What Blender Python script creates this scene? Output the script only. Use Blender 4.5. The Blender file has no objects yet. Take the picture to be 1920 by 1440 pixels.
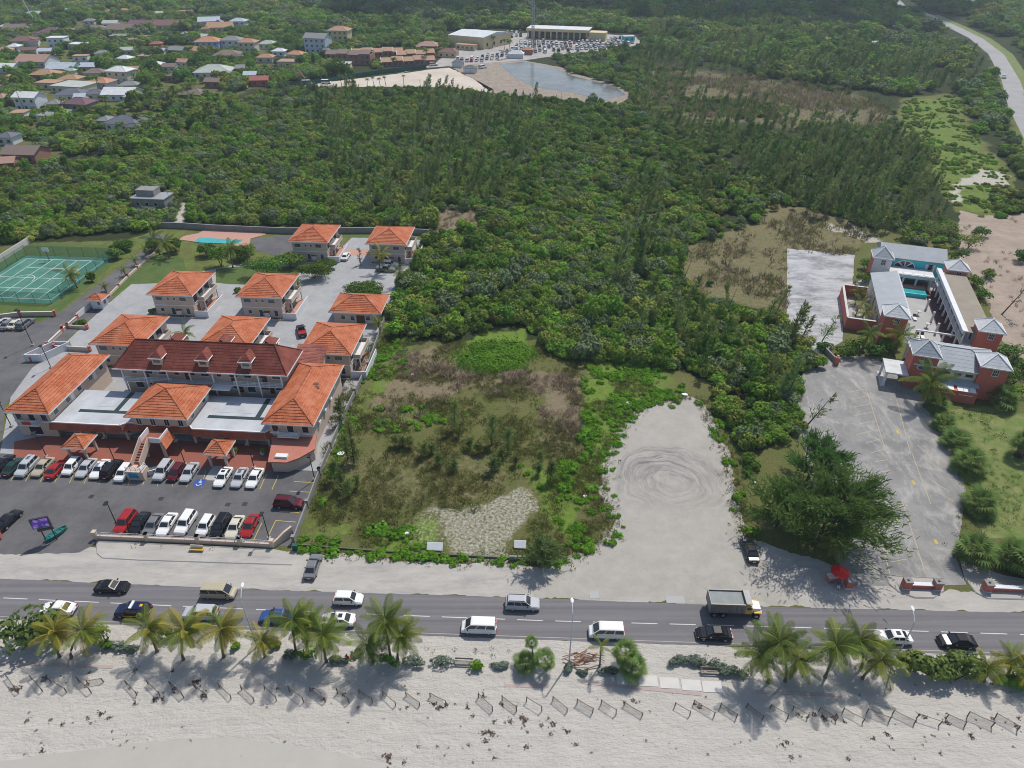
import bpy, bmesh, math, random
import numpy as np
from mathutils import Vector, Matrix, Euler, noise
from mathutils.geometry import tessellate_polygon
random.seed(7); rng = np.random.default_rng(7)
C = bpy.context.scene.collection
S = bpy.context.scene
R = math.radians
# ------------------------------------------------------------------ camera
H = 80.0; PITCH = R(34.7); F = 1300.0
SP, CP = math.sin(PITCH), math.cos(PITCH)
cam = bpy.data.cameras.new('camera'); cam_o = bpy.data.objects.new('camera', cam); C.objects.link(cam_o)
cam.sensor_width = 36; cam.lens = F/1920*36; cam.clip_start = 1; cam.clip_end = 9000
cam_o.location = (0, 0, H); cam_o.rotation_euler = (math.pi/2-PITCH, 0, 0)
S.camera = cam_o
# ------------------------------------------------------------------ world, sun, exposure
SUN_EL = R(58); SUN_AZ = math.atan2(.566, .824)
w = bpy.data.worlds.new('World'); S.world = w; w.use_nodes = True
nt = w.node_tree; nt.nodes.clear()
sky = nt.nodes.new('ShaderNodeTexSky'); sky.sky_type = 'NISHITA'; sky.sun_disc = False
sky.sun_elevation = SUN_EL; sky.sun_rotation = SUN_AZ; sky.air_density = 1.2; sky.dust_density = 1.2
bg = nt.nodes.new('ShaderNodeBackground'); bg.inputs[1].default_value = 0.105
wo = nt.nodes.new('ShaderNodeOutputWorld')
nt.links.new(sky.outputs[0], bg.inputs[0]); nt.links.new(bg.outputs[0], wo.inputs[0])
sl = bpy.data.lights.new('sun', 'SUN'); sl.energy = 3.55; sl.angle = R(0.9); sl.color = (1, .95, .87)
so = bpy.data.objects.new('sun', sl); C.objects.link(so)
sd = Vector((math.sin(SUN_AZ)*math.cos(SUN_EL), math.cos(SUN_AZ)*math.cos(SUN_EL), math.sin(SUN_EL)))
so.rotation_euler = sd.to_track_quat('Z', 'Y').to_euler(); so.location = (60, 100, 300)
vs = S.view_settings; vs.view_transform = 'Standard'; vs.look = 'None'; vs.gamma = 1; vs.exposure = 0.20
try: vs.use_curve_mapping = False
except Exception: pass
S.cycles.filter_width = 1.0; S.cycles.max_bounces = 5; S.cycles.diffuse_bounces = 2; S.cycles.glossy_bounces = 2
S.cycles.transmission_bounces = 3; S.cycles.transparent_max_bounces = 8; S.cycles.volume_bounces = 0

# ------------------------------------------------------------------ survey: photo point -> place on the ground (z = height above it)
def P(px, py, z=0.0):
    u = (px-960)/F; v = (py-720)/F
    t = (H-z)/(SP+v*CP)
    return Vector((u*t, (CP-v*SP)*t, z))
def proj(x, y, z=0.0):
    dep = y*CP-(z-H)*SP; dn = -y*SP-(z-H)*CP
    return 960+F*x/dep, 720+F*dn/dep
def inpoly(x, y, poly):
    x = np.asarray(x, float); y = np.asarray(y, float); c = np.zeros(x.shape, bool)
    n = len(poly); j = n-1
    for i in range(n):
        xi, yi = poly[i]; xj, yj = poly[j]
        if yi != yj:
            c ^= ((yi > y) != (yj > y)) & (x < (xj-xi)*(y-yi)/(yj-yi)+xi)
        j = i
    return c
# ------------------------------------------------------------------ tags
def tag(o, label=None, cat=None, group=None, kind=None):
    if label: o['label'] = label
    if cat: o['category'] = cat
    if group: o['group'] = group
    if kind: o['kind'] = kind
    return o
def empty(name, loc, rz=0, label=None, cat=None, group=None):
    o = bpy.data.objects.new(name, None); C.objects.link(o); o.location = loc; o.rotation_euler = (0, 0, rz)
    o.empty_display_size = .3
    return tag(o, label, cat, group)
def inst(name, mesh, parent=None, loc=(0, 0, 0), rot=(0, 0, 0), scl=(1, 1, 1)):
    o = bpy.data.objects.new(name, mesh); C.objects.link(o); o.parent = parent
    o.location = loc; o.rotation_euler = rot; o.scale = scl
    return o
def copy_tree(o, parent=None):
    kids = list(o.children); c = o.copy(); C.objects.link(c)
    if parent is not None: c.parent = parent
    for k in kids: copy_tree(k, c)
    return c
def recolour(o, frm, to):
    for k in [o]+list(o.children_recursive):
        if k.type == 'MESH':
            for s in k.material_slots:
                if s.material == frm: s.link = 'OBJECT'; s.material = to
# ------------------------------------------------------------------ mesh builder
class MB:
    def __init__(s): s.v = []; s.f = []; s.m = []; s.uv = None
    def face(s, pts, m=0):
        b = len(s.v); s.v += [tuple(p) for p in pts]; s.f.append(tuple(range(b, b+len(pts)))); s.m.append(m)
        return s
    def box(s, x0, x1, y0, y1, z0, z1, m=0):
        b = len(s.v)
        s.v += [(x0,y0,z0),(x1,y0,z0),(x1,y1,z0),(x0,y1,z0),(x0,y0,z1),(x1,y0,z1),(x1,y1,z1),(x0,y1,z1)]
        for q in ((3,2,1,0),(4,5,6,7),(0,1,5,4),(1,2,6,5),(2,3,7,6),(3,0,4,7)):
            s.f.append(tuple(b+i for i in q)); s.m.append(m)
        return s
    def loft(s, rings, m=0, cap=True, closed=True):
        b = len(s.v); n = len(rings[0])
        for r in rings: s.v += [tuple(p) for p in r]
        for i in range(len(rings)-1):
            for j in range(n if closed else n-1):
                k = (j+1) % n
                s.f.append((b+i*n+j, b+i*n+k, b+(i+1)*n+k, b+(i+1)*n+j)); s.m.append(m)
        if cap:
            s.f.append(tuple(b+j for j in reversed(range(n)))); s.m.append(m)
            s.f.append(tuple(b+(len(rings)-1)*n+j for j in range(n))); s.m.append(m)
        return s
    def prism(s, poly, z0, z1, m=0):
        a = sum(poly[i][0]*poly[(i+1) % len(poly)][1]-poly[(i+1) % len(poly)][0]*poly[i][1] for i in range(len(poly)))
        if a < 0: poly = poly[::-1]
        return s.loft([[(x, y, z0) for x, y in poly], [(x, y, z1) for x, y in poly]], m)
    def tube(s, pts, rad, n=8, m=0, cap=True):
        pts = [Vector(p) for p in pts]
        if not hasattr(rad, '__len__'): rad = [rad]*len(pts)
        rings = []
        for i, p in enumerate(pts):
            d = (pts[min(i+1, len(pts)-1)]-pts[max(i-1, 0)]).normalized()
            a = d.cross(Vector((0, 0, 1)) if abs(d.z) < .9 else Vector((1, 0, 0))).normalized(); b2 = d.cross(a)
            rings.append([p+(a*math.cos(2*math.pi*k/n)+b2*math.sin(2*math.pi*k/n))*rad[i] for k in range(n)])
        return s.loft(rings, m, cap)
    def bar(s, p, q, w_, h_=None, m=0):
        return s.tube([p, q], w_*.707, 4, m)
    def mesh(s, name, mats, smooth=False):
        me = bpy.data.meshes.new(name); me.from_pydata(s.v, [], s.f)
        for mt in (mats if isinstance(mats, (list, tuple)) else [mats]): me.materials.append(mt)
        me.polygons.foreach_set('material_index', s.m)
        if smooth: me.polygons.foreach_set('use_smooth', [True]*len(s.f))
        if s.uv:
            ul = me.uv_layers.new(name='UVMap'); ul.data.foreach_set('uv', [c for p in s.uv for c in p])
        me.update()
        return me
    def build(s, name, mats, parent=None, smooth=False):
        return inst(name, s.mesh(name, mats, smooth), parent)
# ------------------------------------------------------------------ materials
def nn(nt, t, **kw):
    n = nt.nodes.new('ShaderNode'+t)
    for k, v in kw.items(): setattr(n, k, v)
    return n
MATS = {}
def mat(name, col, rough=.7, col2=None, scale=2., detail=6., bump=0., bscale=30., spec=.3, metal=0., wear=None, wscale=.15, wamt=.5, contrast=2., bdist=.02):
    """base colour col, broken up with col2 by noise; wear = a third, large-scale stain colour"""
    m = bpy.data.materials.new(name); m.use_nodes = True; nt = m.node_tree
    b = nt.nodes['Principled BSDF']; b.inputs['Roughness'].default_value = rough; b.inputs['Metallic'].default_value = metal
    b.inputs['Specular IOR Level'].default_value = spec
    tc = nn(nt, 'TexCoord'); co = tc.outputs['Object']
    c4 = lambda c: (c[0], c[1], c[2], 1)
    b.inputs['Base Color'].default_value = c4(col)
    out = None
    def noise_fac(sc, det, con):
        n = nn(nt, 'TexNoise'); n.inputs['Scale'].default_value = sc; n.inputs['Detail'].default_value = det; n.inputs['Roughness'].default_value = .6
        nt.links.new(co, n.inputs['Vector'])
        mr = nn(nt, 'MapRange'); mr.inputs[1].default_value = .5-.5/con; mr.inputs[2].default_value = .5+.5/con
        nt.links.new(n.outputs['Fac'], mr.inputs[0]); return mr.outputs[0]
    if col2:
        mx = nn(nt, 'Mix', data_type='RGBA'); mx.inputs[6].default_value = c4(col); mx.inputs[7].default_value = c4(col2)
        nt.links.new(noise_fac(scale, detail, contrast), mx.inputs[0]); out = mx.outputs[2]
    if wear:
        mx = nn(nt, 'Mix', data_type='RGBA'); mx.inputs[7].default_value = c4(wear)
        if out: nt.links.new(out, mx.inputs[6])
        else: mx.inputs[6].default_value = c4(col)
        mu = nn(nt, 'Math', operation='MULTIPLY'); mu.inputs[1].default_value = wamt
        nt.links.new(noise_fac(wscale, 8., 3.), mu.inputs[0]); nt.links.new(mu.outputs[0], mx.inputs[0]); out = mx.outputs[2]
    if out: nt.links.new(out, b.inputs['Base Color'])
    if bump:
        n = nn(nt, 'TexNoise'); n.inputs['Scale'].default_value = bscale; n.inputs['Detail'].default_value = 5
        nt.links.new(co, n.inputs['Vector'])
        bp = nn(nt, 'Bump'); bp.inputs['Strength'].default_value = bump; bp.inputs['Distance'].default_value = bdist
        nt.links.new(n.outputs['Fac'], bp.inputs['Height']); nt.links.new(bp.outputs[0], b.inputs['Normal'])
    MATS[name] = m
    return m
def roof_mat(name, a, b_, c, moss=None):
    """clay tiles: u runs along the eave, v up the slope, in metres"""
    m = bpy.data.materials.new(name); m.use_nodes = True; nt = m.node_tree; L = nt.links
    bs = nt.nodes['Principled BSDF']; bs.inputs['Roughness'].default_value = .75; bs.inputs['Specular IOR Level'].default_value = .25
    uv = nn(nt, 'UVMap'); br = nn(nt, 'TexBrick', offset=.5); L.new(uv.outputs[0], br.inputs['Vector'])
    br.inputs['Scale'].default_value = 1; br.inputs['Brick Width'].default_value = .33; br.inputs['Row Height'].default_value = .42
    br.inputs['Mortar Size'].default_value = .03; br.inputs['Bias'].default_value = .0
    br.inputs['Color1'].default_value = (*a, 1); br.inputs['Color2'].default_value = (*b_, 1); br.inputs['Mortar'].default_value = (*[x*.42 for x in a], 1)
    tc = nn(nt, 'TexCoord'); n = nn(nt, 'TexNoise'); n.inputs['Scale'].default_value = .45; n.inputs['Detail'].default_value = 9; n.inputs['Roughness'].default_value = .7
    oi = nn(nt, 'ObjectInfo'); ad = nn(nt, 'VectorMath', operation='ADD'); L.new(tc.outputs['Object'], ad.inputs[0]); L.new(oi.outputs['Location'], ad.inputs[1])
    L.new(ad.outputs[0], n.inputs['Vector'])
    mr = nn(nt, 'MapRange'); mr.inputs[1].default_value = .44; mr.inputs[2].default_value = .64; L.new(n.outputs['Fac'], mr.inputs[0])
    mx = nn(nt, 'Mix', data_type='RGBA'); L.new(mr.outputs[0], mx.inputs[0]); L.new(br.outputs[0], mx.inputs[6]); mx.inputs[7].default_value = (*c, 1)
    L.new(mx.outputs[2], bs.inputs['Base Color'])
    MATS[name] = m
    return m
def leaf_mat(name, a, b_, trans=.25, varh=.02, varv=.25):
    """foliage: per-face tone between a and b_, per-plant shift of hue and value"""
    m = bpy.data.materials.new(name); m.use_nodes = True; nt = m.node_tree; L = nt.links
    nt.nodes.clear()
    at = nn(nt, 'Attribute', attribute_name='tone'); oi = nn(nt, 'ObjectInfo')
    mx = nn(nt, 'Mix', data_type='RGBA'); mx.inputs[6].default_value = (*a, 1); mx.inputs[7].default_value = (*b_, 1); L.new(at.outputs['Fac'], mx.inputs[0])
    hs = nn(nt, 'HueSaturation'); L.new(mx.outputs[2], hs.inputs['Color'])
    m1 = nn(nt, 'MapRange'); L.new(oi.outputs['Random'], m1.inputs[0]); m1.inputs[3].default_value = .5-varh; m1.inputs[4].default_value = .5+varh
    L.new(m1.outputs[0], hs.inputs['Hue'])
    wn = nn(nt, 'TexWhiteNoise', noise_dimensions='1D'); L.new(oi.outputs['Random'], wn.inputs['W'])
    m2 = nn(nt, 'MapRange'); L.new(wn.outputs['Value'], m2.inputs[0]); m2.inputs[3].default_value = 1-varv; m2.inputs[4].default_value = 1+varv
    L.new(m2.outputs[0], hs.inputs['Value'])
    d = nn(nt, 'BsdfPrincipled'); d.inputs['Roughness'].default_value = .75; d.inputs['Specular IOR Level'].default_value = .07; L.new(hs.outputs[0], d.inputs['Base Color'])
    t = nn(nt, 'BsdfTranslucent'); L.new(hs.outputs[0], t.inputs['Color'])
    ms = nn(nt, 'MixShader'); ms.inputs[0].default_value = trans; L.new(d.outputs[0], ms.inputs[1]); L.new(t.outputs[0], ms.inputs[2])
    o = nn(nt, 'OutputMaterial'); L.new(ms.outputs[0], o.inputs[0])
    MATS[name] = m
    return m
def emit_print(name, cols, scale=(3, 9, 3), strength=0.):
    """printed or glowing panel: blocky cells of the given colours"""
    m = bpy.data.materials.new(name); m.use_nodes = True; nt = m.node_tree; L = nt.links; bs = nt.nodes['Principled BSDF']
    tc = nn(nt, 'TexCoord'); mp = nn(nt, 'Mapping'); mp.inputs['Scale'].default_value = scale; L.new(tc.outputs['Object'], mp.inputs[0])
    vo = nn(nt, 'TexVoronoi'); vo.inputs['Scale'].default_value = 1; L.new(mp.outputs[0], vo.inputs['Vector'])
    sx = nn(nt, 'SeparateColor'); L.new(vo.outputs['Color'], sx.inputs[0])
    cr = nn(nt, 'ValToRGB'); cr.color_ramp.interpolation = 'CONSTANT'
    el = cr.color_ramp.elements
    while len(el) < len(cols): el.new(.5)
    for i, c in enumerate(cols): el[i].position = i/len(cols); el[i].color = (*c, 1)
    L.new(sx.outputs[0], cr.inputs[0]); L.new(cr.outputs[0], bs.inputs['Base Color'])
    if strength: L.new(cr.outputs[0], bs.inputs['Emission Color']); bs.inputs['Emission Strength'].default_value = strength
    bs.inputs['Roughness'].default_value = .4
    return m
M = MATS
mat('beige_wall', (.58,.46,.375), .85, (.53,.42,.34), 1.5, wear=(.44,.35,.29), wscale=.5, wamt=.4)
mat('cream_wall', (.60,.55,.45), .85, (.54,.49,.40), 1.5)
mat('white_paint', (.72,.72,.72), .6, (.62,.62,.63), 1.2)
mat('white_wall', (.68,.69,.72), .8, (.58,.59,.62), .8)
mat('blue_wall', (.22,.36,.66), .8, (.2,.33,.6), 1.)
mat('red_wall', (.56,.15,.11), .8, (.50,.135,.10), .8, wear=(.42,.14,.11), wscale=.4, wamt=.5)
mat('pink_wall', (.58,.22,.19), .8, (.52,.19,.165), .8)
mat('yellow_wall', (.62,.52,.30), .85, (.55,.46,.27), .6)
mat('brick_wall', (.34,.17,.13), .85, (.29,.15,.12), 2.)
mat('turquoise_wall', (.05,.56,.64), .7, (.05,.52,.6), 1.)
mat('grey_block', (.30,.295,.285), .9, (.23,.225,.22), 1.2, wear=(.16,.16,.15), wscale=.5, wamt=.6)
mat('dark_glass', (.022,.026,.032), .04, spec=.6)
mat('green_glass', (.02,.09,.07), .15, spec=.6)
mat('window_glass', (.05,.065,.085), .1, spec=.7)
mat('door_brown', (.085,.04,.025), .6)
mat('dark_metal', (.03,.03,.032), .5, spec=.5)
mat('grey_metal', (.34,.35,.36), .45, metal=.3)
mat('pole_paint', (.5,.51,.53), .5)
mat('black_pole', (.02,.02,.022), .5)
mat('rubber', (.018,.018,.018), .85)
mat('rim_metal', (.45,.45,.46), .35, metal=.6)
mat('deck_white', (.50,.52,.55), .8, (.42,.44,.47), .4, wear=(.30,.31,.33), wscale=.35, wamt=.55)
mat('deck_channel', (.028,.045,.05), .5)
mat('terracotta_paving', (.30,.095,.06), .85, (.25,.08,.055), 1.2, wear=(.21,.085,.065), wscale=.3, wamt=.6)
mat('pink_paving', (.46,.26,.20), .85, (.40,.23,.18), 1.)
mat('path_kerb', (.40,.33,.30), .9, (.34,.27,.25), .8)
mat('concrete', (.36,.355,.35), .9, (.30,.297,.292), .35, wear=(.44,.435,.43), wscale=.12, wamt=.6, bump=.1)
mat('pale_concrete', (.55,.53,.50), .9, (.48,.465,.44), .7)
mat('kerb_cream', (.55,.46,.36), .85)
mat('yellow_line', (.55,.40,.06), .8, (.42,.32,.09), 1.5)
mat('pale_yellow_line', (.50,.42,.24), .85, (.36,.32,.24), 1.2)
mat('white_line', (.62,.62,.62), .8, (.45,.45,.45), .9)
mat('timber_grey', (.15,.115,.09), .9, (.10,.08,.065), 3.)
mat('trunk_grey', (.17,.145,.12), .95, (.11,.095,.08), 4.)
mat('trunk_brown', (.10,.075,.055), .95, (.07,.05,.04), 4.)
mat('dead_wood', (.27,.235,.20), .95, (.20,.175,.15), 3.)
roof_mat('orange_tiles', (.49,.14,.055), (.34,.088,.038), (.46,.165,.085))
roof_mat('orange_tiles_pale', (.58,.19,.08), (.50,.155,.065), (.48,.14,.06))
roof_mat('red_shingles', (.20,.05,.034), (.165,.042,.03), (.225,.065,.046))
roof_mat('terracotta_fascia', (.33,.085,.045), (.28,.07,.038), (.36,.10,.06))
for nm, c in dict(grey=(.24,.245,.25), brown=(.21,.155,.13), tan=(.42,.25,.15), maroon=(.20,.10,.09), terracotta=(.40,.24,.18), white=(.66,.68,.70), paleblue=(.46,.52,.58), slate=(.13,.14,.17), orange=(.50,.24,.13), palegreen=(.44,.47,.42), red=(.34,.11,.09), purple=(.17,.085,.105)).items():
    mat('roof_'+nm, c, .8, tuple(x*.8 for x in c), .5, wear=tuple(x*.62+.05 for x in c), wscale=.25, wamt=.5)
mat('hotel_roof', (.36,.39,.42), .7, (.31,.335,.36), .5, wear=(.26,.28,.30), wscale=.25, wamt=.5)
mat('hotel_white_roof', (.64,.65,.66), .7, (.50,.51,.52), .9, wear=(.34,.34,.35), wscale=.5, wamt=.5)
mat('hotel_tan_roof', (.30,.26,.20), .85, (.26,.225,.18), .4, wear=(.20,.175,.15), wscale=.2, wamt=.6)
mat('green_fence', (.02,.10,.075), .8, (.02,.08,.06), .5)
mat('skin_tone', (.16,.085,.055), .6)
mat('hair_dark', (.012,.01,.009), .8)
# ================================================================== THE SETTING
def mixnode(nt, fac, a, b_):
    mx = nn(nt, 'Mix', data_type='RGBA')
    for s, v in ((6, a), (7, b_)):
        if isinstance(v, tuple): mx.inputs[s].default_value = (*v, 1)
        else: nt.links.new(v, mx.inputs[s])
    if isinstance(fac, float): mx.inputs[0].default_value = fac
    else: nt.links.new(fac, mx.inputs[0])
    return mx.outputs[2]
def tnoise(nt, vec, scale, detail=6, rough=.6, lo=.3, hi=.7, dist=0.):
    n = nn(nt, 'TexNoise'); n.inputs['Scale'].default_value = scale; n.inputs['Detail'].default_value = detail
    n.inputs['Roughness'].default_value = rough; n.inputs['Distortion'].default_value = dist; nt.links.new(vec, n.inputs['Vector'])
    mr = nn(nt, 'MapRange'); mr.inputs[1].default_value = lo; mr.inputs[2].default_value = hi; nt.links.new(n.outputs['Fac'], mr.inputs[0])
    return mr.outputs[0]
def mapping(nt, vec, scale=(1, 1, 1), rot=0., loc=(0, 0, 0)):
    mp = nn(nt, 'Mapping'); mp.inputs['Scale'].default_value = scale; mp.inputs['Rotation'].default_value = (0, 0, rot); mp.inputs['Location'].default_value = loc
    nt.links.new(vec, mp.inputs[0]); return mp.outputs[0]
def math_(nt, op, a, b_=None, clamp=False):
    m = nn(nt, 'Math', operation=op, use_clamp=clamp)
    for i, v in enumerate((a, b_)):
        if v is None: continue
        if isinstance(v, (int, float)): m.inputs[i].default_value = v
        else: nt.links.new(v, m.inputs[i])
    return m.outputs[0]
def gmat(name, fn, rough=.9, spec=.2):
    m = bpy.data.materials.new(name); m.use_nodes = True; nt = m.node_tree; b = nt.nodes['Principled BSDF']
    b.inputs['Roughness'].default_value = rough; b.inputs['Specular IOR Level'].default_value = spec
    tc = nn(nt, 'TexCoord'); r = fn(nt, tc.outputs['Object'], b)
    if r is not None: nt.links.new(r, b.inputs['Base Color'])
    MATS[name] = m; return m
def bump(nt, b, h, strength, dist):
    bp = nn(nt, 'Bump'); bp.inputs['Strength'].default_value = strength; bp.inputs['Distance'].default_value = dist
    nt.links.new(h, bp.inputs['Height']); nt.links.new(bp.outputs[0], b.inputs['Normal'])

# ---- ground: a cover map (sand / dry brush / fresh green / forest litter) carried by the sheet's vertices, broken up in the material
def ground_fn(nt, co, b):
    at = nn(nt, 'Attribute', attribute_name='cover'); sp = nn(nt, 'SeparateColor'); nt.links.new(at.outputs['Color'], sp.inputs[0])
    n1 = tnoise(nt, co, .9, 9, .68, .0, 1.); n2 = tnoise(nt, co, .35, 9, .7, .0, 1.); n3 = tnoise(nt, co, 2.2, 8, .7, .0, 1.)
    def m(mask, noise_, k=3.2):
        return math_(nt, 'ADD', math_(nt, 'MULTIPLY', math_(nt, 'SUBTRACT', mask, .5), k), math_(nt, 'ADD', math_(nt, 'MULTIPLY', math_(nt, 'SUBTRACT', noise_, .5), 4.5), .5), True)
    c = mixnode(nt, tnoise(nt, co, .16, 10, .75, .38, .62), (.125, .145, .04), (.205, .18, .08))
    c = mixnode(nt, tnoise(nt, co, 3., 8, .85, .38, .62), c, (.08, .095, .03))
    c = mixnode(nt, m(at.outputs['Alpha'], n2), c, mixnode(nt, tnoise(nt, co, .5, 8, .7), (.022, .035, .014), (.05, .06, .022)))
    c = mixnode(nt, m(sp.outputs[1], n1), c, mixnode(nt, tnoise(nt, co, 1.8, 9, .8, .35, .65), (.165, .13, .08), (.25, .205, .135)))
    c = mixnode(nt, m(sp.outputs[2], n2), c, mixnode(nt, tnoise(nt, co, 1.1, 9, .75, .35, .65), (.10, .17, .025), (.175, .24, .05)))
    c = mixnode(nt, m(sp.outputs[0], n3), c, mixnode(nt, tnoise(nt, co, 1.2, 9, .75, .35, .65), (.36, .33, .28), (.50, .47, .42)))
    bump(nt, b, tnoise(nt, co, 1.6, 9, .8, 0, 1), .7, .5)
    return c
gmat('ground_cover', ground_fn, .95, .1)
xs = np.unique(np.concatenate([np.linspace(-4200, -600, 19), np.linspace(-600, -190, 60), np.linspace(-190, 190, 381), np.linspace(190, 600, 60), np.linspace(600, 4200, 19)]))
ys = np.unique(np.concatenate([np.linspace(-300, 20, 6), np.linspace(20, 260, 241), np.linspace(260, 900, 260), np.linspace(900, 6500, 30)]))
GX, GY = np.meshgrid(xs, ys); gx = GX.ravel(); gy = GY.ravel()
dep = gy*CP+H*SP; okd = dep > 5; depc = np.where(okd, dep, 5)
gpx = 960+F*gx/depc; gpy = 720+F*(-gy*SP+H*CP)/depc; gpy = np.where(okd, gpy, 5000)
cover = np.zeros((len(gx), 4))
def vnoise(cell, seed):
    g = np.random.default_rng(seed); N = 257; t = g.uniform(-1, 1, (N, N)); u, v = gx/cell+500.3, gy/cell+500.7
    iu, iv = np.floor(u).astype(int), np.floor(v).astype(int); fu, fv = u-iu, v-iv; fu, fv = fu*fu*(3-2*fu), fv*fv*(3-2*fv)
    a = lambda i, j: t[(iu+i) % N, (iv+j) % N]
    return (a(0, 0)*(1-fu)+a(1, 0)*fu)*(1-fv)+(a(0, 1)*(1-fu)+a(1, 1)*fu)*fv
ppm = F/depc; WX = (vnoise(11, 1)*2.6+vnoise(4, 2)*1.5+vnoise(1.6, 3)*.8)*ppm; WY = (vnoise(11, 4)*2.6+vnoise(4, 5)*1.5+vnoise(1.6, 6)*.8)*ppm*(H/depc)
def paint(ch, poly, amt=1., feather=6):
    acc = np.zeros(len(gx))
    for dx, dy in ((0, 0), (1, .3), (-1, -.3), (.3, -1), (-.3, 1), (1.8, -1.2), (-1.8, 1.2)):
        acc += inpoly(gpx+dx*feather+WX, gpy+dy*feather*.7+WY, poly)
    acc /= 7; cover[:, ch] = cover[:, ch]*(1-acc)+amt*acc
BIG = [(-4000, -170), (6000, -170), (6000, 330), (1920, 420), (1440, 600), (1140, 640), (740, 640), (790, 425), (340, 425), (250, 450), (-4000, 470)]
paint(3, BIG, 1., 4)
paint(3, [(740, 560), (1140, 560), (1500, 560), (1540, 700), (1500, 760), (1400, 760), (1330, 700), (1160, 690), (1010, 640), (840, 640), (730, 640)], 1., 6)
# brown wetland and dry clearings
paint(1, [(1180, 120), (1330, 130), (1470, 150), (1620, 175), (1690, 215), (1650, 262), (1540, 250), (1400, 235), (1270, 235), (1180, 190)], .5, 6)
paint(3, [(1180, 120), (1330, 130), (1470, 150), (1620, 175), (1690, 215), (1650, 262), (1540, 250), (1400, 235), (1270, 235), (1180, 190)], .5, 6)
for poly in ([(1290, 470), (1360, 440), (1470, 390), (1560, 410), (1640, 440), (1600, 480), (1476, 470), (1476, 590), (1400, 580), (1330, 560), (1270, 510)], [(1385, 375), (1450, 372), (1600, 410), (1640, 445), (1480, 470), (1400, 440)]):
    paint(3, poly, 0., 5); paint(1, poly, .5, 6)
paint(1, [(800, 395), (900, 390), (905, 435), (820, 445)], .9, 6)
# bright grass to the right of the wetland and the lane verges
for poly in ([(1680, 185), (1800, 175), (1840, 260), (1900, 330), (1880, 420), (1800, 400), (1740, 330), (1690, 260)], [(1835, 60), (1900, 110), (1990, 230), (1990, 330), (1910, 300), (1880, 180)]):
    paint(3, poly, 0., 4); paint(2, poly, .56, 9)
paint(0, [(1790, 335), (1850, 318), (1895, 330), (1880, 348), (1800, 350), (1805, 380), (1780, 375)], .85, 4)
# vacant lot
LOT = [(640, 640), (830, 640), (1120, 640), (1320, 740), (1390, 900), (1400, 1000), (1060, 1060), (552, 1020), (600, 880)]
paint(3, LOT, 0., 4)
for poly, a in (([(760, 645), (840, 650), (880, 690), (990, 690), (1010, 700), (1090, 700), (1095, 830), (1010, 800), (990, 745), (880, 740), (790, 760), (700, 770), (690, 720)], .72), ([(690, 740), (800, 740), (800, 800), (700, 810)], .6), ([(650, 860), (900, 850), (960, 930), (860, 960), (660, 960)], .42), ([(1000, 770), (1085, 770), (1075, 850), (1000, 840)], .58)): paint(1, poly, a, 8)
for poly, a in (([(735, 620), (780, 640), (760, 690), (690, 760), (650, 840), (600, 920), (590, 900), (640, 780), (700, 660)], .62), ([(840, 640), (900, 612), (990, 625), (1010, 665), (960, 700), (890, 692)], 1.), ([(970, 865), (1090, 850), (1060, 1000), (1010, 940)], .7), ([(1090, 660), (1230, 680), (1290, 735), (1200, 770), (1130, 860), (1100, 1000), (1060, 1030), (1085, 860)], .72), ([(680, 990), (800, 985), (810, 1030), (690, 1030)], .8), ([(560, 1000), (620, 960), (650, 1015), (560, 1024)], .55), ([(700, 765), (860, 760), (900, 800), (700, 810)], .45)): paint(2, poly, a, 8)
for poly, a in (([(775, 965), (800, 948), (860, 960), (900, 962), (940, 935), (965, 908), (1010, 925), (1022, 955), (990, 985), (965, 1005), (985, 1035), (830, 1030), (810, 1000)], .5), ([(700, 985), (780, 960), (820, 1000), (760, 1035)], .36), ([(930, 880), (960, 885), (955, 905)], .6), ([(1060, 1030), (1110, 1010), (1160, 960), (1160, 1060), (1080, 1100), (990, 1045)], .55)): paint(0, poly, a, 6)
paint(1, [(1110, 850), (1180, 780), (1260, 740), (1330, 745), (1400, 900), (1420, 1010), (1380, 980), (1130, 960)], .5, 10)
# hotel surroundings, left neighbourhood
paint(2, [(1755, 770), (1860, 760), (1960, 790), (1990, 1000), (1830, 1010), (1790, 870)], .8, 5); paint(3, [(1500, 440), (2200, 380), (2400, 1100), (1480, 1100), (1520, 650)], 0., 4)
paint(0, [(1560, 415), (1640, 440), (1660, 455), (1640, 462), (1550, 425)], .9, 4)
paint(0, [(1870, 910), (1905, 910), (1905, 945), (1875, 945)], .7, 4)
paint(3, [(-300, 470), (0, 480), (60, 455), (260, 440), (340, 430), (800, 425), (740, 620), (560, 1020), (-400, 1020)], 0., 3)
paint(2, [(-300, 470), (0, 480), (60, 455), (260, 440), (340, 430), (800, 425), (740, 620), (560, 1020), (-400, 1020)], .42, 3)
paint(2, [(240, 500), (330, 485), (345, 520), (280, 560), (220, 560)], .62, 4)
for poly in ([(-200, 60), (250, 20), (520, 75), (520, 150), (420, 195), (330, 240), (150, 300), (-300, 330)],): paint(3, poly, .35, 8)
paint(0, [(330, 375), (352, 373), (352, 430), (330, 430)], .8, 3)
verts = np.stack([gx, gy, np.zeros_like(gx)], 1)
nxg, nyg = len(xs), len(ys)
ii = np.arange((nyg-1)*(nxg-1)); r0 = ii//(nxg-1)*nxg+ii % (nxg-1)
faces = np.stack([r0, r0+1, r0+nxg+1, r0+nxg], 1)
gm = bpy.data.meshes.new('ground'); gm.vertices.add(len(verts)); gm.vertices.foreach_set('co', verts.ravel())
gm.loops.add(faces.size); gm.loops.foreach_set('vertex_index', faces.ravel().astype(np.int32)); gm.polygons.add(len(faces))
gm.polygons.foreach_set('loop_start', np.arange(0, faces.size, 4, dtype=np.int32)); gm.update(calc_edges=True)
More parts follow.
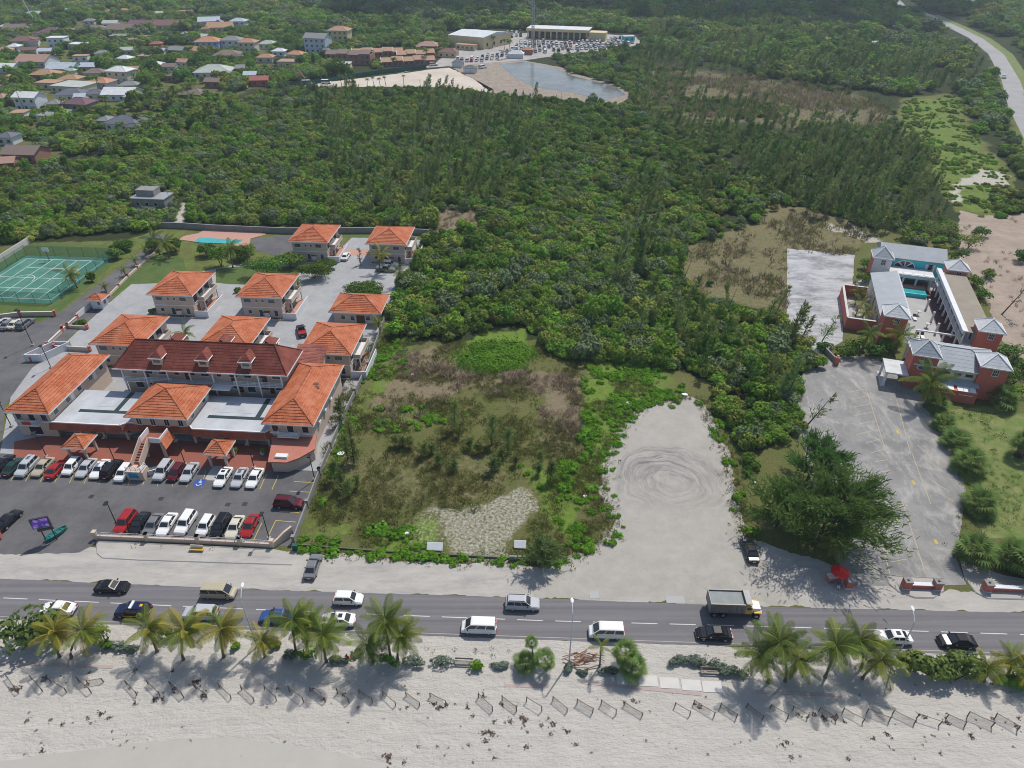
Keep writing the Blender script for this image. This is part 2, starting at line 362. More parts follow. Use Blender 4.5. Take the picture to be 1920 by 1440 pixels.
ca = gm.color_attributes.new('cover', 'FLOAT_COLOR', 'POINT'); ca.data.foreach_set('color', cover.ravel()); gm.materials.append(M['ground_cover'])
tag(inst('ground', gm), 'level coastal ground with scrub, dry brush and grass', kind='structure')
def ground_cover_at(px, py, ch):  # nearest sample of the cover map
    return 0

# ---- flat sheets: outlines surveyed from the photograph, edges made ragged
def ragged(pts, jag, step, seed):
    out = []
    for i in range(len(pts)):
        a = Vector(pts[i][:2]); b_ = Vector(pts[(i+1) % len(pts)][:2]); L = (b_-a).length; n = max(1, min(60, int(L/step)))
        nrm = Vector((-(b_-a).y, (b_-a).x)).normalized() if L > 1e-6 else Vector((0, 0))
        for k in range(n):
            p = a.lerp(b_, k/n)
            if jag:
                q = Vector((p.x*.25+seed*7.3, p.y*.25, seed)); j = noise.noise(q)*.65+noise.noise(q*3.1)*.4+noise.noise(q*9)*.25
                p = p+nrm*j*jag
            out.append((p.x, p.y))
    return out
SHEETS = {}
def sheet(name, pts, z, m, jag=0., step=1., label=None, world=False, parent=None, kind='structure', seed=0):
    w_ = [tuple(p[:2]) for p in pts] if world else [tuple(P(*p)[:2]) for p in pts]
    w_ = ragged(w_, jag, step, seed or len(SHEETS)+1)
    tri = tessellate_polygon([[Vector((x, y, 0)) for x, y in w_]])
    me = bpy.data.meshes.new(name); vs_ = [(x, y, z) for x, y in w_]; fs = []
    for t in tri:
        a, b_, c = (Vector(vs_[i]) for i in t)
        fs.append(t if (b_-a).cross(c-a).z > 0 else t[::-1])
    me.from_pydata(vs_, [], fs); me.materials.append(M[m] if isinstance(m, str) else m)
    o = inst(name, me, parent)
    if parent is None: tag(o, label, kind=kind)
    SHEETS[name] = o
    return o
def strip(pts, w0, w1=None):
    """world outline of a ribbon along the world points pts"""
    w1 = w0 if w1 is None else w1; L_ = []; R_ = []
    for i, p in enumerate(pts):
        d = (pts[min(i+1, len(pts)-1)]-pts[max(i-1, 0)]); d.z = 0; d.normalize(); n = Vector((-d.y, d.x, 0)); k = i/(len(pts)-1); ww = (w0*(1-k)+w1*k)/2
        L_.append(p+n*ww); R_.append(p-n*ww)
    return L_+R_[::-1]
ROADROT = R(-2.3)
def beach_fn(nt, co, b):
    c = mixnode(nt, tnoise(nt, co, .35, 9, .7), (.40, .375, .342), (.455, .43, .395))
    st = mapping(nt, co, (.05, .5, 1), ROADROT)
    c = mixnode(nt, math_(nt, 'MULTIPLY', tnoise(nt, st, 1., 8, .7, .45, .75), .5), c, (.37, .345, .325))
    c = mixnode(nt, math_(nt, 'MULTIPLY', tnoise(nt, co, 6., 4, .7, .66, .8), .3), c, (.27, .24, .22))
    h = math_(nt, 'ADD', tnoise(nt, co, 1.6, 5, .6, 0, 1), math_(nt, 'MULTIPLY', tnoise(nt, mapping(nt, co, (1, 1.6, 1)), 4.5, 3, .5, 0, 1), .45))
    h = math_(nt, 'ADD', h, math_(nt, 'MULTIPLY', tnoise(nt, mapping(nt, co, (.5, 1.4, 1), ROADROT), .5, 4, .6, 0, 1), 2.)); bump(nt, b, h, .9, .22); return c
gmat('beach_sand', beach_fn, .95, .15)
def wet_fn(nt, co, b):
    return mixnode(nt, tnoise(nt, co, .25, 9, .75), (.35, .335, .30), (.39, .37, .33))
gmat('wet_sand', wet_fn, .6, .3)
def verge_fn(nt, co, b):
    c = mixnode(nt, tnoise(nt, mapping(nt, co, (.3, 1, 1), ROADROT), .5, 10, .75, .35, .65), (.33, .312, .287), (.425, .40, .365))
    c = mixnode(nt, math_(nt, 'MULTIPLY', tnoise(nt, mapping(nt, co, (.25, 1, 1), ROADROT), .33, 10, .8, .5, .72), .8), c, (.21, .205, .21))
    bump(nt, b, tnoise(nt, co, 3, 8, .8, 0, 1), .4, .08); return c
gmat('verge_sand', verge_fn)
LC = P(1258, 905)
def lot_fn(nt, co, b):
    su = nn(nt, 'VectorMath', operation='SUBTRACT'); nt.links.new(co, su.inputs[0]); su.inputs[1].default_value = (LC.x, LC.y, 0)
    wv = nn(nt, 'TexNoise'); wv.inputs['Scale'].default_value = .16; nt.links.new(co, wv.inputs['Vector'])
    ln = nn(nt, 'VectorMath', operation='LENGTH'); nt.links.new(su.outputs[0], ln.inputs[0])
    d = math_(nt, 'ADD', ln.outputs['Value'], math_(nt, 'MULTIPLY', wv.outputs['Fac'], 4.5))
    sx = nn(nt, 'SeparateXYZ'); nt.links.new(su.outputs[0], sx.inputs[0])
    an = math_(nt, 'ARCTAN2', sx.outputs['Y'], sx.outputs['X'])
    cb = nn(nt, 'CombineXYZ'); nt.links.new(math_(nt, 'MULTIPLY', d, 1.35), cb.inputs[0]); nt.links.new(math_(nt, 'MULTIPLY', an, .55), cb.inputs[1])
    rn = tnoise(nt, cb.outputs[0], 1.15, 7, .8, .44, .62)
    win = math_(nt, 'MULTIPLY', math_(nt, 'MULTIPLY', math_(nt, 'SUBTRACT', d, 2.5), .4, True), math_(nt, 'MULTIPLY', math_(nt, 'SUBTRACT', 12.6, d), .5, True), True)
    win = math_(nt, 'MULTIPLY', win, math_(nt, 'ADD', math_(nt, 'MULTIPLY', sx.outputs['Y'], .09), .75, True)); win = math_(nt, 'MULTIPLY', win, tnoise(nt, co, .25, 5, .7, .25, .5))
    c = mixnode(nt, tnoise(nt, co, .3, 10, .75, .35, .65), (.305, .288, .258), (.375, .352, .318))
    c = mixnode(nt, math_(nt, 'MULTIPLY', tnoise(nt, co, 1.7, 9, .8, .5, .8), .5), c, (.23, .225, .215))
    c = mixnode(nt, math_(nt, 'MULTIPLY', rn, win), c, (.13, .128, .128))
    c = mixnode(nt, math_(nt, 'MULTIPLY', tnoise(nt, mapping(nt, co, (1, 1, 1), .4), .22, 8, .7, .55, .75), .45), c, (.215, .21, .205))
    bump(nt, b, tnoise(nt, co, 3, 8, .8, 0, 1), .4, .08); return c
gmat('lot_sand', lot_fn)
def road_fn(nt, co, b):
    st = mapping(nt, co, (.015, 1, 1), ROADROT)
    c = mixnode(nt, tnoise(nt, st, 1.3, 6, .6, .35, .65), (.125, .12, .128), (.175, .168, .176))
    c = mixnode(nt, math_(nt, 'MULTIPLY', tnoise(nt, co, .5, 9, .8, .5, .75), .3), c, (.21, .205, .20))
    c = mixnode(nt, math_(nt, 'MULTIPLY', tnoise(nt, mapping(nt, co, (.08, 1, 1), ROADROT), 1.1, 9, .8, .6, .8), .35), c, (.30, .29, .285))
    bump(nt, b, tnoise(nt, co, 14, 4, .7, 0, 1), .25, .02); return c
gmat('road_asphalt', road_fn, .85)
def park_fn(nt, co, b):
    c = mixnode(nt, tnoise(nt, co, .12, 9, .75, .38, .62), (.088, .086, .09), (.135, .132, .136))
    c = mixnode(nt, math_(nt, 'MULTIPLY', tnoise(nt, co, .7, 9, .8, .55, .75), .35), c, (.17, .165, .165))
    c = mixnode(nt, math_(nt, 'MULTIPLY', tnoise(nt, mapping(nt, co, loc=(31, 5, 0)), .5, 5, .7, .66, .74), .6), c, (.05, .05, .052))
    bump(nt, b, tnoise(nt, co, 12, 4, .7, 0, 1), .25, .02); return c
gmat('parking_asphalt', park_fn, .85)
def drive_fn(nt, co, b):
    c = mixnode(nt, tnoise(nt, co, .2, 10, .75, .36, .64), (.27, .275, .285), (.36, .36, .365))
    c = mixnode(nt, math_(nt, 'MULTIPLY', tnoise(nt, co, .35, 10, .8, .56, .7), .6), c, (.50, .50, .49))
    return mixnode(nt, math_(nt, 'MULTIPLY', tnoise(nt, co, .9, 9, .8, .58, .72), .4), c, (.17, .17, .175))
gmat('drive_concrete', drive_fn)
def hpark_fn(nt, co, b):
    c = mixnode(nt, tnoise(nt, co, .15, 9, .75, .4, .6), (.19, .185, .18), (.255, .247, .238))
    s1 = tnoise(nt, mapping(nt, co, (1, .55, 1), .5), .16, 11, .72, .5, .64, 1.6); s2 = tnoise(nt, mapping(nt, co, (1, .4, 1), -.3), .5, 10, .75, .54, .68, 1.)
    c = mixnode(nt, math_(nt, 'MULTIPLY', s1, .5), c, (.45, .435, .41)); c = mixnode(nt, math_(nt, 'MULTIPLY', s2, .4), c, (.48, .465, .44))
    return mixnode(nt, math_(nt, 'MULTIPLY', tnoise(nt, co, .1, 7, .7, .56, .66), .55), c, (.135, .135, .14))
gmat('hotel_asphalt', hpark_fn)
def oldp_fn(nt, co, b):
    c = mixnode(nt, tnoise(nt, mapping(nt, co, (.3, 1, 1), -.06), .35, 10, .78, .4, .6), (.31, .31, .32), (.45, .45, .46))
    return mixnode(nt, math_(nt, 'MULTIPLY', tnoise(nt, mapping(nt, co, (.5, 1, 1), .1), .22, 10, .75, .48, .6), .8), c, (.16, .16, .165))
gmat('bleached_asphalt', oldp_fn)
def dirt_fn(nt, co, b):
    c = mixnode(nt, tnoise(nt, co, .12, 10, .75, .36, .64), (.27, .21, .165), (.38, .31, .255))
    c = mixnode(nt, math_(nt, 'MULTIPLY', tnoise(nt, mapping(nt, co, (.25, 1.2, 1), .35), .5, 9, .8, .52, .68), .6), c, (.19, .155, .12))
    bump(nt, b, tnoise(nt, co, .8, 9, .8, 0, 1), .6, .5); return c
gmat('bare_dirt', dirt_fn)
def quarry_fn(nt, co, b):
    c = mixnode(nt, tnoise(nt, co, .06, 10, .7, .36, .64), (.46, .39, .32), (.56, .50, .43))
    return mixnode(nt, math_(nt, 'MULTIPLY', tnoise(nt, co, .2, 9, .8, .55, .7), .4), c, (.36, .28, .21))
gmat('cleared_sand', quarry_fn)
def rubble_fn(nt, co, b):
    c = mixnode(nt, tnoise(nt, co, .25, 10, .8, .38, .62), (.30, .24, .19), (.42, .36, .30))
    c = mixnode(nt, math_(nt, 'MULTIPLY', tnoise(nt, co, .6, 9, .85, .52, .66), .8), c, (.14, .11, .08)); bump(nt, b, tnoise(nt, co, .6, 9, .8, 0, 1), 1., 1.2); return c
gmat('rubble_ground', rubble_fn)
def lawn_fn(nt, co, b):
    c = mixnode(nt, tnoise(nt, co, .3, 9, .75, .36, .64), (.085, .15, .025), (.20, .205, .08))
    c = mixnode(nt, math_(nt, 'MULTIPLY', tnoise(nt, co, .22, 9, .8, .58, .7), .7), c, (.30, .25, .17)); bump(nt, b, tnoise(nt, co, 6, 6, .8, 0, 1), .5, .1); return c
gmat('lawn_grass', lawn_fn)
def lawn2_fn(nt, co, b):
    c = mixnode(nt, tnoise(nt, co, .3, 9, .75, .36, .64), (.055, .105, .022), (.10, .13, .04)); bump(nt, b, tnoise(nt, co, 6, 6, .8, 0, 1), .5, .1); return c
gmat('dark_lawn_grass', lawn2_fn)
def court_fn(nt, co, b):
    c = mixnode(nt, tnoise(nt, co, .25, 10, .75, .4, .6), (.045, .17, .125), (.085, .215, .165))
    return mixnode(nt, math_(nt, 'MULTIPLY', tnoise(nt, mapping(nt, co, (1, .5, 1), .5), .22, 9, .8, .54, .66), .8), c, (.045, .065, .075))
gmat('court_paint', court_fn, .8)
def pond_fn(nt, co, b):
    bump(nt, b, tnoise(nt, mapping(nt, co, (.4, 1, 1)), 1.2, 4, .6, 0, 1), .3, .06)
    return mixnode(nt, tnoise(nt, co, .045, 9, .75, .36, .62), (.085, .095, .105), (.19, .185, .17))
gmat('pond_water', pond_fn, .16, .28)
gmat('pool_water', lambda nt, co, b: mixnode(nt, tnoise(nt, co, .8, 4, .6), (.03, .30, .31), (.06, .40, .40)), .1, .5)
gmat('sea_water', lambda nt, co, b: mixnode(nt, tnoise(nt, co, .05, 6, .6), (.10, .30, .32), (.16, .38, .38)), .15, .5)
gmat('asphalt_far', lambda nt, co, b: mixnode(nt, tnoise(nt, co, .1, 8, .7), (.27, .265, .265), (.34, .335, .33)))
gmat('yard_gravel', lambda nt, co, b: mixnode(nt, tnoise(nt, co, .1, 8, .8, .4, .6), (.30, .28, .265), (.40, .37, .345)))

far_e = [P(*p) for p in ((0, 1085), (480, 1106), (950, 1120), (1440, 1138), (1920, 1149))]
near_e = [P(*p) for p in ((0, 1161), (240, 1172), (650, 1187), (1050, 1201), (1400, 1213), (1920, 1231))]
def extend(l, d=240):
    return [l[0]+(l[0]-l[1]).normalized()*d]+l+[l[-1]+(l[-1]-l[-2]).normalized()*d]
far_x, near_x = extend(far_e), extend(near_e)
sheet('beach', [p for p in near_x]+[Vector((330, 24, 0)), Vector((-330, 24, 0))], .010, 'beach_sand', .25, .8, 'pale sandy beach beside the road', True)
wl = [P(*p) for p in ((-250, 1470), (0, 1428), (100, 1413), (200, 1400), (300, 1389), (440, 1382), (540, 1396), (640, 1415), (720, 1432), (790, 1452))]
sheet('wet_sand', wl+[Vector((-6, 36, 0)), Vector((320, 31, 0)), Vector((320, 20, 0)), Vector((-330, 20, 0)), Vector((-330, 34, 0))], .016, 'wet_sand', .35, .6, 'smooth damp sand at the water edge', True)
sheet('sea', [Vector((-900, 24, 0)), Vector((900, 24, 0)), Vector((900, -280, 0)), Vector((-900, -280, 0))], .024, 'sea_water', .6, 6, 'shallow turquoise sea beyond the beach', True)
road = sheet('road', [p for p in far_x]+near_x[::-1], .030, 'road_asphalt', .12, .7, 'two lane asphalt road along the beach', True)
cen = extend([P(*p) for p in ((0, 1121), (300, 1135), (480, 1143), (805, 1156), (1020, 1164), (1440, 1175), (1705, 1183), (1920, 1190))])
def along(line, s):
    for a, b_ in zip(line, line[1:]):
        L = (b_-a).length
        if s <= L: return a.lerp(b_, s/L), (b_-a).normalized()
        s -= L
    return line[-1], (line[-1]-line[-2]).normalized()
tot = sum((b_-a).length for a, b_ in zip(cen, cen[1:])); s = 165.
dash = MB().box(-1.75, 1.75, -.06, .06, 0, .004).mesh('lane_dash', M['white_line'])
while s < 430:
    p, d = along(cen, s); inst('lane_dash', dash, road, (p.x, p.y, .034), (0, 0, math.atan2(d.y, d.x))); s += 5.15
el = MB()
for line, off in ((near_x, .35),):
    for a, b_ in zip(line, line[1:]):
        n = Vector((-(b_-a).y, (b_-a).x, 0)).normalized()*off
        z = Vector((0, 0, .034)); el.face([a+n+z, b_+n+z, b_+n*1.25+z, a+n*1.25+z] if off > 0 else [a+n*1.25+z, b_+n*1.25+z, b_+n+z, a+n+z])
el.build('edge_line', M['verge_sand'], road)
# pale verge between road and frontage, driveway apron, sandy turning lot
sheet('sandy_verge', [far_x[0]+Vector((0, 9, 0))]+[P(*p) for p in ((0, 1024), (180, 1028), (540, 1034), (800, 1052), (1000, 1062), (1090, 1050), (1150, 1010), (1400, 1010), (1430, 1015), (1600, 1078), (1690, 1105), (1920, 1113))]+[far_x[-1]+Vector((0, 3, 0))]+far_x[::-1], .016, 'verge_sand', .9, .5, 'sand strewn verge between road and plots', True)
sheet('turning_lot', [(1000, 1119), (1040, 1075), (1062, 1052), (1105, 1030), (1147, 1010), (1150, 975), (1128, 917), (1135, 860), (1160, 805), (1182, 777), (1220, 757), (1277, 744), (1302, 748), (1328, 760), (1340, 800), (1372, 855), (1376, 900), (1388, 950), (1396, 1000), (1412, 1040), (1470, 1090), (1500, 1138)], .022, 'lot_sand', 1.5, .4, 'pale sandy turning area ringed with tyre tracks')
sheet('driveway_apron', [(-260, 1000), (180, 1003), (182, 1020), (150, 1034), (60, 1040), (-260, 1036)], .022, 'parking_asphalt', .7, .6, 'worn asphalt driveway apron')
pk = sheet('parking_lot', [(-420, 850), (20, 850), (560, 872), (607, 884), (549, 1024), (180, 1014), (-420, 1008)], .012, 'parking_asphalt', 0, 2, 'dark asphalt car park in front of the shops')
sheet('side_street', [(-420, 850), (-420, 580), (-100, 575), (60, 600), (76, 604), (110, 588), (290, 452), (268, 448), (300, 436), (318, 446), (196, 575), (110, 650), (60, 690), (10, 760), (0, 850)], .010, 'parking_asphalt', 0, 2, 'grey lane beside the tennis court')
sheet('service_drive', [(0, 850), (20, 745), (60, 690), (112, 652), (200, 572), (250, 530), (275, 532), (420, 500), (640, 465), (660, 445), (790, 450), (735, 560), (690, 690), (604, 884), (500, 878)], .016, 'drive_concrete', 0, 2, 'pale concrete yard between the condominiums')
sheet('hotel_parking', [(1528, 668), (1640, 668), (1684, 705), (1735, 745), (1748, 775), (1790, 860), (1812, 920), (1806, 960), (1800, 1000), (1793, 1050), (1812, 1096), (1600, 1100), (1575, 1060), (1520, 900), (1490, 770), (1508, 690)], .020, 'hotel_asphalt', .3, .8, 'weathered hotel car park with sand drifts')
sheet('old_parking', [(1476, 466), (1602, 478), (1598, 545), (1580, 590), (1580, 640), (1530, 668), (1500, 655), (1475, 612)], .014, 'bleached_asphalt', .25, .8, 'bleached cracked paving beside the hotel')
sheet('dirt_field', [(1800, 395), (1840, 405), (2100, 392), (2200, 700), (1935, 690), (1880, 640), (1850, 560), (1812, 500), (1790, 470)], .014, 'bare_dirt', 1.2, 1., 'bare tan earth behind the hotel')
sheet('hotel_lawn', [(1762, 772), (1850, 762), (1960, 785), (2050, 1000), (1850, 1010), (1820, 960), (1822, 900), (1795, 850)], .014, 'lawn_grass', .4, .8, 'patchy green lawn beside the palms')
sheet('court_lawn', [(-300, 500), (40, 470), (60, 455), (215, 462), (262, 452), (108, 588), (70, 603), (-300, 598)], .006, 'dark_lawn_grass', .3, 1., 'green lawn round the tennis court')
sheet('condo_lawn', [(300, 470), (345, 485), (350, 530), (275, 532), (245, 533), (212, 556), (208, 550)], .022, 'dark_lawn_grass', .2, 1., 'green lawn beside the lane')
sheet('garden_lawn', [(405, 504), (440, 500), (560, 500), (560, 537), (430, 533), (405, 530)], .022, 'dark_lawn_grass', .2, 1., 'shaded lawn behind the condominiums')
sheet('back_lawn', [(640, 437), (800, 437), (798, 449), (640, 445)], .022, 'dark_lawn_grass', .2, 1., 'strip of grass along the back wall')
cy = [(1690, 535), (1735, 548), (1800, 640), (1790, 650), (1705, 640), (1697, 600)]
sheet('courtyard', [(1650, 500), (1735, 505), (1800, 530), (1850, 640), (1800, 690), (1690, 640), (1590, 600), (1590, 540)], .022, 'concrete', 0, 2, 'grey paved hotel courtyard')
# far: clearing, pond, yards, highway
sheet('cleared_site', [(522, 163), (640, 151), (760, 137), (802, 131), (842, 127), (885, 146), (925, 168), (905, 176), (850, 164), (760, 163), (640, 163)], .05, 'cleared_sand', 1., 3., 'cleared sandy building site')
sheet('rubble_bank', [(842, 124), (935, 116), (985, 114), (1050, 126), (1090, 142), (1160, 160), (1190, 178), (1150, 200), (1050, 190), (925, 178), (890, 150)], .05, 'rubble_ground', 1.5, 3., 'brown rubble round the pond')
sheet('pond', [(935, 120), (985, 116), (1037, 127), (1075, 143), (1112, 152), (1155, 163), (1172, 178), (1128, 190), (1075, 174), (1000, 163), (965, 145)], .09, 'pond_water', 1., 2., 'grey still pond among rubble')
sheet('marsh_pool', [(1568, 203), (1590, 201), (1612, 204), (1600, 211), (1578, 211)], .05, 'pond_water', .8, 1., 'small pool in the brown marsh')
sheet('vehicle_yard', [(700, 150), (815, 120), (842, 96), (850, 66), (960, 62), (1130, 64), (1190, 68), (1205, 82), (1150, 95), (1040, 105), (985, 113), (930, 117), (870, 122), (790, 128)], .04, 'yard_gravel', 1., 4., 'gravel yard crowded with vehicles')
HWY = [P(*p) for p in ((1675, -4), (1690, 12), (1738, 28), (1790, 52), (1830, 72), (1868, 102), (1895, 150), (1912, 205), (1945, 265), (2010, 370))]
HWY = [HWY[0]+Vector((-30, 420, 0))]+HWY
sheet('highway', strip(HWY, 9), .05, 'asphalt_far', .2, 3., 'far highway through the woods', True)
gvp = strip([p+Vector((7.5, 0, 0)) for p in HWY[3:]], 6)
sheet('highway_verge', gvp, .03, 'lawn_grass', .5, 3., 'mown grass beside the highway', True)
mat('lagoon', (.05, .06, .03))
# beach path: slabs and pink kerb partly drowned in sand
bp = empty('beach_path', P(1265, 1282), ROADROT); bp['kind'] = 'structure'; bp['label'] = 'concrete beach path with pink kerb'
slab = MB().box(-1.2, 1.2, -.75, .75, 0, .06).mesh('slab', M['pale_concrete'])
for px_, py_ in ((1215, 1277), (1255, 1281), (1296, 1285), (1335, 1288), (1174, 1274)):
    q = P(px_, py_)-bp.location; q = Matrix.Rotation(-ROADROT, 3, 'Z') @ q; inst('slab', slab, bp, (q.x, q.y, .012))
for a, b_ in (((0, 1242), (212, 1251)), ((1090, 1279), (1315, 1302)), ((1418, 1297), (1578, 1304)), ((945, 1285), (1030, 1287))):
    A, B = P(*a)-bp.location, P(*b_)-bp.location; rm = Matrix.Rotation(-ROADROT, 3, 'Z'); A, B = rm @ A, rm @ B
    d = (B-A).normalized(); n = Vector((-d.y, d.x, 0))*.22
    m = MB(); m.loft([[A-n, A+n, A+n+Vector((0, 0, .05)), A-n+Vector((0, 0, .05))], [B-n, B+n, B+n+Vector((0, 0, .05)), B-n+Vector((0, 0, .05))]]); m.build('kerb', M['path_kerb'], bp)
pvm = sheet('pavement', [(181, 1018), (183, 1038), (192, 1046), (260, 1050), (480, 1057), (548, 1059), (545, 1036), (512, 1030), (182, 1014)], .09, 'verge_sand', .1, 1., 'pale concrete pavement before the frontage wall')
q = MB(); w_ = [P(*p, .03) for p in ((181, 1020), (183, 1038), (192, 1046), (260, 1050), (480, 1057), (548, 1059))]; q.tube(w_, .1, 4); q.build('kerb', M['concrete'], pvm)
# ================================================================== BUILDINGS
CACHE = {}
def window(parent, x, y, z, w_, h_, rz=0., fm='white_paint', gm_='window_glass', name='window', grid=0, proud=.05):
    """window in the wall plane facing local -Y turned by rz; (x, y, z) is the centre of its sill line; > pane"""
    k = ('win', round(w_, 2), round(h_, 2), fm, gm_, grid)
    if k not in CACHE:
        t = .07; m = MB(); hw = w_/2
        m.box(-hw-t, -hw, -proud, .04, -t, h_+t); m.box(hw, hw+t, -proud, .04, -t, h_+t)
        m.box(-hw, hw, -proud, .04, h_, h_+t); m.box(-hw-.05, hw+.05, -proud-.06, .04, -t-.05, -t) ; m.box(-hw, hw, -proud, .04, -t, 0)
        for i in range(grid): x0 = -hw+w_*(i+1)/(grid+1); m.box(x0-.025, x0+.025, -proud+.01, 0, 0, h_)
        if grid > 1: m.box(-hw, hw, -proud+.012, 0, h_/2-.025, h_/2+.025)
        CACHE[k] = (m.mesh('window_frame', M[fm]), MB().box(-hw, hw, -.025, .03, 0, h_).mesh('pane', M[gm_]))
    f, p = CACHE[k]
    o = inst(name, f, parent, (x, y, z), (0, 0, rz)); inst('pane', p, o)
    return o
def panel(parent, name, x, y, z, w_, h_, rz, m, th=.06):
    k = ('pan', name, round(w_, 2), round(h_, 2), m if isinstance(m, str) else m.name, th)
    if k not in CACHE: CACHE[k] = MB().box(-w_/2, w_/2, -th, .02, 0, h_).mesh(name, M[m] if isinstance(m, str) else m)
    return inst(name, CACHE[k], parent, (x, y, z), (0, 0, rz))
def slope(m, e0, e1, r0, r1, n, step):
    """stepped tile courses from the eave e0-e1 up to the ridge r0-r1"""
    e0, e1, r0, r1 = map(Vector, (e0, e1, r0, r1)); nrm = (e1-e0).cross(r0-e0 if (r0-e0).length > .01 else r1-e0).normalized()
    Ls = ((r0+r1)/2-(e0+e1)/2).length; ax = (e1-e0).normalized()
    for i in range(n):
        a, b_ = i/n, (i+1)/n
        p0 = e0.lerp(r0, a)+nrm*step; p1 = e1.lerp(r1, a)+nrm*step; p2 = e1.lerp(r1, b_); p3 = e0.lerp(r0, b_)
        q0, q1 = e0.lerp(r0, a), e1.lerp(r1, a)
        for f in ((q0, q1, p1, p0), (p0, p1, p2, p3)):
            if (f[2]-f[3]).length < 1e-4: f = f[:3]
            m.face(f); m.uv += [((p-e0).dot(ax), (p-e0).dot(ax.cross(nrm))*-1) for p in f]
def hip_roof(parent, x0, x1, y0, y1, z, rise, m, axis=None, over=.8, n=None, step=.075, name='roof', capm=None, trim='white_paint', ridge=None, gable=()):
    """hip (or pyramid) roof over the rectangle, eaves overhanging; > ridge_cap pieces, eave_trim"""
    X0, X1, Y0, Y1 = x0-over, x1+over, y0-over, y1+over; W, D = X1-X0, Y1-Y0
    axis = axis or ('x' if W > D else 'y')
    if axis == 'x':
        h = min(D/2, W/2) if ridge is None else (W-ridge)/2; A = Vector((X0+(0 if 'w' in gable else h), (Y0+Y1)/2, z+rise)); B = Vector((X1-(0 if 'e' in gable else h), (Y0+Y1)/2, z+rise))
    else:
        h = min(D/2, W/2) if ridge is None else (D-ridge)/2; A = Vector(((X0+X1)/2, Y0+(0 if 's' in gable else h), z+rise)); B = Vector(((X0+X1)/2, Y1-(0 if 'n' in gable else h), z+rise))
    c = [Vector((X0, Y0, z)), Vector((X1, Y0, z)), Vector((X1, Y1, z)), Vector((X0, Y1, z))]
    mb = MB(); mb.uv = []; n = n or max(4, int(min(W, D)/2/.46))
    if axis == 'x': fs = [(c[0], c[1], A, B), (c[1], c[2], B, B), (c[2], c[3], B, A), (c[3], c[0], A, A)]; hips = [(c[0], A), (c[3], A), (c[1], B), (c[2], B), (A, B)]
    else: fs = [(c[0], c[1], A, A), (c[1], c[2], A, B), (c[2], c[3], B, B), (c[3], c[0], B, A)]; hips = [(c[0], A), (c[1], A), (c[2], B), (c[3], B), (A, B)]
    for e0, e1, r0, r1 in fs: slope(mb, e0, e1, r0, r1, n, step)
    mb.face([c[3], c[2], c[1], c[0]]); mb.uv += [(0, 0)]*4
    r = mb.build(name, M[m], parent)
    for a, b_ in hips:
        if (a-b_).length > .3:
            q = MB(); d = Vector((0, 0, .03)); q.tube([a+d, b_+d], .11, 6); q.build('ridge_cap', M[capm or m], r)
    if trim:
        q = MB(); t = .08
        q.box(X0-t, X1+t, Y0-t, Y0, z-.2, z+.03); q.box(X0-t, X1+t, Y1, Y1+t, z-.2, z+.03); q.box(X0-t, X0, Y0, Y1, z-.2, z+.03); q.box(X1, X1+t, Y0, Y1, z-.2, z+.03)
        q.build('eave_trim', M[trim], r)
    return r
def railing(parent, pts, z, h_, m, post=1.2, name='railing', rails=3):
    q = MB()
    for a, b_ in zip(pts, pts[1:]):
        a = Vector((*a, z)); b_ = Vector((*b_, z)); n = max(1, round((b_-a).length/post)); up = Vector((0, 0, h_))
        for i in range(n+1): p = a.lerp(b_, i/n); q.bar(p, p+up, .06)
        for k in range(rails): v = up*((k+1)/rails); q.bar(a+v, b_+v, .06)
        for i in range(int((b_-a).length/.3)): p = a.lerp(b_, (i+.5)/max(1, int((b_-a).length/.3))); q.bar(p+up*.08, p+up*.97, .03)
    return q.build(name, M[m], parent)
PR = R(-4.3)
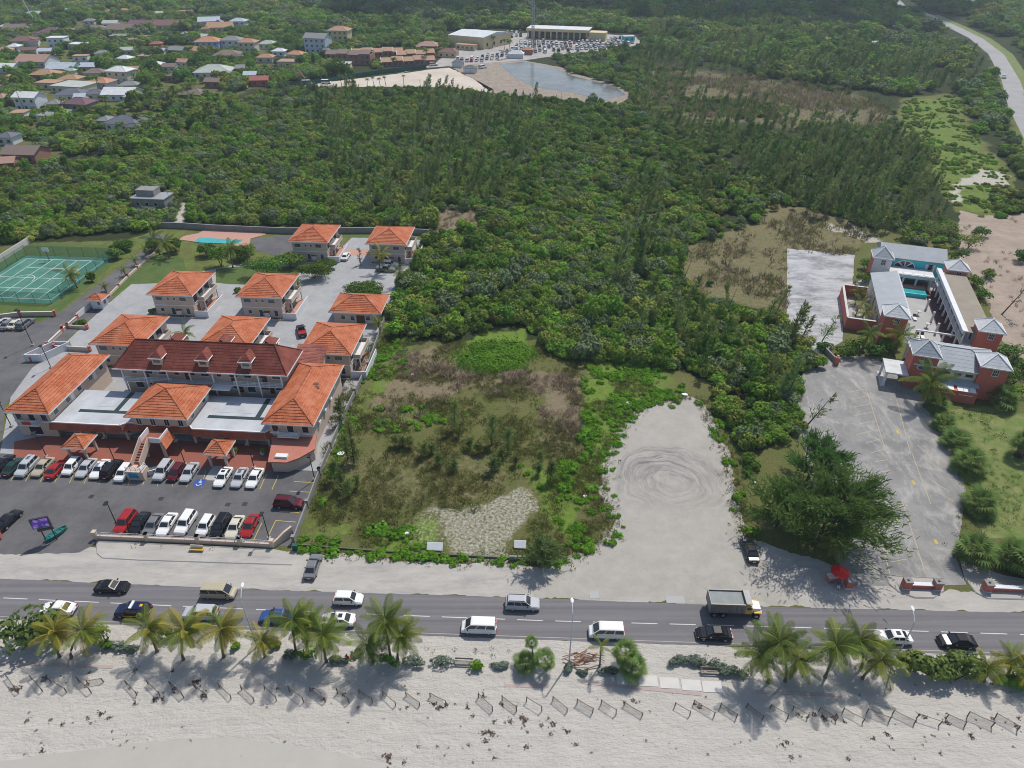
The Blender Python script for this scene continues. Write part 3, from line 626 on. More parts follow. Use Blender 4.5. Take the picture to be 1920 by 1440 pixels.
# ---- condominium house (built once, copied)
def make_condo(loc, rz, label, w_=9.4, d=11., two=True):
    o = empty('condominium', loc, rz, label, 'house', 'orange roofed condominiums behind the shops')
    hx = w_/2; ez = 5.8 if two else 3.2
    q = MB().box(-hx, hx, 0, d, 0, ez-.16); q.build('wall', M['beige_wall'], o)
    hip_roof(o, -hx, hx, 0, d, ez, 2.1, 'orange_tiles', over=.75, capm='orange_tiles', trim='white_paint', axis='y' if two else 'x')
    if two:
        q = MB(); q.box(-hx-.08, hx+.08, -.1, 0, 2.7, 2.95); q.box(-hx-.1, -hx, 0, d, 2.7, 2.95); q.build('string_course', M['white_paint'], o)
        for x, w2, z, h_ in ((-hx+1.5, 1.7, 4.0, .95), (-1.0, .55, 4.2, .6), (.45, .55, 4.2, .6), (hx-2.2, 1.6, 4.0, .95), (-hx+1.6, .8, 1.1, .9), (-hx+4.2, .85, .45, 1.7), (hx-1.6, .85, .6, 1.5)):
            window(o, x, 0, z, w2, h_, 0)
        panel(o, 'service_box', .9, 0, .25, 1.1, 1.35, 0, 'white_wall', .35); panel(o, 'awning', .9, -.0, 1.7, 1.4, .12, 0, 'terracotta_fascia', .6)
        # balcony side
        for y, w2 in ((1.6, 1.7), (4.4, 2.2), (7.6, 2.2)): window(o, hx, y, 3.2, w2, 1.95, math.pi/2, gm_='dark_glass')
        for y, w2 in ((2., 1.4), (5.2, 2.2), (8.4, 1.8)): window(o, hx, y, .4, w2, 1.9, math.pi/2, gm_='dark_glass')
        b = MB(); b.box(hx, hx+1.5, 2.6, 9.6, 2.7, 2.95); b.build('balcony_slab', M['white_paint'], o)
        b = MB(); b.box(hx+1.38, hx+1.5, 2.6, 9.6, 2.95, 3.8); b.box(hx, hx+1.38, 2.6, 2.72, 2.95, 3.8); b.box(hx, hx+1.38, 9.48, 9.6, 2.95, 3.8); b.build('balcony_parapet', M['beige_wall'], o)
        for y in (2.8, 9.4): MB().tube([(hx+1.25, y, 0), (hx+1.25, y, 2.7)], .16, 8).build('column', M['white_paint'], o)
        b = MB(); b.box(hx+.003, hx+3.2, -.4, -.25, 0, 1.7); b.box(hx+3.05, hx+3.2, -.25, 8.6, 0, 1.7); b.build('patio_wall', M['white_wall'], o)
        MB().box(hx+.01, hx+3.04, -.25, 9.5, 0, .1).build('patio_floor', M['pink_paving'], o)
        b = MB(); b.box(-hx-.2, hx, -1.1, -.95, 0, .28); b.build('planter_kerb', M['kerb_cream'], o)
        b = MB()
        for i in range(22): x = random.uniform(-hx+.2, hx-.2); s_ = random.uniform(.2, .38); b.loft([[(x+s_*math.cos(a)*r_, -.5+s_*.6*math.sin(a)*r_, z*s_) for a in [k*1.05 for k in range(6)]] for r_, z in ((.9, 0), (1, .7), (.5, 1.5))])
        so_ = b.build('flower_bed', M['bed_green'], o); so_['kind'] = 'stuff'
    else:
        for x, w2, z, h_ in ((-hx+2.2, .9, 1., 1.1), (-.9, .9, .8, 1.3), (hx-2.6, 1., 1., 1.1)): window(o, x, 0, z, w2, h_)
        panel(o, 'door', 1.0, 0, .1, 1.9, 2.1, 0, 'door_brown')
    return o
mat('bed_green', (.05, .09, .025), .9, (.07, .10, .03), 3.)
def eave_place(A, z=5.8, over=.75, w_=9.4):
    a = P(*A, z); ex = Vector((math.cos(PR), math.sin(PR), 0)); ey = Vector((-math.sin(PR), math.cos(PR), 0))
    p = a+ex*(over+w_/2)+ey*over; p.z = 0; return p
condo = make_condo(eave_place((274, 552)), PR, 'orange roofed condominium nearest the tennis court lane, with a brown streak on its roof')
for A, lab, mirror in (((441, 556), 'orange roofed condominium beside the pink paved parking bays, mid yard', 0), ((539, 453), 'orange roofed condominium with pale patch on roof, beside the pool', 0), ((685, 457), 'orange roofed condominium behind the tall yellowing palm, by the back wall corner', 0),
                       ((166, 645), 'orange roofed condominium behind the left end of the dark red roof', 0), ((368, 648), 'orange roofed condominium half hidden by the middle of the dark red roof', 0), ((558, 662), 'orange roofed condominium at the boundary wall beside the brush lot', 0)):
    c = copy_tree(condo); c.location = eave_place(A); c['label'] = lab
c = make_condo(eave_place((616, 585), 3.2, .75, 10.6)+Vector((0, 0, 0)), PR, 'single storey orange roofed lodge facing the yard, by the trees', 10.6, 8., False)
mat('roof_patch', (.42, .26, .2), .9); mat('roof_stain', (.12, .07, .05), .9)

# ---- shopping plaza
EX = Vector((math.cos(PR), math.sin(PR), 0)); EY = Vector((-math.sin(PR), math.cos(PR), 0)); O0 = P(92, 793, 3.5); O0.z = 0
# plaza frame: u along the shop front, v towards the back, origin under the left end of the shop deck's front edge
def pl(u, v, z=0.): return O0+EX*u+EY*v+Vector((0, 0, z))
def uv_of(px, py, z):
    d = P(px, py, z)-O0; return d.dot(EX), d.dot(EY)
mat('deck_red_trim', (.33, .11, .075), .85)
# single storey arcade with its white deck
ar = empty('shop_arcade', pl(0, 0), PR, 'single storey shop arcade with white roof deck and terracotta fascia', 'shop building'); ar.scale.z = 3.5/3
W_ = 40.9
outline = [(0, 0), (13.2, 0), (14.2, .9), (25.6, .9), (26.4, 0), (39.6, 0), (40.9, 1.4), (40.9, 10.4), (0, 10.4)]
MB().prism([(x, y+1.9 if y < 2 else y) for x, y in outline], 0, 2.72).build('wall', M['beige_wall'], ar)
MB().prism([(x, y+.25 if y < 2 else y) for x, y in outline], 2.72, 3.0).build('roof_deck', M['deck_white'], ar)
q = MB(); q.uv = []
pts = [Vector((x, y, 0)) for x, y in outline[:7]]
for a, b_ in zip(pts, pts[1:]):
    n = Vector(((b_-a).y, -(b_-a).x, 0)).normalized(); e = Vector((0, 0, 1))
    slope(q, a+n*.55+e*2.05, b_+n*.55+e*2.05, a+e*3.05, b_+e*3.05, 3, .04)
q.build('tiled_fascia', M['terracotta_fascia'], ar)
q = MB()
for a, b_ in zip(pts, pts[1:]):
    n = Vector((-(b_-a).y, (b_-a).x, 0)).normalized()*.22; q.loft([[a+Vector((0, 0, 2.9)), a+n+Vector((0, 0, 2.9)), a+n+Vector((0, 0, 3.22)), a+Vector((0, 0, 3.22))], [b_+Vector((0, 0, 2.9)), b_+n+Vector((0, 0, 2.9)), b_+n+Vector((0, 0, 3.22)), b_+Vector((0, 0, 3.22))]])
q.build('parapet', M['white_paint'], ar)
for x0, x1, y0, y1 in ((3.2, 12.6, 3.6, 4.4), (9.6, 10.5, 4.41, 10.2), (27.6, 39.6, 3.6, 4.4), (36.2, 37.1, 4.41, 10.2)):
    MB().box(x0, x1, y0, y1, 3.0, 3.03).build('drain_channel', M['deck_channel'], ar)
for x0, x1, y0, y1 in ((5.8, 9.2, 5.5, 8.8), (28.8, 33, 5.4, 9.), (33.4, 36, 5.4, 9.)): MB().box(x0, x1, y0, y1, 3.0, 3.025).build('deck_slab', M['deck_white'], ar)
mat('sign_blue', (.03, .08, .32), .5); mat('sign_red', (.45, .03, .03), .5); mat('sign_green', (.02, .12, .08), .5); mat('sign_white', (.66, .66, .66), .5)
for i, (x, gl, sg) in enumerate(((1.6, 'window_glass', None), (4., 'window_glass', 'sign_white'), (8., 'dark_glass', None), (10.2, 'window_glass', 'sign_blue'), (12.4, 'window_glass', 'sign_blue'), (16.4, 'dark_glass', None), (23., 'green_glass', None), (25.2, 'dark_glass', None), (28., 'green_glass', 'sign_green'), (34.4, 'dark_glass', 'sign_white'), (37.2, 'dark_glass', 'sign_white'))):
    y = 1.9 if (x < 13.6 or x > 26) else 2.8
    window(ar, x, y, .45, 1.8, 1.45, 0, gm_=gl, name='shop_window', grid=1)
    if sg: panel(ar, 'fascia_sign', x, y, 2.12, 1.9, .42, 0, sg, .1)
for x in (6., 14.9, 20., 31.2): panel(ar, 'door', x, 1.9 if (x < 13.6 or x > 26) else 2.8, .15, 1., 2., 0, 'dark_glass')
for x in (.4, 5., 9.2, 13.6, 26.2, 30., 35.8, 39.8): MB().box(x-.2, x+.2, .3, .7, 0.15, 2.72).build('pillar', M['beige_wall'], ar)
# terracotta forecourt
fc = [uv_of(25, 857, 0), uv_of(27, 828, 0), (-1.5, 1.0), (42, 1.0), (42.5, -4.5), uv_of(535, 884, 0)]
sheet('forecourt', [pl(*p) for p in fc], .02, 'terracotta_paving', 0, 3, 'terracotta paved forecourt before the shops', True)
# wings and centre pavilion
def wing(A, B, Cc, label, rise=2.3, base=0., side_win=3, red_sign=False, eave=5.8, balcony=True, over=.8):
    a = uv_of(*A, eave); b_ = uv_of(*B, eave); c_ = uv_of(*Cc, eave)
    w_ = b_[0]-a[0]-2*over; d = c_[1]-b_[1]-2*over
    o = empty('shop_wing' if base == 0 else 'deck_pavilion', pl(a[0]+over, (a[1]+b_[1])/2+over, base), PR, label, 'building')
    h_ = eave-base
    MB().box(0, w_, 0, d, 0, h_-.15).build('wall', M['beige_wall'], o)
    hip_roof(o, 0, w_, 0, d, h_, rise, 'orange_tiles', over=over, axis='y')
    up = h_-2.5
    for k, x in enumerate(np.linspace(1.1, w_-1.1, 4 if w_ > 8.5 else 3)):
        window(o, x, 0, up+.3, 1.1 if base == 0 else .85, 1.6, 0, gm_='dark_glass', grid=1 if base else 0)
    n = max(2, int(d/3.2))
    for k in range(n):
        y = (k+.5)*d/n; window(o, w_, y, up+.7, 1.1, 1.3, math.pi/2); window(o, 0, y, up+.7, 1.1, 1.3, -math.pi/2)
        if k % 2: panel(o, 'door', w_, y+1.3, up+.05, .95, 2.1, math.pi/2, 'white_paint')
    if base == 0:
        MB().box(-.06, w_+.06, -.1, 0, up-.15, up+.1).build('string_course', M['white_paint'], o)
        if balcony:
            MB().box(w_*.22, w_*.72, -1.2, -.1, up-.15, up+.05).build('balcony_slab', M['white_paint'], o)
            railing(o, [(w_*.22+.05, -.1), (w_*.22+.05, -1.15), (w_*.72-.05, -1.15), (w_*.72-.05, -.1)], up+.05, .9, 'white_paint')
            window(o, w_/2-.3, 0, .4, 2.4, 1.7, 0, gm_='dark_glass', name='shop_window')
    return o
lw = wing((5, 772), (90, 777), (212, 666), 'long orange roofed wing at the open left end of the shops')
panel(lw, 'banner', 3.1, -1.24, 3.5, 1.6, .6, 0, 'sign_red', .03)
cp = wing((232, 781), (350, 787), (400, 722), 'orange pavilion standing mid deck above the stairs, tiles chipped white', 2.6, 3.5)
rw = wing((490, 794), (587, 799), (643, 684), 'orange roofed wing over the rounded shop, with dark scorch on tiles')
for y in (3.5, 7., 10.5): panel(rw, 'air_conditioner', 7.6, y, 3.0, .8, .6, math.pi/2, 'white_paint', .4)
for k in range(7):
    x, y = 5.9+random.uniform(-.5, .5), 9.6+random.uniform(-.7, .7)
    t = (9.2-.8-x+.0)  # height on the right slope
    MB().box(-.25, .25, -.2, .2, 0, .05).build('missing_tile', M['roof_stain'], rw).matrix_local = Matrix.Translation((x, y, 5.8+2.3*((9.2-.0-x)/5.2)*.86+.05)) @ Matrix.Rotation(R(26), 4, 'Y')
# rounded single storey shop in front of the right wing
c0 = uv_of(502, 866, 2.6); c1 = uv_of(537, 867, 2.6); c2 = uv_of(590, 842, 2.6); c3 = uv_of(594, 815, 2.6); c4 = uv_of(512, 817, 2.6)
cs = empty('corner_shop', pl(0, 0), PR, 'low beige corner shop under a wedge shaped terracotta roof', 'shop building')
body = [(c0[0]+.3, c0[1]+.5), (c1[0]-.2, c1[1]+.5), ((c1[0]*.6+c2[0]*.4)-.1, c1[1]*.6+c2[1]*.4+.15), (c2[0]-.3, c2[1]+.2), (c3[0]-.3, c3[1]), (c4[0]+.3, c4[1])]
MB().prism(body, 0, 2.35).build('wall', M['beige_wall'], cs)
MB().prism([c0, c1, (c1[0]*.6+c2[0]*.4+.25, c1[1]*.6+c2[1]*.4-.25), c2, c3, c4], 2.35, 2.6).build('roof', M['terra_roof_flat'] if 'terra_roof_flat' in M else mat('terra_roof_flat', (.42, .17, .12), .85, (.37, .14, .10), .8), cs)
MB().box(c0[0]+.9, c0[0]+3., c0[1]+1.0, c0[1]+1.9, 2.6, 3.0).build('roof_sign', M['sign_white'], cs)
# rear block, dark red shingles with dormers
r0 = uv_of(210, 691, 8.3); r1 = uv_of(538, 705, 8.3)
rb = empty('dormer_block', pl(r0[0]+.9, (r0[1]+r1[1])/2+1.5), PR, 'long dark red roofed block with a row of dormers', 'building')
bw = r1[0]-r0[0]-1.8; bd = 6.6
MB().box(0, bw, 0, bd, 0, 8.14).build('wall', M['beige_wall'], rb)
rf = hip_roof(rb, 0, bw, -.6, bd, 8.3, 3.9, 'red_shingles', over=.9, axis='x', ridge=27, n=10, step=.03)
def dormer(u, back=False):
    d = empty('dormer', (u, -1.25, 0), 0); d.parent = rb
    y0, zf = (.75, 9.6) if not back else (bd-1.4, 9.6)
    yb = y0+2.6
    if back: d.rotation_euler = (0, 0, math.pi); d.location = (u, 6.6, .95)
    MB().prism([(-.95, .55), (.95, .55), (.95, 2.6), (-.95, 2.6)], 9.0, 10.6).build('dormer_wall', M['beige_wall'], d)
    m_ = MB(); m_.uv = []
    for e0, e1, a, b_ in (((-1.3, .2, 10.6), (1.3, .2, 10.6), (0, 1.5, 11.75), (0, 1.5, 11.75)), ((1.3, .2, 10.6), (1.3, 3.4, 10.6), (0, 1.5, 11.75), (0, 3.4, 11.75)), ((-1.3, 3.4, 10.6), (-1.3, .2, 10.6), (0, 3.4, 11.75), (0, 1.5, 11.75))): slope(m_, e0, e1, a, b_, 4, .03)
    m_.build('dormer_roof', M['red_shingles'], d)
    q = MB(); q.bar((-1.3, .2, 10.55), (1.3, .2, 10.55), .14); q.bar((-1.3, .2, 10.55), (-1.3, 2.2, 10.55), .14); q.bar((1.3, .2, 10.55), (1.3, 2.2, 10.55), .14)
    q.bar((-1.25, .5, 10.0), (-.6, .5, 10.45), .1); q.bar((1.25, .5, 10.0), (.6, .5, 10.45), .1); q.build('dormer_trim', M['white_paint'], d)
    m_ = MB(); arc = [(-.6, 9.55), (.6, 9.55), (.6, 10.05)]+[(.6*math.cos(a), 10.05+.32*math.sin(a)) for a in np.linspace(.4, math.pi-.4, 6)]+[(-.6, 10.05)]
    m_.loft([[(x, .53, z) for x, z in arc], [(x, .48, z) for x, z in arc]]); m_.build('dormer_pane', M['window_glass'], d)
for u in (7.8, 16.7, 24.9): dormer(u)
for u in (9.5, 19., 27.8): dormer(u, True)
dm = [k for k in rb.children if k.name.startswith('dormer')]
MB().box(.4, bw-.3, -1.35, -.02, 5.35, 5.5).build('balcony_slab', M['white_paint'], rb)
railing(rb, [(.45, -1.3), (10., -1.3)], 5.5, .95, 'white_paint', 1.4); railing(rb, [(22., -1.3), (bw-.35, -1.3)], 5.5, .95, 'white_paint', 1.4)
MB().box(10.4, 21.6, -2.8, -1.3, 5.25, 5.42).build('canopy', M['white_paint'], rb)
for u in np.linspace(.6, bw-.5, 8): MB().box(u-.12, u+.12, -1.3, -1.06, 3, 8.1).build('column', M['white_paint'], rb)
for i, u in enumerate(np.linspace(2.2, bw-2, 11)):
    window(rb, u, 0, 6.5, 1.5 if i % 3 else .9, 1.0, 0, gm_='dark_glass'); window(rb, u+.2, 0, 3.9 if i % 4 else 3.2, 1.5, 1.15 if i % 4 else 1.9, 0, gm_='window_glass')
for i, u in enumerate((4.4, 12.5, 21.4, 27.5)): panel(rb, 'door', u, 0, 5.5, .9, 2., 0, 'door_brown'); panel(rb, 'door', u+1, 0, 3.05, .9, 2., 0, 'door_brown')
# glazed lean-to roof linking the block with the right wing
lt = empty('link_roof', pl(*uv_of(575, 690, 6.)), PR, 'pinkish lean-to roof between the dark red block and the right wing', 'roof')
m_ = MB(); m_.uv = []; slope(m_, (-3.6, 0, 5.4), (2.2, 3.2, 5.4), (-3.6, 6.5, 7.4), (2.6, 6.5, 7.4), 6, .03); m_.build('roof', M['terra_link'] if 'terra_link' in M else roof_mat('terra_link', (.30, .10, .075), (.27, .09, .065), (.33, .12, .09)), lt)
MB().box(-3.4, 2.0, 3.3, 6.4, 0, 5.6).build('wall', M['beige_wall'], lt)
# entrance canopies
def canopy(A, B, Cc, label):
    a, b_, c_ = uv_of(*A, 3.1), uv_of(*B, 3.1), uv_of(*Cc, 3.1); w_ = b_[0]-a[0]-.8; d = max(3.2, c_[1]-b_[1]-.8)
    o = empty('entrance_canopy', pl(a[0]+.4, a[1]+.4), PR, label, 'canopy', 'orange tiled canopies over the forecourt')
    hip_roof(o, 0, w_, 0, d, 3.1, 1.25, 'orange_tiles', over=.4, axis='y', n=6)
    for x in (.2, w_-.2):
        for y in (.2, d-.2): MB().box(x-.18, x+.18, y-.18, y+.18, .02, 2.95).build('column', M['beige_wall'], o)
    q = MB(); q.box(0, w_, 0, .3, 2.6, 2.95); q.box(0, w_, d-.3, d, 2.6, 2.95); q.box(0, .3, .3, d-.3, 2.6, 2.95); q.box(w_-.3, w_, .3, d-.3, 2.6, 2.95); q.build('beam', M['beige_wall'], o)
canopy((114, 840), (157, 842), (181, 815), 'small orange tiled canopy over the forecourt, left of the stairs')
canopy((380, 852), (423, 854), (438, 827), 'small orange tiled canopy over the forecourt, right of the stairs')
# stairs up to the deck, over a pedestal with a blue panel
s0 = uv_of(253, 878, 1.3); st = empty('deck_staircase', pl(*uv_of(262, 893, 0)), PR, 'beige staircase climbing to the deck over a pedestal with a blue panel', 'staircase'); st.scale.z = 3.5/3
MB().prism([(-1.5, -1.0), (1.5, -1.0), (1.5, .8), (-1.5, .8)], .0, 1.55).build('pedestal', M['beige_wall'], st)
panel(st, 'blue_panel', -.2, -1.0, .45, 1.7, .85, 0, emit_print('panel_print', [(.02, .22, .42), (.02, .25, .48), (.02, .2, .4), (.25, .5, .62)], (1.5, 1, 3)), .05)
for i in range(9):
    MB().box(-1.0, .25, .8+i*.44, .8+(i+1)*.44, 1.35+i*.17, 1.55+i*.19).build('step', M['terracotta_paving'], st)
for x in (-1.16, .27):
    q = MB(); q.loft([[(x, .6, .9), (x+.15, .6, .9), (x+.15, .6, 2.3), (x, .6, 2.3)], [(x, 4.7, 2.7), (x+.15, 4.7, 2.7), (x+.15, 4.7, 4.1), (x, 4.7, 4.1)]]); q.build('stringer', M['beige_wall'], st)
railing(st, [(-1.3, -.9), (1.3, -.9), (1.3, .7)], 1.55, .8, 'white_paint', .9)
q = MB(); q.box(-1.3, 2.4, 4.72, 7.6, 2.85, 3.02); q.build('landing', M['terracotta_paving'], st)
q = MB(); q.box(-1.3, -1.15, 4.72, 7.6, 3.02, 3.9); q.box(2.25, 2.4, 4.72, 7.6, 3.02, 3.9); q.box(.45, 2.25, 4.72, 4.87, 3.02, 3.9); q.build('landing_parapet', M['white_paint'], st)
q = MB(); q.uv = []; slope(q, (3.3, 4.2, 2.2), (3.3, 7.6, 2.2), (2.42, 4.7, 3.5), (2.42, 7.6, 3.5), 3, .03); slope(q, (-2.2, 7.6, 2.2), (-2.2, 4.2, 2.2), (-1.32, 7.6, 3.5), (-1.32, 4.7, 3.5), 3, .03); q.build('tiled_skirt', M['orange_tiles'], st)
for x in (-1.1, 2.2): MB().box(x-.2, x+.2, 4.9, 5.3, .02, 2.85).build('column', M['beige_wall'], st)
q = MB(); q.loft([[(1.5, .2, 0), (1.75, .2, 0), (1.75, .2, .9), (1.5, .2, .9)], [(4.2, 2.4, 0), (4.4, 2.2, 0), (4.4, 2.2, .7), (4.2, 2.4, .7)]]); q.build('ramp_wall', M['white_paint'], st)

# ---- guard booth, refuse enclosure, planters, walls, gate
gb = empty('gate_booth', P(190, 575), PR, 'small white gate booth with an orange tiled roof', 'booth')
MB().box(-1.5, 1.3, -1.2, 1.2, 0, 2.5).build('wall', M['white_wall'], gb); hip_roof(gb, -1.5, 1.3, -1.2, 1.2, 2.6, 1.0, 'orange_tiles', over=.6, n=5)
window(gb, .6, -1.2, 1.2, .6, .8, 0); window(gb, 1.3, 0, 1., .9, 1., math.pi/2); panel(gb, 'door', -.7, -1.2, .05, .8, 2., 0, 'white_paint')
def enclosure(name, A, B, D_, h_, label, m='white_wall', th=.18, floor=None):
    a, b_, d = P(*A), P(*B), P(*D_); o = empty(name, a, 0, label, 'enclosure'); u, v = b_-a, d-a
    for p, q_ in (((0, 0), (1, 0)), ((1, 0), (1, 1)), ((1, 1), (0, 1)), ((0, 1), (0, 0))):
        p, q_ = u*p[0]+v*p[1], u*q_[0]+v*q_[1]; n = (q_-p).normalized(); s_ = Vector((-n.y, n.x, 0))*th; e = Vector((0, 0, h_))
        k = MB(); k.loft([[p, p+s_, p+s_+e, p+e], [q_, q_+s_, q_+s_+e, q_+e]]); k.build('wall', M[m], o)
    if floor:
        k = MB(); k.face([Vector((0, 0, .05)), u+Vector((0, 0, .05)), u+v+Vector((0, 0, .05)), v+Vector((0, 0, .05))]); k.build('floor', M[floor], o)
    return o
enclosure('refuse_enclosure', (48, 678), (82, 678), (104, 652), 1.7, 'white walled refuse enclosure at the corner of the lane', floor='bare_dirt').location
def wall_run(pts, h_, th, m, label, name='boundary_wall', post=None, pm='red_wall', cap=None, ph=None, gap=0., cat='wall', group=None, world=False):
    pts = [Vector(p) if world else P(*p) for p in pts]; o = empty(name, pts[0], 0, label, cat, group); base = pts[0].copy()
    for a, b_ in zip(pts, pts[1:]):
        a, b_ = a-base, b_-base; n = (b_-a).normalized(); s_ = Vector((-n.y, n.x, 0))*th/2; e = Vector((0, 0, h_))
        k = MB(); k.loft([[a-s_, a+s_, a+s_+e, a-s_+e], [b_-s_, b_+s_, b_+s_+e, b_-s_+e]]); k.build('wall_section', M[m], o)
        if cap:
            k = MB(); s2 = s_*1.5; e2 = Vector((0, 0, h_+.08)); k.loft([[a-s2+e, a+s2+e, a+s2+e2, a-s2+e2], [b_-s2+e, b_+s2+e, b_+s2+e2, b_-s2+e2]]); k.build('coping', M[cap], o)
        if post:
            L = (b_-a).length; c_ = max(1, round(L/post)); r_ = math.atan2(n.y, n.x)
            for i in range(c_+1):
                p = a.lerp(b_, i/c_); hh = ph or h_+.3; w2 = max(th, .3)*.75
                k = MB(); k.box(-w2, w2, -w2, w2, 0, hh); k.box(-w2-.06, w2+.06, -w2-.06, w2+.06, hh, hh+.09); pp = k.build('post', M[pm], o); pp.location = p; pp.rotation_euler = (0, 0, r_)
    return o
wall_run([(0, 598), (40, 593), (105, 592)], 1.1, .25, 'beige_wall', 'beige wall with brick red posts below the tennis court', post=7, cap='pale_concrete')
wall_run([(118, 618), (128, 615), (165, 617)], .8, .25, 'beige_wall', 'low beige planter wall with red posts inside the gate', post=6, name='planter_wall')
wall_run([(146, 597), (182, 567)], 1.3, .12, 'white_paint', 'long white sliding gate across the lane', name='sliding_gate', cat='gate')
wall_run([(60, 677), (118, 622), (146, 597)], .7, .3, 'beige_wall', 'low beige planter wall along the lane beside the yard', post=6, cap='pale_concrete', name='planter_wall')
wall_run([(205, 556), (240, 520), (292, 474)], .55, .3, 'kerb_cream', 'cream kerb wall with small palms along the lane', post=5, name='planter_wall')
wall_run([(104, 655), (170, 659)], 1.0, .2, 'beige_wall', 'beige wall with red posts behind the left wing', post=6, cap='pale_concrete')
wall_run([(0, 492), (62, 452)], 1.8, .25, 'pale_concrete', 'tall weathered wall behind the tennis court')
wall_run([(180, 424), (340, 428), (400, 432), (540, 438), (720, 437), (805, 441)], 1.7, .2, 'grey_block', 'long grey block wall between the condominiums and the thicket', cap='grey_metal')
wall_run([(805, 441), (760, 520), (722, 600), (690, 690)], 1.1, .18, 'grey_block', 'grey block wall from the condominiums down to the brush lot', name='boundary_wall')
wall_run([(690, 690), (640, 795), (600, 890), (552, 1018)], 1.2, .2, 'grey_block', 'grey block wall along the car park beside the brush lot', name='boundary_wall', post=9, pm='grey_block')
mat('mossy_block', (.09, .105, .065), .95, (.13, .13, .10), 1.2)
wall_run([(552, 1022), (700, 1034), (812, 1040), (955, 1048)], .3, .2, 'mossy_block', 'low mossy wall at the roadside edge of the brush lot')
wall_run([(955, 1050), (1040, 1052)], .9, .25, 'grey_block', 'short grey wall stub beneath the roadside casuarina')
# frontage wall with white railing
fp = [(182, 1010), (278, 1014), (373, 1018), (452, 1022), (512, 1026)]
fw = wall_run(fp, .75, .35, 'beige_wall', 'beige frontage wall with posts and white railing before the car park', name='frontage_wall', post=7.8, pm='beige_wall', ph=1.55)
base = P(*fp[0])
for a, b_ in zip(fp, fp[1:]):
    a, b_ = P(*a)-base, P(*b_)-base; railing(fw, [(a.x, a.y), (b_.x, b_.y)], .75, .65, 'white_paint', 2., rails=2)
k = MB(); A, B = P(512, 1027)-base, P(550, 1003)-base; pr = [(0, 0), (0, 1.0), (.3, 1.25), (.6, 1.7), (1, 1.95), (1, 0)]; n = Vector((-(B-A).y, (B-A).x, 0)).normalized()*.18
k.loft([[A.lerp(B, t)-n+Vector((0, 0, z)) for t, z in pr], [A.lerp(B, t)+n+Vector((0, 0, z)) for t, z in pr]]); k.build('sculpted_end', M['beige_wall'], fw)
k = MB(); k.box(-.25, .25, -.25, .25, 0, 1.5); k.build('post', M['terra_roof_flat'], fw).location = P(2, 1010)-base
# A-frame white bars on the wall
af = empty('sign_stand', P(452, 1021), 0, 'white inverted V frame standing on the frontage wall', 'sign frame')
k = MB(); k.bar((-.9, 0, .6), (-.15, 0, 2.0), .12); k.bar((.9, 0, .6), (-.15, 0, 2.0), .12); k.build('frame', M['white_paint'], af)
# ---- tennis and basketball court with green mesh fence
tc = [P(50, 479), P(213, 484), P(97, 570), P(-82, 562)]
court = sheet('tennis_court', [(50, 479), (213, 484), (97, 570), (-82, 562)], .012, 'court_paint', 0, 2, 'faded green tennis and basketball court')
def cpt(u, v, z=.018): return tc[3].lerp(tc[2], u).lerp(tc[0].lerp(tc[1], u), v)+Vector((0, 0, z))
def cline(pts, w_=.09):
    q = MB()
    for a, b_ in zip(pts, pts[1:]):
        a, b_ = cpt(*a), cpt(*b_); n = Vector((-(b_-a).y, (b_-a).x, 0)).normalized()*w_; q.face([a-n, b_-n, b_+n, a+n])
    q.build('court_line', M['white_line'], court)
for pts in ([(.06, .08), (.94, .08), (.94, .92), (.06, .92), (.06, .08)], [(.5, .08), (.5, .92)], [(.2, .08), (.2, .92)], [(.36, .08), (.36, .92)], [(.64, .08), (.64, .92)], [(.8, .08), (.8, .92)], [(.06, .5), (.94, .5)], [(.2, .72), (.8, .72)], [(.2, .28), (.8, .28)]): cline(pts)
cline([(.35+.13*math.cos(a), .42+.14*math.sin(a)) for a in np.linspace(0, math.pi, 12)])
m = bpy.data.materials.new('mesh_net'); m.use_nodes = True; nt_ = m.node_tree; b_s = nt_.nodes['Principled BSDF']; b_s.inputs['Base Color'].default_value = (.03, .16, .12, 1); b_s.inputs['Alpha'].default_value = .42; MATS['mesh_net'] = m
cf = empty('court_fence', tc[3], 0, 'green mesh fence with posts round the tennis court', 'fence')
for a, b_ in ((tc[3], tc[2]), (tc[2], tc[1]), (tc[1], tc[0]), (tc[0], tc[3])):
    a, b_ = a-tc[3], b_-tc[3]; e = Vector((0, 0, 3)); MB().face([a, b_, b_+e, a+e]).build('net_panel', M['mesh_net'], cf)
    n = round((b_-a).length/4)
    for i in range(n): p = a.lerp(b_, i/n); MB().tube([p, p+e], .05, 5).build('post', M['green_fence'], cf)
for u in (.35,): 
    for v in (.12, .88):
        hp = empty('basketball_hoop', cpt(u, v, 0), 0, 'basketball hoop at the %s end of the green court' % ('near' if v < .5 else 'far'), 'hoop')
        q = MB(); q.tube([(0, 0, 0), (0, 0, 3)], .08, 6); q.build('pole', M['dark_metal'], hp); MB().box(-.9, .9, -.05, .05, 2.8, 3.9).build('backboard', M['white_paint'], hp)
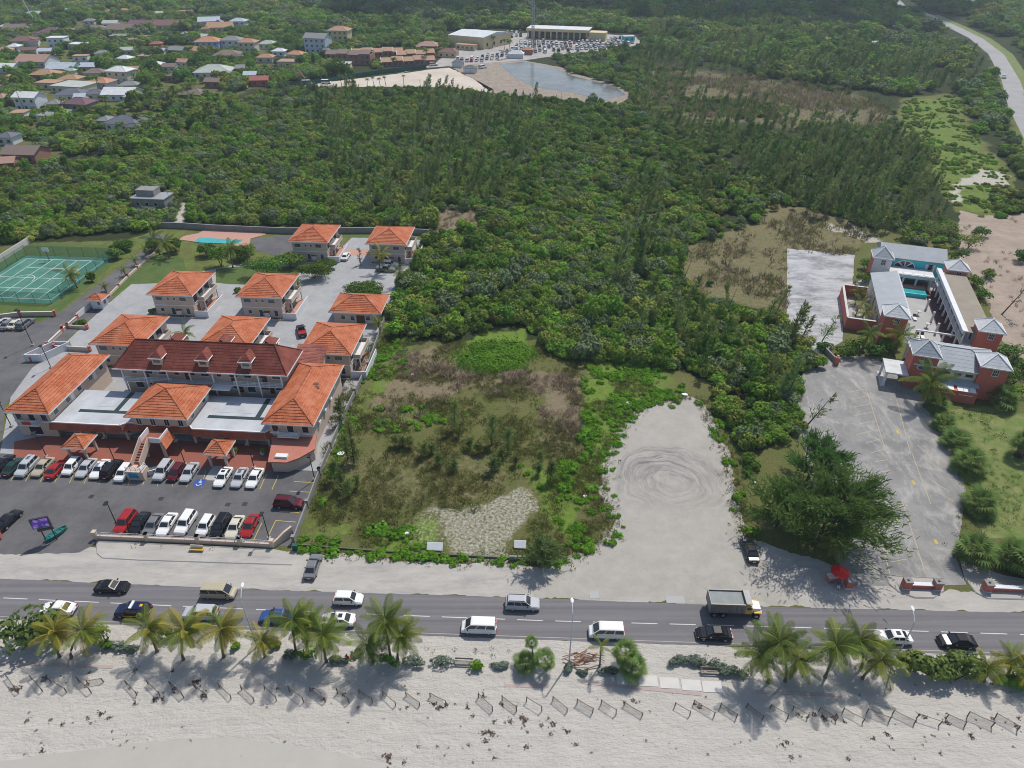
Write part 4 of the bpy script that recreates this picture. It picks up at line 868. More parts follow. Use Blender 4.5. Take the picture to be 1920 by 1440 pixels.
# ---- swimming pool and its pale deck
pd = empty('swimming_pool', P(420, 446), PR, 'kidney shaped pool on a pink deck behind the trees', 'pool')
def loc_poly(o, pts): 
    inv = Matrix.Rotation(-o.rotation_euler.z, 3, 'Z'); return [tuple((inv @ (P(*p)-o.location))[:2]) for p in pts]
MB().prism(loc_poly(pd, [(335, 450), (345, 443), (372, 438), (385, 430), (480, 432), (500, 440), (470, 448), (468, 460), (455, 464), (430, 458), (380, 455)]), 0, .12).build('deck', M['pink_paving'], pd)
MB().prism(loc_poly(pd, [(362, 454), (375, 446), (420, 449), (456, 450), (448, 458), (380, 456)]), .12, .16).build('water', M['pool_water'], pd)
sheet('back_drive', [(470, 448), (545, 440), (562, 452), (550, 470), (520, 480), (480, 470)], .026, 'parking_asphalt', 0, 2, 'grey asphalt behind the pool')
for a, n_ in (((568, 592), 3), ((648, 480), 2)):
    pass
sheet('pink_bays', [(552, 582), (584, 562), (566, 566), (540, 587)], .03, 'pink_paving', 0, 2, 'pink paved parking bays beside the condominium')
sheet('pink_drive', [(640, 467), (690, 467), (695, 478), (632, 478)], .03, 'pink_paving', 0, 2, 'pink paved forecourt between the rear condominiums')
# ---- grey unfinished block building in the thicket
ub = empty('unfinished_building', P(278, 392), R(-6), 'flat roofed grey block building half hidden in the thicket', 'building')
MB().box(-5, 6, 0, 6, 0, 3.2).build('wall', M['grey_block'], ub); MB().box(-5.2, 6.2, -.2, 6.2, 3.2, 3.45).build('roof', M['grey_metal'], ub)
MB().box(-4, 2, 2, 6, 3.45, 5.4).build('upper_wall', M['grey_block'], ub)
for x in (-3, 0, 3): window(ub, x, 0, 1., 1., 1.1, 0, gm_='dark_glass')
# ---- the pink and white hotel (own frame: origin at the front left corner of its lobby tower)
HR = R(-18); HO = Vector((78.9, 115, 0)); HX = Vector((math.cos(HR), math.sin(HR), 0)); HY = Vector((-math.sin(HR), math.cos(HR), 0))
def hl(x, y, z=0): return HO+HX*x+HY*y+Vector((0, 0, z))
def hthing(name, x, y, label, cat='building'): return empty(name, hl(x, y), HR, label, cat)
def tower(x, y, w_, d, h_, label, wm='red_wall', roof='hotel_white_roof', front=None, rise=1.9, sides=None):
    o = hthing('hotel_tower', x, y, label, 'tower')
    MB().box(0, w_, 0, d, 0, h_).build('wall', M[wm], o)
    if front: MB().box(.02, w_-.02, -.03, 0, 0, h_-.02).build('front_facing', M[front], o)
    hip_roof(o, 0, w_, 0, d, h_+.05, rise, roof, over=.35, axis='y', n=5, step=.02, trim='white_paint', ridge=.4, capm='white_paint')
    window(o, w_*.55, -.03 if front else 0, h_-1.75, .95, 1.25, 0, grid=2, gm_='dark_glass')
    return o
fb = hthing('hotel_lobby', 0, 0, 'grey roofed hotel lobby building between two red towers')
MB().box(.9, 15.6, .2, 9.9, 0, 5.4).build('wall', M['cream_wall'], fb)
hip_roof(fb, .9, 15.6, .2, 9.9, 5.5, 2.1, 'hotel_roof', over=.35, axis='x', n=6, step=.02, trim='white_paint', capm='hotel_roof')
for x in (4.9, 6.6, 8.6, 10.6): window(fb, x, .2, 4.1, 1.3, .6, 0, fm='cream_wall', gm_='dark_glass' if x in (4.9, 10.6) else 'window_glass')
q = MB(); q.box(4.6, 12.2, -2.9, .19, 0, 2.5); q.build('annex_wall', M['red_wall'], fb)
q = MB(); q.loft([[(4.4, -1.4, 2.75), (12.6, -1.4, 2.75), (12.6, -1.4, 2.85), (4.4, -1.4, 2.85)], [(4.4, .18, 3.35), (12.6, .18, 3.35), (12.6, .18, 3.45), (4.4, .18, 3.45)]]); q.build('annex_roof', M['hotel_roof'], fb)
for x0, x1 in ((4.9, 8.1), (8.7, 11.9)):
    sk = MB(); sk.loft([[(x0, -2.85, 2.52), (x1, -2.85, 2.52), (x1, -2.85, 2.58), (x0, -2.85, 2.58)], [(x0, -1.42, 2.7), (x1, -1.42, 2.7), (x1, -1.42, 2.76), (x0, -1.42, 2.76)]]); so_ = sk.build('skylight', M['white_paint'], fb)
    for k in range(1, 3): xx = x0+(x1-x0)*k/3; q = MB(); q.bar((xx, -2.85, 2.6), (xx, -1.42, 2.78), .05); q.build('bar', M['grey_metal'], so_)
    MB().box(x0+.4, x1-.4, -2.97, -2.9, 1.75, 1.85).build('ledge', M['white_paint'], fb)
t1 = tower(0, 0, 4.5, 4.6, 7.5, 'red lobby tower with grey roof and blue oval sign', roof='hotel_roof', rise=2.3)
q = MB(); q.loft([[(2.0+.85*math.cos(a), z, 4.75+.5*math.sin(a)) for a in np.linspace(0, 2*math.pi, 20, endpoint=False)] for z in (-.10, 0)]); q.build('oval_sign', M['sign_white'], t1)
q = MB(); q.loft([[(2.05+.68*math.cos(a), z, 4.75+.36*math.sin(a)) for a in np.linspace(0, 2*math.pi, 20, endpoint=False)] for z in (-.13, -.1)]); q.build('oval_emblem', M['sign_blue'], t1)
for i, x in enumerate((2.8, 3.1, 3.4, 3.7, 4.0)): MB().box(x, x+.2, -.07, 0, 4.5, 4.95 if i % 2 else 4.85).build('letter', M['sign_blue'], t1)
tower(11.8, -.5, 4.7, 4.5, 7.4, 'red tower with white pyramid roof beside the lawn palms')
tower(-3.6, 15.2, 4.5, 4.4, 7.5, 'red tower with white pyramid roof at the corner of the walled garden')
t4 = tower(14.3, 14.3, 4.3, 4.4, 7.5, 'red tower with white pyramid roof next to the bare earth')
t5 = tower(13.8, 46, 4.4, 4.4, 7., 'pink tower with white pyramid roof at the far end of the balconied wing', wm='pink_wall')
t6 = tower(-2.3, 49.9, 4.3, 4.6, 6.2, 'white fronted hotel tower with grey hip roof beside the turquoise wall', roof='hotel_roof', front='white_wall', rise=2.2)
window(t4, 1.6, 0, 2.2, 1., 1.2, 0, grid=2, gm_='dark_glass')
pc = hthing('porte_cochere', -4, -1.3, 'white flat porch roof on a column beside the lobby tower', 'porch')
MB().box(-.2, 3.95, -.2, 5.2, 3.1, 3.4).build('roof', M['hotel_white_roof'], pc)
for x, y in ((.15, .15), (.15, 4.8)): MB().box(x-.2, x+.2, y-.2, y+.2, 0, 3.1).build('column', M['white_paint'], pc)
MB().box(-.4, .6, -.4, 5.3, 0, .15).build('plinth', M['pale_concrete'], pc)
# left wing: shed roof
lw2 = hthing('hotel_wing', -3, 19.6, 'grey shed roofed hotel wing beside the walled garden')
MB().prism([(0, 0), (4.7, 0), (4.7, 23.4), (0, 23.4)], 0, 4.6).build('wall', M['cream_wall'], lw2)
q = MB(); q.loft([[(-.5, -.2, 4.62), (5.1, -.2, 5.9), (5.1, -.2, 6.02), (-.5, -.2, 4.74)], [(-.5, 23.7, 4.62), (5.1, 23.7, 5.9), (5.1, 23.7, 6.02), (-.5, 23.7, 4.74)]]); q.build('roof', M['hotel_roof'], lw2)
q = MB(); q.loft([[(.01, y, 4.6), (4.69, y, 4.6), (4.69, y, 5.75), (.01, y, 4.66)] for y in (.01, 23.39)]); q.build('gable', M['cream_wall'], lw2)
MB().box(5.1, 5.45, -.2, 23.7, 5.75, 6.05).build('gutter', M['grey_metal'], lw2)
for y in (1.5, 3.2, 4.9, 9, 13, 17): window(lw2, 0, y, 1.0, 1., 2.2, -math.pi/2, gm_='dark_glass')
for y in np.linspace(2, 21, 7): window(lw2, 4.7, y, 1.2, 1.2, 1.4, math.pi/2, gm_='dark_glass')
# back hall with turquoise front and arched window
bh = hthing('hotel_hall', -.2, 53, 'hotel hall with a turquoise front and white arched window')
MB().box(0, 15.2, .4, 9, 0, 5.4).build('wall', M['cream_wall'], bh); MB().box(.05, 15.15, .34, .4, 0, 5.38).build('front_facing', M['turquoise_wall'], bh)
q = MB(); q.loft([[(-.2, 0, 5.45), (-.2, 4.6, 7.5), (-.2, 9.3, 5.45), (-.2, 9.3, 5.3), (-.2, 0, 5.3)], [(15.4, 0, 5.45), (15.4, 4.6, 7.5), (15.4, 9.3, 5.45), (15.4, 9.3, 5.3), (15.4, 0, 5.3)]]); q.build('roof', M['hotel_roof'], bh)
q = MB(); q.loft([[(x, .45, 5.4), (x, 4.6, 7.3), (x, 8.9, 5.4)] for x in (.02, .3)]); q.build('gable', M['red_wall'], bh)
q = MB(); arc = [(2.6*math.cos(a), 2.0*math.sin(a)) for a in np.linspace(0, math.pi, 15)]
q.loft([[(6+x, .26, 3.0+z) for x, z in arc], [(6+x, .34, 3.0+z) for x, z in arc]]); aw = q.build('arched_window', M['white_paint'], bh)
for a0, a1, r1_ in ((.12, .75, 2.3), (.95, 1.5, 2.2), (1.64, 2.2, 2.2), (2.4, 3.02, 2.3)):
    q = MB(); pts = [(.35*math.cos((a0+a1)/2), .25*math.sin((a0+a1)/2))]+[(r1_*math.cos(a), r1_*.76*math.sin(a)) for a in np.linspace(a0, a1, 5)]
    q.loft([[(6+x, .245, 3.08+z) for x, z in pts], [(6+x, .262, 3.08+z) for x, z in pts]]); q.build('pane', M['dark_glass'], aw)
window(bh, 11.9, .34, 2.6, .9, 2., 0, gm_='dark_glass', name='doorway'); panel(bh, 'shutter', 10.9, .34, 2.6, .8, 2., R(-28), 'white_paint', .05); panel(bh, 'shutter', 12.9, .34, 2.6, .8, 2., R(28), 'white_paint', .05)
# veranda across the back of the court
ve = hthing('veranda', 1.8, 47.3, 'white pillared veranda with roof lights below the turquoise wall', 'veranda')
MB().box(0, 10.4, 0, 5.5, 3.05, 3.3).build('roof', M['hotel_white_roof'], ve); MB().box(-.05, 10.45, -.15, 0, 2.9, 3.75).build('parapet', M['white_wall'], ve)
for x in (.8, 3.3, 5.8, 8.2): MB().box(x, x+2., 1.2, 2.2, 3.3, 3.4).build('skylight', M['sign_white'], ve)
for x in (.4, 3.4, 6.4, 9.6): MB().box(x-.2, x+.2, .02, .42, 0, 3.05).build('column', M['white_paint'], ve)
MB().box(0, 10.4, -1.5, 5.4, .023, .08).build('floor', M['terracotta_dark'] if 'terracotta_dark' in M else mat('terracotta_dark', (.16, .065, .055), .8, (.13, .055, .05), 1.), ve)
# balconied right wing
bw_ = hthing('balcony_wing', 12.4, 15.8, 'two storey hotel wing with white balconies over a colonnade')
MB().box(1.9, 5.2, 0, 30., 0, 5.9).build('wall', M['white_wall'], bw_)
q = MB(); q.box(-.5, 5.4, -.2, 30.3, 5.9, 6.05); q.build('roof', M['hotel_tan_roof'], bw_)
q = MB(); q.box(-.75, -.5, -.2, 32., 5.55, 6.3); q.build('parapet', M['white_wall'], bw_); MB().box(-.495, .35, -.2, 32., 6.06, 6.2).build('coping', M['white_wall'], bw_)
MB().box(-.2, 1.9, 0, 31.5, 2.75, 2.98).build('balcony_slab', M['white_paint'], bw_); MB().box(-1.6, 1.9, -1., 32, .023, .1).build('floor', M['terracotta_dark'], bw_)
for i, y in enumerate(np.linspace(.6, 31, 10)):
    MB().box(-.15, .15, y-.15, y+.15, .1, 2.75).build('column', M['white_paint'], bw_); MB().box(-.25, .25, y-.25, y+.25, .1, .45).build('column_base', M['sign_blue'], bw_); MB().box(-.1, .12, y-.1, y+.1, 2.98, 5.55).build('upper_post', M['white_paint'], bw_)
railing(bw_, [(-.1, .6), (-.1, 31)], 2.98, 1.05, 'white_paint', 3.4)
for y in np.linspace(2.3, 29, 9): window(bw_, 1.9, y, 3.1, 1.6, 2., -math.pi/2, gm_='dark_glass'); window(bw_, 1.9, y, .3, 1.6, 2., -math.pi/2, gm_='dark_glass')
for i, (x, y) in enumerate(((9.6, 37), (9.7, 30.5), (9.8, 25))):
    o = hthing('garden_pillar', x, y, 'white square pillar standing free in the hotel court, %s' % ('farthest', 'middle one', 'nearest the pergola')[i], 'pillar'); o['group'] = 'free pillars in the hotel court'; MB().box(-.2, .2, -.2, .2, 0, 2.6).build('shaft', M['white_paint'], o)
pg = hthing('pergola', 4.2, 19.4, 'white pergola beam on posts across the hotel court', 'pergola')
MB().box(0, 8.3, -.15, .15, 2.8, 3.1).build('beam', M['white_paint'], pg)
for x in (.2, 5.6, 8.1): MB().box(x-.15, x+.15, -.14, .14, 0, 2.8).build('post', M['white_paint'], pg)
hp_ = hthing('hotel_pool', 3., 42.6, 'turquoise tiled raised pool with a pale coping', 'pool')
MB().box(0, 7.4, 0, .3, 0, 1.0).build('tiled_wall', M['turquoise_wall'], hp_); MB().box(0, 7.4, .3, 3.2, 0, .8).build('water', M['pool_water'], hp_); MB().box(-.1, 7.5, 3.2, 5., 0, 1.05).build('coping', M['pink_paving'], hp_)
def hotel_item(x, y, label, kind):
    o = hthing('bird_table' if kind == 'table' else 'sun_lounger', x, y, label, 'garden table' if kind == 'table' else 'lounger')
    if kind == 'table':
        MB().tube([(0, 0, 0), (0, 0, 1.)], .12, 6).build('stem', M['white_wall'], o); MB().tube([(0, 0, 1.), (0, 0, 1.12)], .55, 10).build('top', M['pale_concrete'], o)
    else:
        MB().box(-.35, .35, -.9, .6, .25, .4).build('seat', M['sign_white'], o); q = MB(); q.loft([[(-.35, .6, .25), (.35, .6, .25), (.35, .6, .4), (-.35, .6, .4)], [(-.35, 1.1, .8), (.35, 1.1, .8), (.35, 1.1, .95), (-.35, 1.1, .95)]]); q.build('backrest', M['dark_metal'], o)
        for sx in (-.3, .3):
            for sy in (-.8, .5): MB().box(sx-.04, sx+.04, sy-.04, sy+.04, 0, .25).build('leg', M['sign_white'], o)
for x, y, l in ((7.2, 33, 'round pale garden table mid hotel court'), (8.3, 27.2, 'round pale garden table left of the colonnade'), (8.2, 16.6, 'round pale garden table behind the lobby roof')): hotel_item(x, y, l, 'table')
for x, y, l in ((6.2, 30.5, 'white lounger with dark back, mid hotel court'), (5.6, 21.6, 'white lounger with dark back beside the pergola beam'), (6.6, 21.8, 'white lounger with dark back at the pergola post')): hotel_item(x, y, l, 'lounger')
# walled garden
wg = wall_run([hl(-9.6, 38.4), hl(-9.6, 20.9), hl(-3.65, 20.9)], 2.9, .35, 'red_wall', 'red garden wall with white coping beside the bleached paving', name='garden_wall', cap='pale_concrete', world=True)
wall_run([hl(-9.6, 38.4), hl(-4, 38.4)], 2.9, .35, 'red_wall', 'short red garden wall returning to the hotel wing', name='garden_wall', cap='pale_concrete', world=True)
lw3 = wall_run([(1537, 650), (1565, 680)], 1.2, .35, 'grey_block', 'grey wall with a red post and globe lamp at the hotel driveway', name='entrance_wall')
k = MB(); k.box(-.4, .4, -.4, .4, 0, 1.7); pst = k.build('post', M['red_wall'], lw3); pst.location = P(1567, 683)-P(1537, 650)
k = MB(); k.loft([[(.25*math.sin(t)*math.cos(a), .25*math.sin(t)*math.sin(a), 2.05-.25*math.cos(t)) for a in np.linspace(0, 6.283, 8, endpoint=False)] for t in (.2, .8, 1.57, 2.3, 2.95)]); k.build('globe_lamp', M['sign_white'], pst)
# roadside entrance walls of the hotel
def entrance_wall(A, B, label):
    a, b_ = P(*A), P(*B); o = empty('entrance_wall', a, math.atan2((b_-a).y, (b_-a).x), label, 'wall', 'red walls at the hotel entrance'); L = (b_-a).length
    for x in (0, L):
        q = MB(); q.box(x-.5, x+.5, -.5, .5, 0, 1.4); p_ = q.build('post', M['red_wall'], o); MB().box(x-.55, x+.55, -.55, .55, 1.4, 1.58).build('cap', M['grey_block'], p_); MB().box(x-.56, x+.56, -.56, .56, 0, .22).build('plinth', M['white_wall'], p_)
        MB().tube([(x, 0, 1.58), (x, 0, 1.75)], .16, 8).build('lamp_base', M['dark_metal'], p_)
    MB().box(.5, L-.5, -.25, .25, 0, .75).build('wall', M['red_wall'], o); MB().box(.5, L-.5, -.32, .32, .75, .87).build('coping', M['white_wall'], o)
    return o
entrance_wall((1697, 1101), (1754, 1103), 'low red wall between two capped posts in the hotel driveway')
entrance_wall((1848, 1106), (1975, 1112), 'red entrance wall running out of view beside the fat palms')
o = empty('entrance_post', P(1589, 1100), 0, 'single red gate post with grey cap beside the red parasol', 'post'); MB().box(-.5, .5, -.5, .5, 0, 1.4).build('shaft', M['red_wall'], o); MB().box(-.56, .56, -.56, .56, 1.4, 1.58).build('cap', M['grey_block'], o); MB().box(-.56, .56, -.56, .56, 0, .22).build('plinth', M['white_wall'], o)
for nm, pts in (('kerb_island', [(1661, 1080), (1668, 1096), (1685, 1110), (1715, 1121), (1750, 1121), (1768, 1108), (1770, 1086), (1700, 1082)]), ('kerb_island.001', [(1802, 1052), (1810, 1085), (1830, 1112), (1850, 1122), (1990, 1126), (1990, 1100), (1880, 1080)])):
    o = sheet(nm.split('.')[0], pts, .10, 'verge_sand', 0, 1, 'raised sandy kerb island at the hotel entrance')
    w_ = [P(*p) for p in pts]; q = MB(); q.tube(w_+[w_[0]], .13, 4, cap=False); k_ = q.build('kerb', M['concrete'], o); k_.location.z = .05
# hotel car park lines
hpk = SHEETS['hotel_parking']
def line(parent, a, b_, m, w_=.1, z=.028):
    a, b_ = P(*a), P(*b_); n = Vector((-(b_-a).y, (b_-a).x, 0)).normalized()*w_/2; Z = Vector((0, 0, z)); MB().face([a-n+Z, b_-n+Z, b_+n+Z, a+n+Z]).build('parking_line', M[m], parent)
for a, b_ in (((1624, 730), (1661, 846)), ((1634, 940), (1668, 1075)), ((1690, 935), (1735, 1075)), ((1681, 750), (1707, 850)), ((1710, 850), (1745, 945)), ((1593, 735), (1624, 730)), ((1598, 748), (1628, 742)), ((1597, 764), (1634, 757)), ((1600, 780), (1638, 772)), ((1612, 795), (1643, 789)), ((1605, 815), (1648, 805)), ((1625, 830), (1654, 823)), ((1634, 849), (1660, 842)), ((1640, 866), (1665, 862)), ((1648, 886), (1668, 882)), ((1646, 956), (1702, 948)), ((1660, 980), (1683, 974)), ((1670, 1054), (1702, 1048)), ((1720, 835), (1760, 868)), ((1728, 854), (1768, 885)), ((1738, 895), (1780, 922)), ((1734, 908), (1788, 940))): line(hpk, a, b_, 'pale_yellow_line')
for p in ((1755, 1016), (1683, 810), (1713, 905)): line(hpk, (p[0]-2, p[1]-4), (p[0]+2, p[1]+4), 'yellow_line', .45)
# plaza car park bays
for a, b_ in [((487, 917), (500, 888)), ((510, 918), (522, 891)), ((551, 903), (588, 905)), ((543, 921), (581, 923)), ((524, 959), (561, 961)), ((476, 1012), (491, 980)), ((500, 1012), (517, 976)), ((517, 976), (555, 979)), ((334, 1004), (345, 978)), ((305, 1004), (320, 978)), ((455, 1010), (470, 980))]: line(pk, a, b_, 'yellow_line', .12, .02)
for i in range(15): line(pk, (20+i*27.5, 902+i*.9), (40+i*26.6, 868+i*1.1), 'yellow_line', .1, .019)
MB().box(-1., 1., -1.8, 1.8, 0, .003).build('loading_hatch', M['concrete'], pk).matrix_local = Matrix.Translation(P(402, 887, .02)) @ Matrix.Rotation(PR, 4, 'Z')
sg = MB().box(-.9, .9, -.9, .9, 0, .003).build('wheelchair_panel', M['sign_blue'], pk); sg.matrix_local = Matrix.Translation(P(374, 905, .021)) @ Matrix.Rotation(PR, 4, 'Z')
q = MB(); ring = [(.42*math.cos(a), -.25+.42*math.sin(a)) for a in np.linspace(-2.8, .6, 10)]
for a, b_ in zip(ring, ring[1:]): a, b_ = Vector((*a, .006)), Vector((*b_, .006)); n = Vector((-(b_-a).y, (b_-a).x, 0)).normalized()*.07; q.face([a-n, b_-n, b_+n, a+n])
for a, b_ in (((-.05, .45), (-.05, -.05)), ((-.05, .0), (.35, 0)), ((.35, 0), (.5, -.4)), ((-.05, .25), (.25, .25)), ((-.05, .55), (-.05, .75))): a, b_ = Vector((*a, .006)), Vector((*b_, .006)); n = Vector((-(b_-a).y, (b_-a).x, 0)).normalized()*.09; q.face([a-n, b_-n, b_+n, a+n])
q.build('wheelchair_symbol', M['sign_white'], sg)
for p in ((171, 931), (427, 946), (459, 945), (302, 935)):
    MB().box(-.4, .4, -.4, .4, 0, .003).build('drain_cover', M['dark_metal'], pk).matrix_local = Matrix.Translation(P(*p, .021)) @ Matrix.Rotation(PR, 4, 'Z')
# ================================================================== VEHICLES
def paint(name, c, rough=.15, metal=0.): return mat('paint_'+name, c, rough, spec=.35, metal=metal)
PAINT = {k: paint(k, c) for k, c in dict(white=(.72, .72, .71), silver=(.42, .43, .45), grey=(.16, .165, .175), black=(.012, .012, .015), navy=(.012, .02, .06), blue=(.03, .07, .22), red=(.30, .018, .02), maroon=(.09, .012, .018), green=(.012, .045, .035), beige=(.40, .35, .26), cream=(.56, .53, .44), teal=(.03, .17, .155), yellow=(.62, .36, .02)).items()}
mat('head_lamp', (.75, .77, .8), .15, spec=.8); mat('tail_lamp', (.35, .015, .012), .25, spec=.6); mat('plate_white', (.7, .7, .68), .5)
KINDS_ = dict(
 sedan=dict(L=4.7, W=1.8, st=[(-2.35, .58, .82), (-2.25, .86, .93), (-1.6, .96, 1), (-.9, .95, 1), (.8, .94, 1), (1.7, .82, .97), (2.15, .70, .9), (2.33, .52, .78)], gb=(-1.8, 1.1), gr=(-.95, .25), zb=.93, zr=1.43),
 coupe=dict(L=4.6, W=1.85, st=[(-2.3, .58, .84), (-2.2, .88, .94), (-1.6, .95, 1), (-.9, .93, 1), (.6, .92, 1), (1.7, .80, .97), (2.1, .68, .9), (2.28, .5, .78)], gb=(-1.85, .85), gr=(-.85, .05), zb=.91, zr=1.32),
 hatch=dict(L=4.0, W=1.75, st=[(-2.0, .6, .9), (-1.95, 1.0, .96), (-1.3, 1.02, 1), (0, 1.0, 1), (.9, .98, 1), (1.5, .88, .96), (1.85, .72, .9), (1.98, .52, .8)], gb=(-1.9, 1.1), gr=(-1.65, .35), zb=.99, zr=1.58),
 suv=dict(L=4.7, W=1.88, st=[(-2.35, .62, .9), (-2.3, 1.06, .96), (-1.6, 1.1, 1), (0, 1.08, 1), (1.0, 1.06, 1), (1.8, .98, .97), (2.2, .84, .92), (2.34, .6, .84)], gb=(-2.22, 1.15), gr=(-2.0, .4), zb=1.06, zr=1.74),
 van=dict(L=4.7, W=1.78, st=[(-2.35, .6, .93), (-2.3, 1.1, .97), (-1.6, 1.14, 1), (0, 1.12, 1), (1.3, 1.08, 1), (1.9, .98, .97), (2.22, .82, .93), (2.34, .58, .86)], gb=(-2.27, 1.85), gr=(-2.15, .95), zb=1.08, zr=1.92),
 pickup=dict(L=5.2, W=1.85, st=[(-2.6, .6, .95), (-2.58, 1.0, .97), (-1.6, 1.02, 1), (-.5, 1.02, 1), (1.1, 1.02, 1), (2.0, .95, .97), (2.4, .82, .92), (2.58, .58, .84)], gb=(-.75, 1.25), gr=(-.6, .55), zb=1.0, zr=1.68))
def car_body(k, mb):
    s_ = KINDS_[k]; hw = s_['W']/2; rings = []
    for x, top, ws in s_['st']:
        w_ = hw*ws; z0 = .24
        rings.append([(x, -w_*.9, z0), (x, w_*.9, z0), (x, w_, z0+.16), (x, w_, top-.14), (x, w_*.86, top), (x, -w_*.86, top), (x, -w_, top-.14), (x, -w_, z0+.16)])
    mb.loft(rings)
    return hw
def green(k):
    s_ = KINDS_[k]; hw = s_['W']/2; b0, b1 = s_['gb']; r0_, r1_ = s_['gr']; zb, zr = s_['zb'], s_['zr']; bw, rw_ = hw*.9, hw*(.70 if k != 'van' else .8)
    B = [Vector((b0, -bw, zb)), Vector((b1, -bw, zb)), Vector((b1, bw, zb)), Vector((b0, bw, zb))]
    T = [Vector((r0_, -rw_, zr)), Vector((r1_, -rw_, zr)), Vector((r1_, rw_, zr)), Vector((r0_, rw_, zr))]
    return B, T
def pane_quad(c, fx=.07, fy=.12, off=.012):
    """glass pane inset in the quad c (bottom 2, top 2), with its own thickness"""
    a, b_, c_, d = c; n = (b_-a).cross(d-a).normalized()
    def q(u, v): return (a.lerp(b_, u)).lerp(d.lerp(c_, u), v)
    f = [q(fx, fy), q(1-fx, fy), q(1-fx, 1-fy), q(fx, 1-fy)]
    return MB().loft([[p-n*.01 for p in f], [p+n*off for p in f]])
CARS = {}
def car_meshes(k):
    if k in CARS: return CARS[k]
    d = {}; mb = MB(); hw = car_body(k, mb); B, T = green(k); s_ = KINDS_[k]
    mb.loft([B, T]); t2 = [p.lerp((T[0]+T[2])/2, .18)+Vector((0, 0, .045)) for p in T]; mb.loft([T, t2])
    if k == 'pickup':
        mb.box(-2.5, -.8, -.8, .8, .98, 1.03)
        for y in (-.9, .83): mb.box(-2.56, -.78, y, y+.07, 1.0, 1.14)
        mb.box(-2.58, -2.5, -.85, .85, 1.0, 1.14)
    for x in (-s_['L']*.29, s_['L']*.31):   # wheel arches
        for y in (-1, 1): mb.box(x-.36, x+.36, min(y*(hw-.02), y*(hw+.025)), max(y*(hw-.02), y*(hw+.025)), .5, .72)
    me = mb.mesh('body', PAINT['white']); d['body'] = me
    d['windshield'] = pane_quad([B[1], B[2], T[2], T[1]]).mesh('windshield', M['dark_glass'])
    d['rear_window'] = pane_quad([B[3], B[0], T[0], T[3]], .09, .15).mesh('rear_window', M['dark_glass'])
    for sgn, (a, b_, c_, e) in ((-1, (B[0], B[1], T[1], T[0])), (1, (B[2], B[3], T[3], T[2]))):
        n = 3 if k in ('van', 'suv') else 2
        if k == 'pickup': n = 2
        for i in range(n):
            u0, u1 = (i+.0)/n, (i+1)/n
            qd = [a.lerp(b_, u0), a.lerp(b_, u1), e.lerp(c_, u1), e.lerp(c_, u0)]
            d.setdefault('side', []).append(pane_quad(qd, .05, .14).mesh('side_window', M['dark_glass']))
    w_ = MB(); w_.loft([[(.32*r_*math.cos(a), y, .32*r_*math.sin(a)) for a in np.linspace(0, 2*math.pi, 14, endpoint=False)] for y, r_ in ((-.11, .9), (-.08, 1), (.08, 1), (.11, .9))]); d['wheel'] = w_.mesh('wheel', M['rubber'])
    w_ = MB(); w_.loft([[(.2*math.cos(a), y, .2*math.sin(a)) for a in np.linspace(0, 2*math.pi, 10, endpoint=False)] for y in (-.125, .125)]); d['rim'] = w_.mesh('rim', M['rim_metal'])
    d['head'] = MB().box(-.1, .04, -.2, .2, -.07, .07).mesh('headlight', M['head_lamp']); d['tail'] = MB().box(-.04, .08, -.18, .18, -.09, .09).mesh('tail_light', M['tail_lamp'])
    d['mirror'] = MB().box(-.08, .08, -.1, .1, 0, .14).mesh('mirror', PAINT['black'])
    d['plate'] = MB().box(-.02, .02, -.25, .25, 0, .12).mesh('number_plate', M['plate_white'])
    d['bumper'] = MB().box(-.05, .05, -hw*.8, hw*.8, 0, .1).mesh('bumper', M['dark_metal'])
    CARS[k] = d; return d
def car(k, colour, pos, ang, label, group=None, roof=None, z=0.035, cat='car', sc=1.):
    d = car_meshes(k); s_ = KINDS_[k]; hw = s_['W']/2; L = s_['L']
    o = empty('parked_car' if group and 'parked' in group else 'moving_car', (pos.x, pos.y, z), ang, label, cat, group); o.scale = (sc, sc, sc)
    b = inst('body', d['body'], o)
    b.material_slots[0].link = 'OBJECT'; b.material_slots[0].material = PAINT[colour]
    inst('windshield', d['windshield'], o); inst('rear_window', d['rear_window'], o)
    for m_ in d['side']: inst('side_window', m_, o)
    for x in (-L*.29, L*.31):
        for y in (-hw+.1, hw-.1): w_ = inst('wheel', d['wheel'], o, (x, y, .32)); inst('rim', d['rim'], w_)
    fr, re = s_['st'][-2], s_['st'][1]
    for y in (-1, 1):
        inst('headlight', d['head'], o, (fr[0]-.0, y*hw*.62, fr[1]-.12)); inst('tail_light', d['tail'], o, (re[0]-.07, y*hw*.66, re[1]-.16)); inst('mirror', d['mirror'], o, (s_['gb'][1]-.45, y*(hw+.08), s_['zb']))
    inst('number_plate', d['plate'], o, (s_['st'][0][0]-.02, 0, .5)); inst('bumper', d['bumper'], o, (s_['st'][-1][0], 0, .32)); inst('bumper', d['bumper'], o, (s_['st'][0][0], 0, .32))
    if roof == 'sunroof': MB().box(-.75, -.2, -.32, .32, 0, .02).build('sunroof', M['dark_glass'], o).location = (.05, 0, s_['zr']+.035)
    if roof == 'rails':
        for y in (-hw*.6, hw*.6): MB().bar((s_['gr'][0]+.1, y, s_['zr']+.09), (s_['gr'][1]-.1, y, s_['zr']+.09), .05).build('roof_rail', M['dark_metal'], o)
    if roof == 'lightbar':
        MB().box(-.18, .18, -.62, .62, 0, .14).build('light_bar', M['sign_white'], o).location = (-.2, 0, s_['zr']+.04); MB().box(-.2, .2, -.2, .2, 0, .03).build('emblem', PAINT['yellow'], o).location = (-1.5, .0, s_['zr']+.03)
        for y in (-hw-.01, hw+.005): MB().box(-1., 1., y-.005, y+.01, .5, .62).build('side_stripe', PAINT['yellow'], o)
    return o
